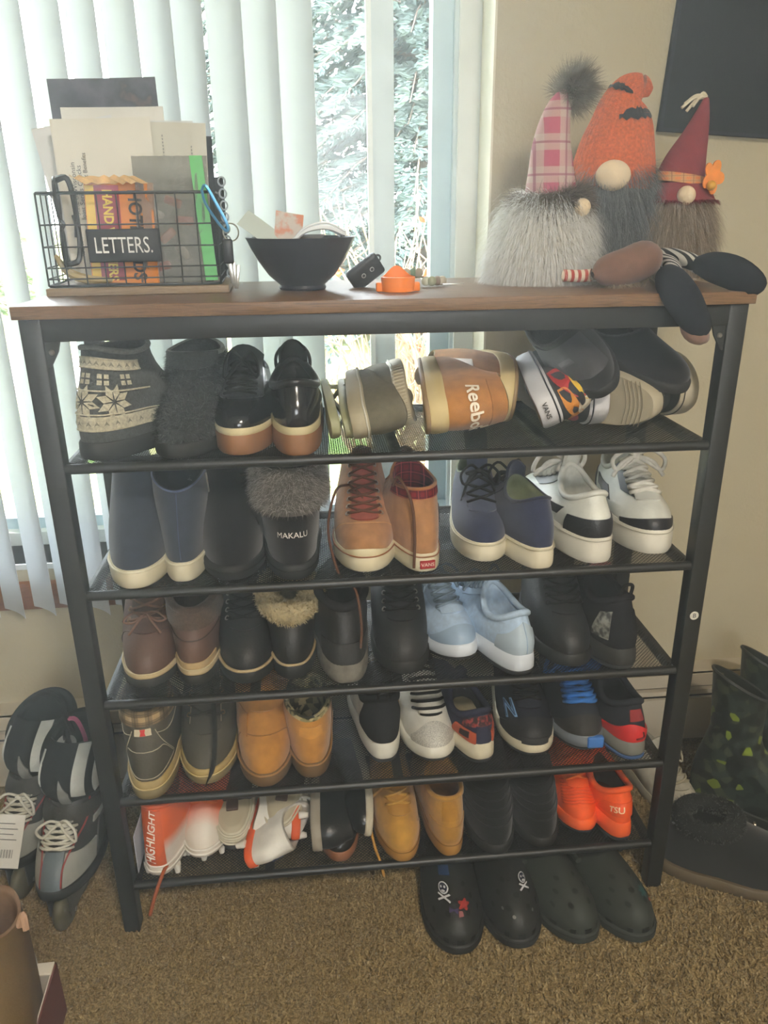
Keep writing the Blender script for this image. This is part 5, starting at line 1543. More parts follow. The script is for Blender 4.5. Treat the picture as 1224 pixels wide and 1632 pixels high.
def house_slipper(label):
    s = Shoe('house_slipper', label, 'slipper', 'black slippers lying on top of the shoes', L=0.25, W=0.094, heel=0.9, sole=(0.018, 0.018), spring=0.006, toe=0.028,
             collar=(0.045, 0.074, 0.038, 0.062, 0.03, 0.032), k=(0.04, 0.01), bulge=0.004, um=suede((30, 30, 32)), lining=knit((34, 34, 36)), depth=0.02)
    s.layer('sole', rubber((28, 28, 28)), 0, 1, 0.002, 0.002, 0.004)
    return s
def orient(s, loc, toe_dir, up):
    d = -Vector(toe_dir).normalized(); u = Vector(up); u = (u - d * u.dot(d)).normalized(); r = d.cross(u)
    M = Matrix((r, d, u)).transposed().to_4x4(); M.translation = Vector(loc)
    s.root.matrix_world = M
    s.root.location = M.translation; s.root.rotation_euler = M.to_euler()
s = house_slipper('black slipper with grey embossed strap panel, lying on the printed sneaker'); orient(s, (0.293, 0.140, Z1 + 0.118), (0.22, -0.86, -0.36), (-0.55, -0.45, 0.70))
pn = s.patch('strap_panel', leather((62, 62, 66), 0.45), -1.35, 0.5, 0.30, 0.92, 0.004, (16, 8))
s.decal('embossed_plate', leather((84, 84, 88), 0.4), [(-0.016, -0.006), (0.016, -0.006), (0.016, 0.006), (-0.016, 0.006)], [(0, 1, 2, 3)], -0.55, 0.6, 0.0055, 0.3, parent=pn)
s = house_slipper('plain black slipper lying sole up across the dark green shoe'); orient(s, (0.385, 0.150, Z1 + 0.108), (0.42, -0.80, -0.36), (0.10, -0.5, 0.85))

# ------------------------------------------------------------------ clogs on the carpet
foam1 = rubber((34, 35, 33), 0.55); foam2 = rubber((46, 50, 44), 0.7)
def clog(label, m, W=0.112, L=0.265):
    s = Shoe('foam_clog', label, 'clog', None, L=L, W=W, heel=0.86, sole=(0.022, 0.018), spring=0.012, toe=0.036,
             collar=(0.06, 0.062, 0.044, 0.084, 0.052, 0.052), k=(0.08, 0.004), bulge=0.007, um=m, lining=m, depth=0.03)
    s.layer('sole', m, 0, 1, 0.004, 0.003, 0.004)
    s.sole_line('sole_groove', rubber((24, 24, 23)), 0.75, 0.0035, 0.0012)
    hm = plain((10, 10, 10), 0.9)
    hx = [(0.0055 * math.cos(a), 0.0055 * math.sin(a)) for a in np.linspace(0, 2 * PI, 10, endpoint=False)]
    for th_, v_ in ((-0.75, 0.42), (-0.3, 0.46), (0.3, 0.46), (0.75, 0.42), (-0.55, 0.62), (0.0, 0.62), (0.55, 0.62), (-0.35, 0.78), (0.35, 0.78)):
        s.decal('vent_hole', hm, hx, [tuple(range(10))], th_, v_, 0.0006)
    for th_ in (-0.85, -0.4, 0.0, 0.4, 0.85): s.patch('side_vent', hm, th_ - 0.07, th_ + 0.07, 0.03, 0.10, 0.0008, (2, 2))
    O('heel_strap', *tube(spline([(-0.046, 0.02, 0.062), (-0.044, 0.08, 0.06), (-0.02, 0.118, 0.058), (0.02, 0.118, 0.058), (0.044, 0.08, 0.06), (0.046, 0.02, 0.062)], 26), 0.0065, 8), m, s.root)
    return s
def skull(s, th0, v0, k=1.0, rot=0.0):
    wm = plain((206, 208, 210), 0.5); dm = plain((38, 44, 66), 0.5)
    ell = lambda cx, cy, rx, ry, n=14: [(k * (cx + rx * math.cos(a)), k * (cy + ry * math.sin(a))) for a in np.linspace(0, 2 * PI, n, endpoint=False)]
    ch = s.decal('skull_charm', wm, ell(0, 0.005, 0.0075, 0.0085), [tuple(range(14))], th0, v0, 0.003, rot)
    s.decal('charm_face', dm, ell(0, 0.005, 0.0058, 0.0068), [tuple(range(14))], th0, v0, 0.0034, rot, ch)
    for sx in (-1, 1):
        s.decal('charm_eye', wm, ell(sx * 0.0026, 0.006, 0.0015, 0.0019, 8), [tuple(range(8))], th0, v0, 0.0038, rot, ch)
        bone = [(k * x, k * y) for x, y in ((-sx * 0.009, -0.0115), (-sx * 0.0075, -0.0135), (sx * 0.009, -0.0045), (sx * 0.0075, -0.0025))]
        s.decal('charm_bone', wm, bone, [(0, 1, 2, 3)], th0, v0, 0.0036, rot, ch)
    s.decal('charm_teeth', wm, ell(0, 0.0005, 0.003, 0.0018, 8), [tuple(range(8))], th0, v0, 0.0038, rot, ch)
s = clog('black foam clog with skull charm and red flower charm', foam1); s.put(0.092, -0.112, 0.001, -1)
skull(s, -0.38, 0.70, 1.5)
fl = [(0.009 * math.cos(a) * (1 + .3 * math.cos(5 * a)), 0.009 * math.sin(a) * (1 + .3 * math.cos(5 * a))) for a in np.linspace(0, 2 * PI, 30, endpoint=False)]
s.decal('flower_charm', plain((150, 44, 36)), fl, [tuple(range(30))], 0.18, 0.56, 0.004)
s.decal('butterfly_charm', plain((64, 50, 92)), [(-.008, -.004), (0, 0), (.006, -.006), (.008, .004), (0, .002), (-.007, .006)], [(0, 1, 4, 5), (1, 2, 3, 4)], -0.1, 0.50, 0.0036)
s.decal('petal_charm', plain((150, 90, 90)), [(-.004, -.005), (.004, -.004), (.003, .004), (-.003, .005)], [(0, 1, 2, 3)], 0.05, 0.46, 0.0038)
s.patch('blue_glint', plain((44, 64, 96), 0.3), -0.5, -0.1, 0.88, 0.98, 0.0015, (4, 3))
s = clog('black foam clog with one skull charm on its side', foam1); s.put(0.200, -0.111, 0.001, 0)
skull(s, 0.38, 0.74, 1.4, -0.1)
for th_, v_ in ((-0.45, 0.44), (-0.1, 0.78), (0.4, 0.40), (-0.15, 0.36)):
    s.decal('silver_rivet', metal((170, 172, 170), 0.3), [(0.003 * math.cos(a), 0.003 * math.sin(a)) for a in np.linspace(0, 2 * PI, 8, endpoint=False)], [tuple(range(8))], th_, v_, 0.003)
s = clog('plain dark green foam clog with toe vents', foam2); s.put(0.318, -0.112, 0.001, 13)
s = clog('dark green foam clog with small teal leaf charm', foam2); s.put(0.418, -0.120, 0.001, 12)
lf = []
for a in np.linspace(0, 2 * PI, 42, endpoint=False):
    r_ = 0.012 * (0.45 + 0.55 * abs(math.cos(3.5 * a))); lf.append((r_ * math.cos(a), r_ * math.sin(a)))
s.decal('leaf_charm', plain((44, 84, 84)), lf, [tuple(range(42))], 0.35, 0.55, 0.0035)
s.decal('red_dot_charm', plain((170, 60, 48)), [(0.003 * math.cos(a), 0.003 * math.sin(a)) for a in np.linspace(0, 2 * PI, 8, endpoint=False)], [tuple(range(8))], 0.42, 0.42, 0.0038)

# ------------------------------------------------------------------ boots beside the rack, on the carpet
s = Shoe('winter_boot', 'black winter boot with curly fleece collar and brown sole', 'boot', None, L=0.29, W=0.118, heel=0.84, sole=(0.034, 0.03), spring=0.010, toe=0.05,
         collar=(0.065, 0.05, 0.042, 0.145, 0.138, 0.135), k=(0.03, 0.06), um=suede((28, 28, 27)), lining=furm((40, 40, 39)), depth=0.08)
s.layer('outsole', rubber((96, 82, 60)), 0, 0.8, 0.003, 0.004, 0.003)
s.layer('outsole_rim', rubber((40, 38, 34)), -0.02, 0.22, 0.001, 0.003, 0.002)
s.collar_cuff('fleece_collar', furm((44, 46, 45)), 0.017, furm_=furm((96, 100, 96)), n=1500, ln=0.006, dz=-0.012)
s.root.location = (0.655, 0.012, 0.001); s.root.rotation_euler = (0, 0, math.radians(70))
s.line('front_seam', suede((44, 44, 42)), [(-1.1, 0.2), (-.6, .45), (0, .5), (.6, .45), (1.1, .2)], 0.0014, 0.0008)
MB().lathe([(0, 0), (0.006, 0), (0.006, 0.003), (0.002, 0.005), (0, 0.005)], 12).xf(Matrix.Translation(Vector(s.at(0.75, 0.62, 0.0))) @ Matrix.Rotation(PI / 2, 4, 'X')).obj('snap_button', metal((150, 140, 124)), s.root)

camo = ramp_mat('camo_print', 'voronoi', 60, [(0.0, (24, 28, 24)), (0.35, (44, 54, 48)), (0.6, (30, 36, 34)), (0.80, (66, 74, 56)), (0.95, (116, 134, 44))], 0.45, 0.1, 200, interp='CONSTANT')
def rubber_boot(label, x, y, yaw):
    s = Shoe('rubber_boot', label, 'boot', None, L=0.29, W=0.108, heel=0.86, sole=(0.03, 0.026), spring=0.008, toe=0.05,
             collar=(0.072, 0.05, 0.043, 0.20, 0.20, 0.20), k=(0.0, 0.10), bulge=0.0, um=None)
    class Sh(Surf):
        def S(q, th, v):
            th = np.asarray(th, float); v = np.asarray(v, float)
            C = s.cring(th)
            f = 1 + 0.12 * v
            top = 0.305 + 0.045 * (-np.cos(th)) * 0 + 0.03 * np.cos(th + 2.6)
            return np.stack([C[..., 0] * f, 0.072 + (C[..., 1] - 0.072) * f + 0.006 * v, C[..., 2] + (top - C[..., 2]) * v], -1)
    s.skin('foot', camo, nv=14)
    sh_ = Sh(); sh_.root = s.root
    sh_.skin('shaft', camo, nv=10)
    sh_.skin('lining', canvas((40, 44, 40)), nv=8, v0=0.1, off=-0.004)
    t_ = np.linspace(0, 2 * PI, 40, endpoint=False)
    O('rim', *tube(sh_.S(t_, np.ones(40)).tolist(), 0.0035, 6, True), rubber((40, 42, 38)), s.root)
    O('size_patch', [sh_.at(-0.6 + 0.8 * a + 2.9, 0.78 + .14 * b, -0.006) for a, b in ((0, 0), (1, 0), (1, 1), (0, 1))], [(0, 1, 2, 3)], canvas((112, 110, 90)), s.root, False)
    s.layer('outsole', rubber((36, 38, 34)), 0, 1, 0.004, 0.003, 0.003)
    s.sole_line('foxing_band', rubber((48, 52, 46)), 1.0, 0.003, 0.003)
    s.line('instep_band', rubber((40, 46, 42)), [(-1.3, 0.2), (-0.8, 0.45), (0, 0.52), (0.8, 0.45), (1.3, 0.2)], 0.0022, 0.0006)
    s.root.location = (x, y, 0.001); s.root.rotation_euler = (0, 0, math.radians(yaw))
    return s
rubber_boot('tall camouflage rubber boot with open top beside the rack', 0.790, 0.165, 60)
rubber_boot('tall camouflage rubber boot cut by the picture edge', 0.888, 0.232, 60)
s = Shoe('white_trainer', 'worn white trainer with loose lace behind the fleece boot', 'sneaker', None, L=0.25, W=0.095, heel=0.84, sole=(0.028, 0.024), spring=0.008, toe=0.03,
         collar=(0.06, 0.05, 0.032, 0.11, 0.085, 0.095), k=(0.06, 0.04), um=leather((182, 178, 160), 0.6), lining=canvas((150, 146, 130)), depth=0.05)
s.layer('sole', rubber((180, 174, 152)), 0, 1, 0.002, 0.002)
s.tongue(canvas((176, 172, 156)), 0.42, 0.46, 0.02)
s.laces(canvas((170, 164, 142)), 0.5, 0.52, 0.95, 6, 0.0026, 0.03)
s.put(0.555, 0.275, 0.001, -60, True, pitch=0)
s.root.location = (0.605, 0.262, 0.001); s.root.rotation_euler = (0, 0, math.radians(14))

# ------------------------------------------------------------------ inline skates
def skate(label, x, yf, yaw, with_tag=False):
    s = Shoe('inline_skate', label, 'skate', 'grey inline skates', L=0.29, W=0.108, heel=0.84, sole=(0.02, 0.02), spring=0.012, toe=0.036,
             collar=(0.055, 0.06, 0.044, 0.165, 0.15, 0.155), k=(0.03, 0.07), um=leather((52, 54, 54), 0.5), lining=canvas((26, 28, 28)), depth=0.06)
    s.layer('sole_plate', rubber((36, 38, 38)), 0, 1, 0.003, 0.003)
    gr = leather((150, 152, 144), 0.4); rd = plain((150, 52, 48), 0.5)
    for q in (-1, 1):
        s.patch('toe_panel', gr, q * 0.30, q * 1.15, lambda a: 0.05 + 0.03 * a, lambda a: 0.40 - 0.1 * a, 0.003, (10, 6))
        s.patch('side_panel', leather((60, 60, 58)), q * 1.2, q * 2.2, 0.1, 0.5, 0.003, (10, 6))
        s.line('red_piping', rd, [(q * 0.26, 0.06), (q * 0.30, 0.30), (q * 0.55, 0.48), (q * 0.8, 0.62), (q * 0.8, 0.8)], 0.0018, 0.0025)
        s.patch('stripe', gr, q * 1.0, q * 1.5, 0.50, 0.56, 0.004, (6, 2)); s.patch('stripe', leather((70, 40, 40)), q * 1.0, q * 1.5, 0.58, 0.66, 0.004, (6, 2))
    s.patch('centre_panel', leather((96, 108, 114), 0.45), -0.26, 0.26, 0.04, 0.42, 0.003, (8, 6))
    s.laces(canvas((206, 204, 190)), 0.5, 0.42, 0.64, 6, 0.0026, 0.034, tails=0.0)
    st_ = s.patch('instep_strap', leather((46, 46, 42), 0.6), -1.9, 1.9, 0.62, 0.76, 0.009, (26, 4))
    # hinged cuff and padded tongue
    class Cuff(Surf):
        def S(q, th, v):
            th = np.asarray(th, float); v = np.asarray(v, float)
            r1 = 0.056 + 0.010 * np.sin(v * PI); cz = 0.118 + 0.068 * v - 0.028 * np.cos(th) * v + 0.012 * np.cos(th) * (1 - v)
            y = 0.052 - (0.066 + 0.012 * np.sin(v * PI)) * np.cos(th) + 0.004 * v
            return np.stack([r1 * np.sin(th), y, cz], -1)
    cu = Cuff(); cu.root = s.root
    cuff = cu.skin('cuff', leather((28, 30, 30), 0.45), nv=10)
    cu.skin('cuff_lining', canvas((22, 24, 24)), nv=6, v0=0.2, off=-0.010)
    t_ = np.linspace(0, 2 * PI, 40, endpoint=False)
    O('padded_rim', *tube(cu.S(t_, np.ones(40)).tolist(), 0.011, 8, True), canvas((26, 28, 28)), s.root)
    class Dome(Surf):
        def S(q, th, v):
            a = np.asarray(th, float); b_ = np.asarray(v, float)
            return np.stack([0.058 * np.sin(a), 0.05 - 0.082 * np.cos(a) - 0.018 * np.sin(b_ * PI) + 0.06 * b_ * b_, 0.132 + 0.078 * b_ - 0.012 * a * a * b_], -1)
    do = Dome(); do.root = s.root
    do.patch('padded_tongue', canvas((24, 26, 27)), -1.2, 1.2, 0.0, 1.0, 0.004, (16, 10))
    lg_ = leather((168, 172, 166), 0.4)
    do.patch('tongue_panel', lg_, 0.28, 0.62, lambda a: 0.25 - .1 * a, lambda a: 0.98, 0.007, (6, 9))
    do.patch('tongue_panel', lg_, 0.85, 1.15, lambda a: 0.1 + .2 * a, lambda a: 0.95, 0.007, (5, 9))
    do.patch('tongue_panel', lg_, -1.18, -0.98, 0.15, 0.85, 0.007, (4, 9))
    do.patch('tongue_panel', leather((120, 122, 118), 0.4), -0.05, 0.22, lambda a: 0.0, lambda a: 0.55 - .25 * a, 0.007, (5, 7))
    for q in (-1, 1):
        cu.patch('cuff_panel', leather((164, 166, 160), 0.4), q * 0.55, q * 0.95, lambda a: 0.15 + 0.1 * a, lambda a: 0.95 - 0.05 * a, 0.004, (6, 8))
        cu.patch('cuff_panel', leather((150, 152, 146), 0.4), q * 1.35, q * 1.6, lambda a: 0.2 + .2 * a, 0.9, 0.004, (4, 8))
    cu.text('cuff_logo', plain((190, 190, 186)), 'J', 0.02, 1.15, 0.42, 0.5, 0.005, 0.0008)
    O('buckle_strap', *tube([cu.at(a, 0.22, 0.006) for a in np.linspace(-1.5, 1.5, 16)], 0.006, 6), leather((20, 20, 20), 0.3), s.root)
    # frame and wheels
    fm = metal((150, 152, 150), 0.4)
    for q in (-1, 1): rbox('frame_rail', fm, (q * 0.019, 0.0, -0.022), (0.003, 0.25, 0.05), 0.001, s.root)
    wm_ = rubber((92, 88, 66), 0.45)
    for y in (-0.108, -0.036, 0.036, 0.108):
        wl = MB().lathe([(0.008, -0.012), (0.026, -0.012), (0.034, -0.006), (0.036, 0), (0.034, 0.006), (0.026, 0.012), (0.008, 0.012)], 24).xf(Matrix.Translation((0, y, -0.046)) @ Matrix.Rotation(PI / 2, 4, 'Y')).obj('wheel', wm_, s.root)
        MB().tube([(-0.022, y, -0.046), (0.022, y, -0.046)], 0.004, 8).obj('axle', m_silver, wl)
    s.put(x, yf, 0.084, yaw)
    if with_tag:
        M = frame_on((0.010, -0.150, 0.085), (1, 0.10, -0.12), (0.12, 0.55, 0.8))
        V = [M @ Vector(v) for v in ((-0.03, -0.045, 0), (0.03, -0.045, 0), (0.03, 0.045, 0), (-0.03, 0.045, 0), (-0.03, -0.045, .0006), (0.03, -0.045, .0006), (0.03, 0.045, .0006), (-0.03, 0.045, .0006))]
        tg = O('price_tag', V, [(3, 2, 1, 0), (4, 5, 6, 7), (0, 1, 5, 4), (1, 2, 6, 5), (2, 3, 7, 6), (3, 0, 4, 7)], plain((214, 212, 204), 0.8), s.root, False)
        mb = MB()
        for i in range(22):
            if i % 3 != 2: 
                x0 = -0.018 + i * 0.0016; mb.box(x0, x0 + 0.0009, -0.028, -0.014, 0.0008, 0.001)
        for r_ in range(4): mb.box(-0.022, 0.020 - 0.006 * (r_ % 2), 0.002 + r_ * 0.009, 0.0035 + r_ * 0.009, 0.0008, 0.001)
        mb.xf(M).obj('tag_print', plain((90, 90, 88)), tg, False)
    return s
skate('grey and black inline skate with red piping beside the rack post', -0.612, -0.005, -5)
skate('grey and black inline skate with white price tag at the picture edge', -0.712, 0.075, -8, True)
tgs = empty('skate_strap', (-0.64, 0.25, 0.30), label='black strap with pink trim looped above the skates', cat='strap')
MB().tube(spline([(-0.06, 0.0, 0.03), (-0.02, 0.01, 0.045), (0.01, 0.0, 0.03), (0.018, -0.01, 0.0), (0.024, -0.01, -0.03)], 20), 0.006, 6).obj('webbing', canvas((28, 28, 30)), tgs)
MB().tube(spline([(0.018, -0.01, 0.0), (0.036, -0.012, -0.002), (0.046, -0.012, -0.04), (0.046, -0.012, -0.075)], 16), 0.0045, 6).obj('pink_trim', canvas((170, 74, 110)), tgs)
MB().tube(spline([(0.018, -0.01, 0.0), (0.012, -0.012, -0.03), (0.014, -0.012, -0.065)], 10), 0.0045, 6).obj('webbing', canvas((28, 28, 30)), tgs)

# ------------------------------------------------------------------ open shoe box with a brown boot, at the corner of the picture
bx = empty('shoe_box', (-0.718, -0.266, 0.0), (0, 0, math.radians(2)), label='open shoe box with dull red sides and pale inside', cat='box')
mr_ = plain((112, 62, 54), 0.7); mi_ = plain((214, 204, 186), 0.8)
BW, BD, BH, bt = 0.32, 0.24, 0.11, 0.003
for nm, a in (('bottom', (-BW / 2, BW / 2, -BD / 2, BD / 2, 0.001, 0.004)),): MB().box(*a).obj(nm, mi_, bx, False)
for nm, a, b_ in (('side', (BW / 2 - bt, BW / 2, -BD / 2, BD / 2, 0.001, BH), (-1, 0)), ('side', (-BW / 2, -BW / 2 + bt, -BD / 2, BD / 2, 0.001, BH), (1, 0)), ('end', (-BW / 2, BW / 2, BD / 2 - bt, BD / 2, 0.001, BH), (0, -1)), ('end', (-BW / 2, BW / 2, -BD / 2, -BD / 2 + bt, 0.001, BH), (0, 1))):
    o = MB().box(*a).obj(nm, mr_, bx, False)
    dx, dy = b_
    e = 0.0018
    if dx: xx = a[0] - e if dx < 0 else a[1]; MB().box(xx, xx + e, a[2] + bt, a[3] - bt, 0.004, BH + .0005).obj('inner_liner', mi_, o, False)
    else: yy = a[2] - e if dy < 0 else a[3]; MB().box(a[0] + bt, a[1] - bt, yy, yy + e, 0.004, BH + .0005).obj('inner_liner', mi_, o, False)
rbox('folded_lip', mi_, (0, BD / 2 - 0.012, BH + 0.002), (BW - 0.004, 0.022, 0.004), 0.001, bx)
s = Shoe('leather_boot', 'brown leather boot standing in the open shoe box', 'boot', None, L=0.225, W=0.096, heel=0.84, sole=(0.028, 0.024), spring=0.005, toe=0.04,
         collar=(0.05, 0.050, 0.038, 0.285, 0.275, 0.29), k=(0.02, 0.15), um=leather((104, 82, 46), 0.45), lining=canvas((120, 92, 66)), depth=0.1)
s.layer('sole', rubber((50, 44, 34)), 0, 1, 0.002, 0.002)
s.put(-0.600, -0.372, 0.006, 2)
for q in (-1, 1):
    c = s.at(q * 1.4, 0.98, 0.002)
    O('pull_tab', *tube(spline([c, c + np.array([q * 0.008, 0, 0.02]), c + np.array([q * 0.012, -0.008, 0.0])], 10), 0.005, 6), canvas((176, 140, 112)), s.root)
s.line('vamp_seam', leather((80, 62, 34)), [(-1.2, 0.2), (0, 0.45), (1.2, 0.2)], 0.001, 0.0008)
s = Shoe('grey_sneaker', 'slate blue sneaker with white stripe lying under the skate', 'sneaker', None, L=0.24, W=0.09, heel=0.84, sole=(0.022, 0.02), spring=0.006, toe=0.028,
         collar=(0.055, 0.05, 0.032, 0.074, 0.056, 0.064), k=(0.055, 0.03), um=canvas((72, 78, 90)), lining=canvas((40, 42, 46)), depth=0.05)
s.layer('sole', rubber((60, 62, 62)), 0, 1, 0.002, 0.002)
s.sole_line('foxing_stripe', rubber((190, 190, 184)), 0.7, 0.003, 0.0016)
s.root.location = (-0.70, -0.035, 0.001); s.root.rotation_euler = (0, 0, math.radians(32))
# ------------------------------------------------------------------ things on the rack top
TZ = H + 0.0004
# wire letter basket
bk = empty('wire_basket', (-0.369, 0.128, TZ), (0, 0, math.radians(2.5)), label='dark wire desk basket with wooden base and black name plate', cat='basket')
bw, bd, bh = 0.242, 0.145, 0.126
rbox('base_board', wood_mat('pale_wood', (120, 100, 78), (150, 128, 102), (3, 60, 60)), (0.004, bd / 2 - 0.002, 0.0055), (bw + 0.016, bd + 0.014, 0.011), 0.0015, bk)
m_wire = mat('dark_wire', (42, 46, 48), 0.45, 0.08, 20, 0.05, 300)
rim = [(-bw / 2, 0, bh + .012), (bw / 2, 0, bh + .012), (bw / 2, bd, bh + .012), (-bw / 2, bd, bh + .012)]
def frame_loop(z, r, name):
    P = []
    cs = [(-bw / 2, 0), (bw / 2, 0), (bw / 2, bd), (-bw / 2, bd)]
    for i in range(4):
        a, b_ = np.array(cs[i]), np.array(cs[(i + 1) % 4])
        for t_ in (0.03, 0.5, 0.97): q = a + (b_ - a) * t_; P.append((q[0], q[1], z))
    MB().tube(P, r, 8, True).obj(name, m_wire, bk)
frame_loop(bh + 0.012, 0.0022, 'rim'); frame_loop(0.0135, 0.002, 'bottom_loop')
def grid(name, n, f, zs):
    mb = MB()
    for i in range(n + 1): mb.tube([f(i / n, 0.0135), f(i / n, bh + 0.012)], 0.00105, 6)
    for z in zs: mb.tube([f(0, z), f(1, z)], 0.00105, 6)
    return mb.obj(name, m_wire, bk)
zsr = [0.012 + bh * q for q in (0.21, 0.435, 0.67, 0.09)]
grid('front_grid', 9, lambda t_, z: (-bw / 2 + bw * t_, -0.001, z), zsr)
grid('back_grid', 9, lambda t_, z: (-bw / 2 + bw * t_, bd + 0.001, z), zsr)
grid('side_grid', 5, lambda t_, z: (-bw / 2 - 0.001, bd * t_, z), zsr)
grid('side_grid', 5, lambda t_, z: (bw / 2 + 0.001, bd * t_, z), zsr)
pq = rbox('name_plate', plain((34, 36, 38), 0.6), (-0.010, -0.0045, 0.068), (0.100, 0.003, 0.045), 0.002, bk)
flat_text('plate_lettering', 'LETTERS.', 0.031, plain((226, 226, 220), 0.7), frame_on((-0.010, -0.0062, 0.0675), (1, 0, 0), (0, 0, 1)), pq, 0.0, 0.0, 0.0003, 0.66)

BX, BY = -0.362, 0.128
def paper(name, label, cat, cx, y, w_, z0, h_, c, tilt=0.0, lean=0.06, bow=0.004, group=None, m=None, thick=0.0006):
    """a sheet standing in the basket"""
    rows = []
    ca, sa = math.cos(tilt), math.sin(tilt)
    for v in np.linspace(0, 1, 6):
        r_ = []
        for u in np.linspace(-0.5, 0.5, 9):
            x = u * w_; z = v * h_
            r_.append((cx + x * ca - z * sa, y + lean * v * h_ + bow * math.cos(u * 3) + 0.5 * bow * v * v, z0 + x * sa + z * ca))
        rows.append(r_)
    o = sheet(name, m or plain(c, 0.8), rows, thick, None)
    tag(o, label, cat, group)
    o['lean'] = lean
    return o
ZB = TZ + 0.0145
mph = ramp_mat('photo_print', 'noise', 14, [(0.3, (46, 46, 58)), (0.5, (92, 90, 104)), (0.62, (60, 58, 66)), (0.75, (150, 112, 96))], 0.4, 0, detail=4)
paper('photo_print', 'dark glossy photo print standing tallest at the basket back', 'photo', -0.408, 0.262, 0.158, ZB, 0.285, (90, 90, 100), 0.02, 0.02, m=mph)
GP = 'papers in the letter basket'
P2 = (232, 230, 222)
paper('letter_sheet', 'white sheet standing just in front of the dark photo print', 'paper', -0.398, 0.250, 0.150, ZB, 0.245, P2, 0.01, 0.02, group=GP)
paper('letter_sheet', 'white sheet with its edge rising between the tall papers', 'paper', -0.384, 0.240, 0.200, ZB, 0.226, (222, 224, 222), -0.01, 0.02, group=GP)
paper('letter_sheet', 'white sheet leaning out over the basket end', 'paper', -0.425, 0.226, 0.118, ZB + 0.03, 0.195, (226, 228, 228), 0.16, 0.02, group=GP)
ls = paper('envelope', 'wide pale envelope standing behind the clear plastic bag', 'envelope', -0.362, 0.212, 0.190, ZB, 0.222, (214, 212, 198), -0.03, 0.02, group=GP)
lm = paper('letter_sheet', 'large white letter with printed lines running upward', 'paper', -0.402, 0.186, 0.140, ZB, 0.224, (228, 226, 214), 0.02, 0.03, group=GP)
ink = plain((96, 98, 98), 0.8)
for k, (tx, sx, sz, zz) in enumerate((('Joint Series Checks', -0.040, 0.0095, 0.125), ('State of Wisconsin', -0.048, 0.0095, 0.13), ('Land Line or District Benefits', -0.031, 0.0085, 0.128), ('123 4TH ST', -0.03, 0.008, 0.045), ('TO THE ORDER OF', -0.04, 0.007, 0.05), ('AUG 17 1', -0.05, 0.007, 0.05))):
    zc = ZB + zz
    flat_text('printed_line', tx, sz, ink, frame_on((-0.402 + sx - zz * 0.02, 0.186 + 0.03 * zz + 0.0012, zc), (0.02, 0, 1), (-1, 0, 0.02)), lm)
for xx, zz in ((-0.325, 0.185), (-0.284, 0.17)):
    mb = MB()
    for q in range(9): mb.box(xx, xx + 0.0016, 0.2135, 0.2139, ZB + zz - 0.02 + q * 0.0045, ZB + zz - 0.0175 + q * 0.0045)
    mb.obj('printed_line', plain((150, 150, 146)), ls, False)
paper('black_card', 'black card poking out beyond the wide envelope', 'card', -0.288, 0.246, 0.055, ZB, 0.205, (36, 38, 42), -0.02, 0.02)
paper('black_card', 'small black card poking out low at the basket end', 'card', -0.268, 0.262, 0.045, ZB, 0.148, (30, 32, 36), 0.0, 0.02)

# hand warmer packet
m_or = plain((226, 140, 52), 0.35); m_rd = plain((150, 34, 56), 0.35); m_yl = plain((232, 196, 70), 0.4)
hw = paper('warmer_packet', 'orange and red hand warmer packet behind the name plate', 'packet', -0.388, 0.150, 0.096, ZB, 0.138, (226, 140, 52), -0.03, 0.04, 0.006, m=m_or, thick=0.006)
def on_packet(dx, z, off=0.0): return (-0.388 + dx + 0.03 * z, 0.150 + 0.04 * z + 0.006 * math.cos(dx / 0.096 * 3) - 0.0042 - off, ZB + z)
def strip_p(x0, x1, z0, z1, m, nm):
    V = []; n_ = 6
    for zz in (z0, z1):
        for i in range(n_ + 1): V.append(on_packet(x0 + (x1 - x0) * i / n_, zz, 0.0))
    O(nm, V, [(i, i + 1, n_ + 1 + i + 1, n_ + 1 + i) for i in range(n_)], m, hw, False)
strip_p(-0.046, -0.034, 0.004, 0.134, m_yl, 'yellow_band'); strip_p(-0.034, 0.0, 0.004, 0.134, m_rd, 'red_band')
for tx, dx, c, sz, zc in (('HAND WARMERS', -0.017, (236, 210, 96), 0.0185, 0.066), ('HOTHANDS', 0.021, (40, 34, 32), 0.026, 0.066)):
    p_ = on_packet(dx, zc, 0.0012)
    flat_text('packet_lettering', tx, sz, plain(c, 0.6), frame_on(p_, (-0.03, -0.04, -1), (1, 0.05, -0.03)), hw, 0.0006, 0, 0.0, 0.86)
rows = [[(-0.340 + u * 0.10 - 0.02 * v, 0.1465 + 0.012 * math.sin(u * 9) * (1 - v) + 0.01 * v, ZB + 0.136 + 0.010 * v + 0.002 * math.sin(u * 40)) for u in np.linspace(-.9, 0, 14)] for v in (0, .5, 1)]
sheet('crimped_seal', mat('clear_film', (230, 190, 130), 0.15, 0.2, 80, 0.4, 200), rows, 0.0006, hw)
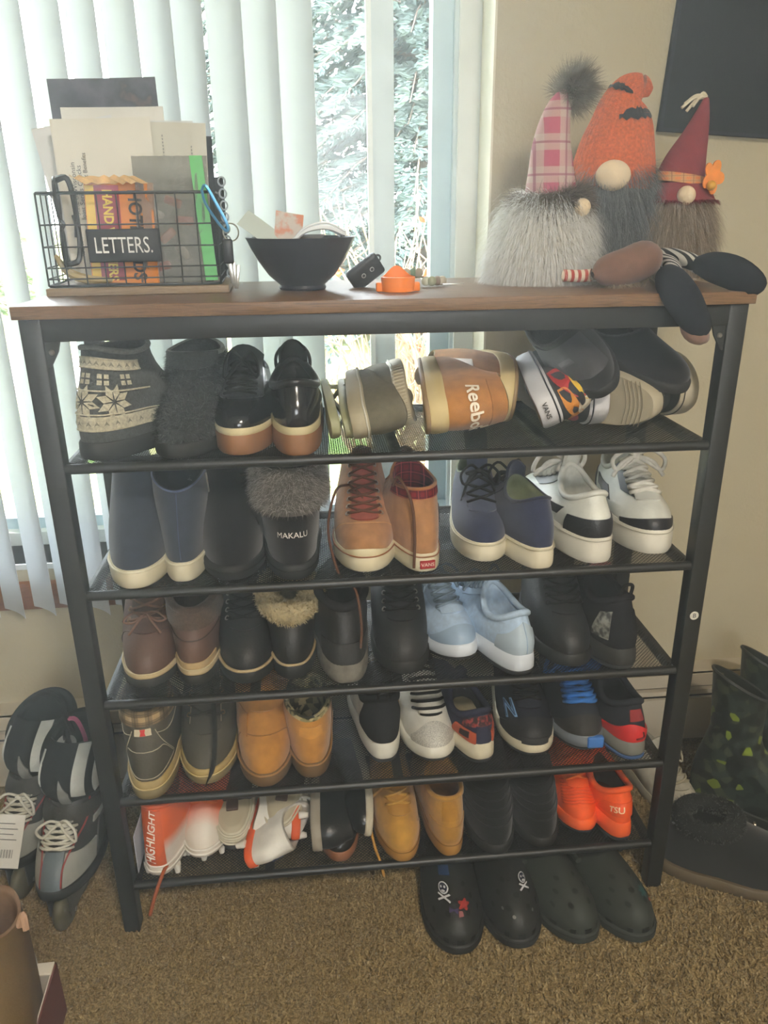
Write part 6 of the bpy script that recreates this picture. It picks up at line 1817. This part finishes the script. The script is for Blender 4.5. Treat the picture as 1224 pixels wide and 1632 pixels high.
# clear bag with a green zip seal
mcl = bpy.data.materials.new('clear_plastic'); mcl.use_nodes = True
t = mcl.node_tree; t.nodes.remove(t.nodes['Principled BSDF'])
a1 = t.nodes.new('ShaderNodeBsdfTransparent'); a2 = t.nodes.new('ShaderNodeBsdfPrincipled'); a2.inputs['Base Color'].default_value = lin((214, 216, 210)); a2.inputs['Roughness'].default_value = 0.12
mxs = t.nodes.new('ShaderNodeMixShader'); mxs.inputs[0].default_value = 0.33
nz = t.nodes.new('ShaderNodeTexNoise'); nz.inputs['Scale'].default_value = 55; bpn = t.nodes.new('ShaderNodeBump'); bpn.inputs['Strength'].default_value = 0.8; bpn.inputs['Distance'].default_value = 0.01
t.links.new(nz.outputs[0], bpn.inputs['Height']); t.links.new(bpn.outputs[0], a2.inputs['Normal'])
t.links.new(a1.outputs[0], mxs.inputs[1]); t.links.new(a2.outputs[0], mxs.inputs[2]); t.links.new(mxs.outputs[0], t.nodes['Material Output'].inputs[0])
zbg = empty('zip_bag', (0, 0, 0), label='clear plastic zip bag with a green seal', cat='bag')
def bagp(u, v, ph): return (-0.313 + u * 0.105 + 0.004 * v, 0.152 + ph * 0.010 * math.sin(v * PI) * (1 - abs(u) * 1.6) + 0.003 * math.sin(u * 40 + v * 12) + 0.05 * v * 0.19, ZB + 0.172 * v)
for ph in (-1, 1):
    o = sheet('film', mcl, [[bagp(u, v, ph) for u in np.linspace(-.5, .5, 14)] for v in np.linspace(0, 1, 14)], 0.0004, zbg)
sheet('green_seal', plain((92, 186, 98), 0.35), [[(-0.272 + u * 0.018 + 0.010 * (1 - v), 0.1475 + 0.012 * v, ZB + 0.002 + 0.170 * v) for u in np.linspace(-.5, .5, 4)] for v in np.linspace(0, 1, 8)], 0.003, zbg)
for i, (u, v, c) in enumerate(((-.2, .08, (196, 84, 70)), (.1, .2, (214, 206, 196)), (-.1, .33, (206, 120, 96)), (.15, .45, (196, 84, 70)), (.0, .6, (200, 110, 90)), (-.25, .52, (214, 206, 196)))):
    x, y, z = bagp(u, v, 0)
    o = rbox('wrapped_candy', plain(c, 0.3), (x, y + 0.006, z + 0.008), (0.026, 0.007, 0.012), 0.003, None, rot=(0, random.uniform(-.8, .8), 0))
    tag(o, ['red wrapped sweet lowest in the clear bag', 'white wrapped sweet low in the clear bag', 'peach wrapped sweet midway up the clear bag', 'red wrapped sweet high in the clear bag', 'orange wrapped sweet topmost in the clear bag', 'white wrapped sweet beside the hand warmer packet'][i], 'candy', 'sweets in the clear bag')
# glasses hooked over the basket end
gs = empty('sunglasses', (-0.470, 0.138, TZ + 0.10), (0, 0, 0.2), label='dark patterned sunglasses hooked over the basket end', cat='sunglasses')
mgl = mat('tortoise', (44, 44, 46), 0.25, 0.5, 60, 0.05, 100)
lensm = mat('tinted_lens', (90, 112, 130), 0.08, 0.05, 10, 0.0)
for q, zc in ((-1, 0.030), (1, -0.035)):
    ring = [(0.004, 0.0 + 0.026 * math.cos(a), zc + 0.028 * math.sin(a)) for a in np.linspace(0, 2 * PI, 22, endpoint=False)]
    MB().tube(ring, 0.0028, 6, True).obj('lens_rim', mgl, gs)
    O('lens', ring, [tuple(range(22))], lensm, gs, False)
MB().tube(spline([(0.004, 0.0, 0.004), (0.008, 0, -0.003), (0.004, 0.0, -0.009)], 8), 0.0025, 6).obj('bridge', mgl, gs)
for zc, dz in ((0.055, 0.018), (-0.058, -0.016)):
    MB().tube(spline([(0.004, 0.0, zc), (0.022, -0.004, zc + 0.004 - 0.2 * dz), (0.026, 0.002, zc - 2.5 * dz), (0.022, 0.006, zc - 4.2 * dz)], 16), [0.0045 - 0.00012 * k for k in range(17)], 6).obj('temple', mgl, gs)
o = MB().tube(spline([(-0.482, 0.146, TZ + 0.055), (-0.466, 0.142, TZ + 0.032), (-0.44, 0.139, TZ + 0.022), (-0.405, 0.138, TZ + 0.020)], 20), [0.003 + 0.004 * math.sin(PI * k / 20) for k in range(21)], 8).obj('tan_strap', leather((186, 166, 116), 0.5))
tag(o, 'pale tan curved strap lying inside the basket front', 'strap')
# keys on a blue clip hanging at the basket corner
kx, ky = -0.2490, 0.128
kk = empty('key_bunch', (kx, ky, TZ + 0.1), label='bunch of keys on a blue clip hanging at the basket corner', cat='keys')
MB().tube(spline([(-0.014, -0.004, 0.040), (-0.008, -0.006, 0.046), (0.004, -0.006, 0.024), (0.018, -0.006, -0.006), (0.016, -0.006, -0.014), (0.006, -0.006, -0.004), (-0.010, -0.005, 0.022), (-0.014, -0.004, 0.040)], 30)[:-1], 0.0022, 6, True).obj('blue_clip', mat('anodised', (84, 160, 206), 0.3, 0.05, 20, 0, metal=0.6), kk)
MB().tube([(0.022 + 0.011 * math.cos(a), -0.006, -0.016 + 0.012 * math.sin(a)) for a in np.linspace(0, 2 * PI, 20, endpoint=False)], 0.0011, 6, True).obj('key_ring', m_silver, kk)
rbox('car_key', plain((34, 36, 40), 0.4), (0.016, -0.006, -0.042), (0.015, 0.008, 0.034), 0.003, kk)
for i in range(3):
    rbox('key', m_silver, (0.018 + 0.004 * i, -0.004 + 0.003 * i, -0.07 - 0.004 * i), (0.006, 0.0016, 0.034), 0.0005, kk, rot=(0, 0.12 * i - .1, 0))
mb = MB()
for i in range(9): mb.tube([(0.012 + 0.005 * math.cos(a), 0.022 + 0.003 * i % 2, 0.052 - 0.016 * i + 0.006 * math.sin(a)) for a in np.linspace(0, 2 * PI, 12, endpoint=False)], 0.0014, 5, True)
mb.obj('chain', metal((120, 124, 126), 0.4), kk)

# bowl with papers
bo = empty('bowl', (-0.128, 0.152, TZ), label='dark glazed bowl holding papers on the rack top', cat='bowl')
prof = [(0.0, 0.001), (0.034, 0.001), (0.036, 0.004), (0.034, 0.008), (0.05, 0.022), (0.064, 0.042), (0.074, 0.060), (0.080, 0.073), (0.0815, 0.0755), (0.0795, 0.0755), (0.072, 0.06), (0.06, 0.04), (0.045, 0.022), (0.03, 0.012), (0.0, 0.010)]
MB().lathe(prof, 48).obj('bowl_body', mat('dark_glaze', (44, 46, 56), 0.32, 0.1, 20, 0.03, 100, coat=0.2), bo)
def bent(name, label, cat, P0, ux, uy, w_, h_, c, curl, group=None, m=None):
    P0, ux, uy = np.array(P0), np.array(ux, float), np.array(uy, float)
    nn = np.cross(ux, uy)
    rows = [[P0 + ux * w_ * u + uy * h_ * v + nn * curl * (u * u + 0.5 * v * v) for u in np.linspace(0, 1, 7)] for v in np.linspace(0, 1, 7)]
    return tag(sheet(name, m or plain(c, 0.8), rows, 0.0005, None), label, cat, group)
bent('receipt', 'pale green folded receipt sticking out of the bowl rim', 'paper', (-0.172, 0.155, TZ + 0.058), (-0.76, -0.1, 0.64), (0.62, 0.3, 0.66), 0.06, 0.03, (196, 206, 198), 0.012)
rc = ramp_mat('printed_receipt', 'noise', 60, [(0.45, (206, 196, 186)), (0.6, (210, 140, 110))], 0.8, 0)
bent('coupon', 'folded coupon printed in orange standing in the bowl', 'paper', (-0.170, 0.16, TZ + 0.056), (0.95, 0.1, -0.2), (0.12, 0.2, 0.97), 0.042, 0.058, (206, 190, 180), 0.006, m=rc)
bent('red_ticket', 'small dark red ticket edge inside the bowl', 'ticket', (-0.140, 0.17, TZ + 0.056), (0.9, 0.1, 0.1), (0, 0.2, 0.97), 0.02, 0.03, (122, 52, 62), 0.002)
cb = MB()
g = np.random.default_rng(4)
for i in range(16):
    y = 0.135 + 0.006 * (i % 5); h_ = g.uniform(0.012, 0.03)
    cb.tube(spline([(-0.148 + g.uniform(-.006, .006), y, TZ + 0.060), (-0.122, y - .004, TZ + 0.076 + h_ * .4), (-0.09, y - .003, TZ + 0.079 + h_ * .55), (-0.067 + g.uniform(-.008, .006), y + .004, TZ + 0.072 + h_ * .35)], 14), 0.0015, 6)
o = cb.obj('white_cable', plain((232, 236, 238), 0.4)); tag(o, 'looped bundle of thin white cable heaped in the bowl', 'cable')
bent('brown_card', 'dark brown card corner under the white cable', 'card', (-0.132, 0.128, TZ + 0.071), (1, 0.1, 0.0), (0.3, 0.9, 0.25), 0.032, 0.03, (92, 80, 70), 0.0)

# car key fob, orange clip and key chain
kf = empty('car_key_fob', (-0.031, 0.175, TZ + 0.022), label='black car key fob propped beside the bowl', cat='key fob')
rbox('fob_body', plain((34, 35, 36), 0.45), (0, 0, 0), (0.056, 0.014, 0.036), 0.005, kf, 3, (0.35, -0.62, 0.12))
Mf = Matrix.Rotation(0.12, 4, 'Z') @ Matrix.Rotation(-0.62, 4, 'Y') @ Matrix.Rotation(0.35, 4, 'X')
for x in (-0.006, 0.010):
    o = MB().lathe([(0.0026, 0), (0.0036, 0), (0.0036, 0.0008), (0.0026, 0.0008)], 12).xf(Mf @ Matrix.Translation((x, -0.0068, 0.001)) @ Matrix.Rotation(PI / 2, 4, 'X')).obj('button_ring', plain((190, 190, 186)), kf)
MB().tube([tuple(Mf @ Vector((0.027 + 0.005 * math.cos(a), 0, 0.006 + 0.005 * math.sin(a)))) for a in np.linspace(0, 2 * PI, 12, endpoint=False)], 0.0018, 6, True).obj('loop', plain((40, 41, 42)), kf)
oc_ = empty('orange_strap', (0.010, 0.088, TZ), label='bright orange rubber strap loop lying by the key fob', cat='strap')
V, F = [], []
n_ = 36
for k in range(n_):
    a = 2 * PI * k / n_
    rx = 0.0235 * (1 + 0.10 * max(0, math.cos(a - 1.57)) ** 6); ry = 0.020
    zt = 0.021 + 0.014 * max(0, math.cos(a - 1.57)) ** 5
    for (rr, z) in ((1.0, 0.001), (1.06, zt), (0.98, zt + 0.0006), (0.92, 0.001)): V.append((rx * rr * math.cos(a), ry * rr * math.sin(a), z))
for k in range(n_):
    j = (k + 1) % n_
    for q in range(4): F.append((k * 4 + q, j * 4 + q, j * 4 + (q + 1) % 4, k * 4 + (q + 1) % 4))
orr = rubber((240, 132, 40), 0.5)
O('band', V, F, orr, oc_, True, 0.8)
for q in (-1, 1): rbox('lug', orr, (q * 0.026, 0.002, 0.007), (0.012, 0.010, 0.013), 0.002, oc_)
kc = empty('bead_key_chain', (0.045, 0.165, TZ), label='key chain of olive and tan beads with a slim key', cat='key chain')
bc_ = [(150, 156, 128), (124, 108, 92), (176, 168, 148), (96, 120, 92), (150, 140, 122), (186, 190, 170)]
for i in range(9):
    P = (-0.032 + 0.0095 * i + random.uniform(-.002, .002), random.uniform(-0.012, 0.008), 0.008 + (0.012 if i in (2, 3, 4) else 0))
    r_ = 0.0075
    MB().lathe([(r_ * math.sin(PI * k / 8), -r_ * math.cos(PI * k / 8)) for k in range(9)], 14, P).obj('bead', plain(bc_[i % 6], 0.4), kc)
MB().tube(spline([(-0.034, 0, 0.008), (-0.015, 0.002, 0.012), (0.01, 0, 0.014), (0.045, -0.002, 0.008)], 16), 0.0015, 5).obj('cord', canvas((90, 96, 80)), kc)
rbox('key', m_silver, (0.058, -0.012, 0.004), (0.034, 0.005, 0.002), 0.0004, kc)

# ------------------------------------------------------------------ gnomes
class Cone(Surf):
    def __init__(s, root, spine, rad, squash=1.0, ribs=0, ribd=0.0):
        s.root = root; s.sp = np.array(spine, float); s.rd = np.array(rad, float); s.sq = squash; s.ribs = ribs; s.ribd = ribd
        s.kt = np.linspace(0, 1, len(s.sp))
        s.dt = np.linspace(0, 1, 80)
        sp_ = np.array(spline([tuple(p_) for p_ in s.sp], 79)); s.spd = sp_
        rr = np.array(spline([(r_, 0, 0) for r_ in s.rd], 79))[:, 0]; s.rdd = np.maximum(rr, 0.0005)
    def S(s, th, v):
        th = np.asarray(th, float); v = np.asarray(v, float)
        c = np.stack([np.interp(v, s.dt, s.spd[:, i]) for i in range(3)], -1)
        c2 = np.stack([np.interp(np.minimum(v + .02, 1), s.dt, s.spd[:, i]) - np.interp(np.minimum(v + .02, 1) - .04, s.dt, s.spd[:, i]) for i in range(3)], -1)
        t_ = c2 / np.maximum(np.linalg.norm(c2, axis=-1, keepdims=True), 1e-9)
        a = np.broadcast_to(np.array([1.0, 0, 0]), t_.shape); a = a - t_ * (a * t_).sum(-1, keepdims=True); a /= np.linalg.norm(a, axis=-1, keepdims=True)
        b_ = np.cross(t_, a)
        r_ = np.interp(v, s.dt, s.rdd)
        if s.ribs: r_ = r_ + s.ribd * np.abs(np.sin(th * s.ribs / 2))
        # th = 0 faces the viewer (-y), growing towards +x
        return c + (a * np.sin(th)[..., None] - b_ * np.cos(th)[..., None] * s.sq) * r_[..., None]
    def cap(s, name, m, v=1.0):
        th = np.linspace(0, 2 * PI, 24, endpoint=False); P = s.S(th, np.full(24, v))
        return O(name, P.tolist(), [tuple(range(24))], m, s.root, False)

def ball(name, m, c, r, parent, sq=(1, 1, 1), n=20):
    return MB().lathe([(r * math.sin(PI * k / 12), -r * math.cos(PI * k / 12)) for k in range(13)], n).xf(Matrix.Translation(Vector(c)) @ Matrix.Diagonal((sq[0], sq[1], sq[2], 1))).obj(name, m, parent, sharp=None)
skin_ = mat('nose_felt', (226, 206, 172), 0.9, 0.06, 60, 0.3, 600)
# gnome 1
g1 = empty('plush_gnome', (0.254, 0.205, TZ), label='plush gnome with pink plaid hat and white beard', cat='gnome', group='plush gnomes on the rack top')
body = Cone(g1, [(0, 0, 0.0), (0, 0, 0.04), (0.005, 0.0, 0.09), (0.01, 0, 0.13)], [0.066, 0.068, 0.056, 0.032], 0.85)
wf = furm((250, 248, 238)); bd_ = body.skin('body', mat('white_plush', (240, 236, 222), 0.95, 0.1, 40, 0.5, 300), nv=10)
beard = body.fur('beard', wf, 7000, 0.062, (-2.0, 2.0), (0.12, 0.98), (0, 0, -1.5), 0.25, 0.0012, None, 4, 0, 51)
body.fur('beard_tips', furm((252, 250, 244)), 2600, 0.05, (-2.2, 2.2), (0.02, 0.4), (-0.2, -0.15, -1.0), 0.4, 0.0010, beard, 4, 0, 52)
hat = Cone(g1, [(0.010, 0.0, 0.118), (0.008, 0.0, 0.160), (0.006, 0.0, 0.203), (0.012, 0.0, 0.244), (0.026, 0.0, 0.272)], [0.043, 0.036, 0.029, 0.021, 0.013], 0.9)
hat.skin('hat', plaid_mat('pink_check', (178, 84, 104), (192, 182, 168), (140, 50, 84), 44, 44), nv=16)
hat.cap('hat_tip', plain((170, 90, 104)))
pp = Cone(g1, [(0.022, 0, 0.265), (0.037, 0, 0.278), (0.056, 0, 0.290)], [0.010, 0.018, 0.008])
pp.skin('pompom', furm((120, 112, 98)), nv=6)
pp.fur('pompom_fur', furm((132, 124, 108)), 2400, 0.030, (0, 2 * PI), (0, 1), (0.3, 0, 0.1), 0.5, 0.0011, None, 3, 0, 53)
brim = Cone(g1, [(0.01, 0, 0.100), (0.01, 0, 0.118), (0.008, 0, 0.134)], [0.048, 0.056, 0.046], 0.95)
br_o = brim.skin('hat_brim', furm((118, 104, 90)), nv=5)
brim.fur('brim_fur', furm((132, 118, 100)), 3600, 0.026, (-2.6, 2.6), (0, 1), (-0.2, -0.1, -0.5), 0.5, 0.0012, br_o, 3, 0, 54)
brim.fur('brim_fur', furm((92, 78, 68)), 1400, 0.024, (-2.6, 2.6), (0, 1), (0.1, -0.1, -0.4), 0.5, 0.0012, br_o, 3, 0, 55)
ball('nose', skin_, (0.044, -0.050, 0.112), 0.0135, g1)
# boots of the first gnome
for k, (pts, rr) in enumerate((([(0.012, -0.085, 0.016), (0.03, -0.10, 0.016), (0.046, -0.112, 0.018)], 0.009),)):
    lg = Cone(g1, pts, [rr] * 3); lg.skin('leg', ramp_mat('red_stripes', 'wave', 38, [(0.45, (214, 200, 178)), (0.55, (176, 74, 62))], 0.9, 0.2, interp='CONSTANT'), nv=8)
bt_ = Cone(g1, [(0.040, -0.132, 0.020), (0.060, -0.126, 0.024), (0.10, -0.112, 0.030), (0.135, -0.098, 0.040), (0.158, -0.088, 0.046)], [0.004, 0.021, 0.027, 0.026, 0.006])
bt_.skin('boot', suede((118, 84, 68)), nv=14)
bt_.fur('boot_fur', furm((172, 158, 136)), 700, 0.022, (2.2, 3.9), (0.25, 0.7), (-0.6, 0, 0.3), 0.4, 0.001, None, 3, 0, 56)

# gnome 2
g2 = empty('plush_gnome', (0.386, 0.262, TZ), label='plush gnome with orange knit hat and grey beard', cat='gnome', group='plush gnomes on the rack top')
body = Cone(g2, [(0, 0, 0.0), (0, 0, 0.05), (0, 0, 0.12), (0, 0, 0.18)], [0.052, 0.060, 0.060, 0.045], 0.62)
body.skin('body', knit((66, 66, 66)), nv=10)
bd2 = body.fur('beard', furm((112, 114, 114)), 6500, 0.055, (-1.7, 1.7), (0.15, 0.98), (0, 0, -1.4), 0.3, 0.0012, None, 4, 0, 61)
body.fur('beard', furm((160, 162, 162)), 2600, 0.058, (-1.6, 1.6), (0.2, 0.98), (0, 0, -1.4), 0.3, 0.0011, bd2, 4, 0, 62)
hat = Cone(g2, [(-0.004, 0, 0.140), (-0.002, 0, 0.185), (0.002, 0, 0.226), (0.004, 0, 0.260), (0.012, 0, 0.280), (0.030, 0, 0.287), (0.046, 0, 0.281)], [0.071, 0.064, 0.053, 0.039, 0.027, 0.018, 0.006], 0.72, 44, 0.0016)
hat.skin('hat', knit((200, 100, 54)), nu=176, nv=40)
bat = [(-0.030, -0.008), (-0.026, -0.004), (-0.020, -0.010), (-0.014, -0.006), (-0.006, -0.010), (0.0, -0.006), (0.006, -0.009), (0.014, -0.005), (0.020, -0.009), (0.030, -0.006), (0.026, 0.004), (0.012, 0.006), (0.006, 0.004), (0.004, 0.009), (0.001, 0.006), (-0.001, 0.006), (-0.004, 0.009), (-0.006, 0.004), (-0.012, 0.006), (-0.022, 0.004)]
def bat_d(th0, v0, k, rot):
    n_ = len(bat); mid = [(x * 0.9, 0.0) for x, y in bat]
    V = [(x * k, y * k) for x, y in bat] + [(x * k, -0.001 * k) for x, y in bat]
    F = [(i, (i + 1) % n_, n_ + (i + 1) % n_, n_ + i) for i in range(n_)]
    hat.decal('felt_bat', suede((24, 22, 24)), V, F, th0, v0, 0.0028, rot)
bat_d(0.35, 0.44, 1.15, 0.10); bat_d(-0.75, 0.62, 0.8, 0.05)
ball('nose', skin_, (-0.022, -0.050, 0.158), 0.025, g2, (1.1, 0.9, 0.92))
strm = ramp_mat('bw_stripes', 'wave', 46, [(0.48, (30, 30, 34)), (0.52, (214, 212, 204))], 0.9, 0.2, interp='CONSTANT')
for pts in ([(0.02, -0.05, 0.030), (0.045, -0.12, 0.032), (0.03, -0.19, 0.024), (0.01, -0.235, 0.014)], [(0.03, -0.05, 0.034), (0.055, -0.11, 0.040), (0.062, -0.165, 0.036), (0.068, -0.20, 0.028)]):
    Cone(g2, pts, [0.012] * 4).skin('leg', strm, nv=18)
Cone(g2, [(0.006, -0.222, 0.020), (-0.004, -0.256, 0.016), (0.004, -0.282, -0.006), (0.018, -0.292, -0.030), (0.034, -0.290, -0.046), (0.041, -0.287, -0.050)], [0.011, 0.021, 0.024, 0.021, 0.015, 0.004]).skin('shoe', canvas((22, 23, 30)), nv=14)
Cone(g2, [(0.062, -0.195, 0.032), (0.076, -0.216, 0.030), (0.098, -0.240, 0.022), (0.118, -0.262, 0.006), (0.124, -0.268, -0.002)], [0.012, 0.021, 0.023, 0.018, 0.005]).skin('shoe', canvas((20, 22, 28)), nv=14)

Cone(g2, [(0.010, -0.270, -0.020), (0.024, -0.284, -0.046), (0.038, -0.284, -0.058), (0.045, -0.280, -0.058)], [0.006, 0.017, 0.013, 0.004]).skin('shoe_sole', suede((136, 104, 88)), nv=10)
# gnome 3
g3 = empty('plush_gnome', (0.528, 0.255, TZ), label='plush gnome with maroon hat, orange leaf and taupe beard', cat='gnome', group='plush gnomes on the rack top')
g3.location.x = 0.492
body = Cone(g3, [(0, 0, 0.0), (0, 0, 0.03), (0, 0, 0.08), (0, 0, 0.13)], [0.052, 0.055, 0.052, 0.040], 0.8)
body.skin('body', mat('brown_plush', (112, 84, 62), 0.95, 0.2, 40, 0.5, 300), nv=10)
b3 = body.fur('beard', furm((150, 132, 110)), 4200, 0.055, (-1.5, 1.0), (0.25, 0.98), (0, -0.1, -1.5), 0.28, 0.0012, None, 4, 0, 71)
body.fur('beard', furm((196, 182, 160)), 2000, 0.058, (-1.5, 1.0), (0.3, 0.98), (0, -0.1, -1.5), 0.28, 0.0011, b3, 4, 0, 72)
hatm = mat('maroon_felt', (132, 48, 54), 0.95, 0.08, 60, 0.4, 600)
hat = Cone(g3, [(0.0, 0, 0.145), (0.006, 0, 0.175), (0.018, 0, 0.215), (0.026, 0, 0.248), (0.030, 0, 0.272)], [0.041, 0.035, 0.022, 0.012, 0.004], 0.85)
hat.skin('hat', hatm, nv=14)
brim = Cone(g3, [(0.0, 0, 0.118), (0.0, 0, 0.133), (0.0, 0, 0.148)], [0.062, 0.055, 0.040], 0.85)
bo3 = brim.skin('hat_brim', hatm, nv=4, nu=60)
brim.fur('brim_fringe', furm((128, 50, 54)), 700, 0.012, (0, 2 * PI), (0, 0.12), (0, 0, -0.9), 0.25, 0.0016, bo3, 2, 0, 73)
hb = Cone(g3, [(0.0, 0, 0.146), (0.001, 0, 0.153), (0.002, 0, 0.160)], [0.0425, 0.0415, 0.040], 0.85)
hb.skin('hat_band', plaid_mat('orange_check', (214, 130, 66), (190, 160, 110), (120, 60, 40), 120, 260), nv=3)
ball('nose', skin_, (-0.008, -0.050, 0.128), 0.0145, g3)
lfp = []
for a in np.linspace(0, 2 * PI, 50, endpoint=False):
    r_ = 0.021 * (0.62 + 0.38 * abs(math.cos(2.5 * a + .3))); lfp.append((r_ * 0.85 * math.cos(a), r_ * 1.25 * math.sin(a)))
V = [(0.034 + x, -0.044 - 0.002 - 0.2 * abs(x), 0.155 + z) for x, z in lfp]; K = len(V)
V2_ = V + [(x, y + 0.003, z) for x, y, z in V]
O('maple_leaf', V2_, [tuple(range(K - 1, -1, -1)), tuple(range(K, 2 * K))] + [(i, (i + 1) % K, K + (i + 1) % K, K + i) for i in range(K)], mat('leaf_cloth', (232, 140, 46), 0.6, 0.2, 40, 0.3, 200), g3, False)
ball('acorn', mat('gold_bead', (214, 160, 60), 0.4, 0.1, 30, 0), (0.030, -0.052, 0.142), 0.0075, g3)
for i in range(6):
    e = np.array([-0.012 - 0.006 * i, -0.004 * (i % 3) + .002, -0.008 - 0.004 * (i % 4) - 0.002 * i + 0.006])
    c = np.array([0.030, 0, 0.273])
    O('tassel_strand', *tube(spline([c, c + e * 0.5 + np.array([0, 0, 0.007]), c + e], 8), 0.0024, 6), canvas((214, 206, 182)), g3)
ball('foot', suede((104, 76, 58)), (0.034, -0.046, 0.012), 0.022, g3, (1.2, 1.2, 0.55))

# dark hanging on the wall
pz = empty('wall_hanging', (0.53, WY - 0.002, 1.343), (0, math.radians(3.5), 0), label='dark navy cloth picture hanging on the cream wall', cat='picture')
MB().box(0.0, 0.62, -0.012, 0.0, 0.0, 0.62).obj('panel', mat('navy_cloth', (9, 10, 17), 0.85, 0.35, 7, 0.25, 200), pz, False)
for a in ((0, 0.62, -0.0135, -0.0118, 0, 0.006), (0, 0.006, -0.0135, -0.0118, 0.006, 0.62)): MB().box(*a).obj('hem', mat('navy_hem', (34, 36, 46), 0.85, 0.1, 20, 0.1, 200), pz, False)
mk_ = MB()
for a, b_, l in ((0.80, 1.158, 0.02), (0.825, 1.156, 0.012)): mk_.box(a, a + l, WY - 0.0008, WY + 0.0, b_, b_ + 0.003)
o = mk_.obj('wall_scuff', plain((96, 88, 74))); o['kind'] = 'structure'
# ------------------------------------------------------------------ thin scatter volume added to imitate lens glare from the window
hz_ = MB().box(RX0 - 0.05, RX1 + 0.05, RY0 - 0.048, WY + 0.19, -0.05, RZ + 0.05).obj('haze', None, None, False)
mh = bpy.data.materials.new('glare_haze'); mh.use_nodes = True
t = mh.node_tree; t.nodes.remove(t.nodes['Principled BSDF'])
vs_ = t.nodes.new('ShaderNodeVolumeScatter'); vs_.inputs['Density'].default_value = 0.15; vs_.inputs['Anisotropy'].default_value = 0.6
vs_.inputs['Color'].default_value = (0.90, 0.97, 0.95, 1)
t.links.new(vs_.outputs[0], t.nodes['Material Output'].inputs['Volume'])
hz_.data.materials.append(mh)
tag(hz_, 'thin haze added to the room to imitate window glare', 'haze', kind='stuff')
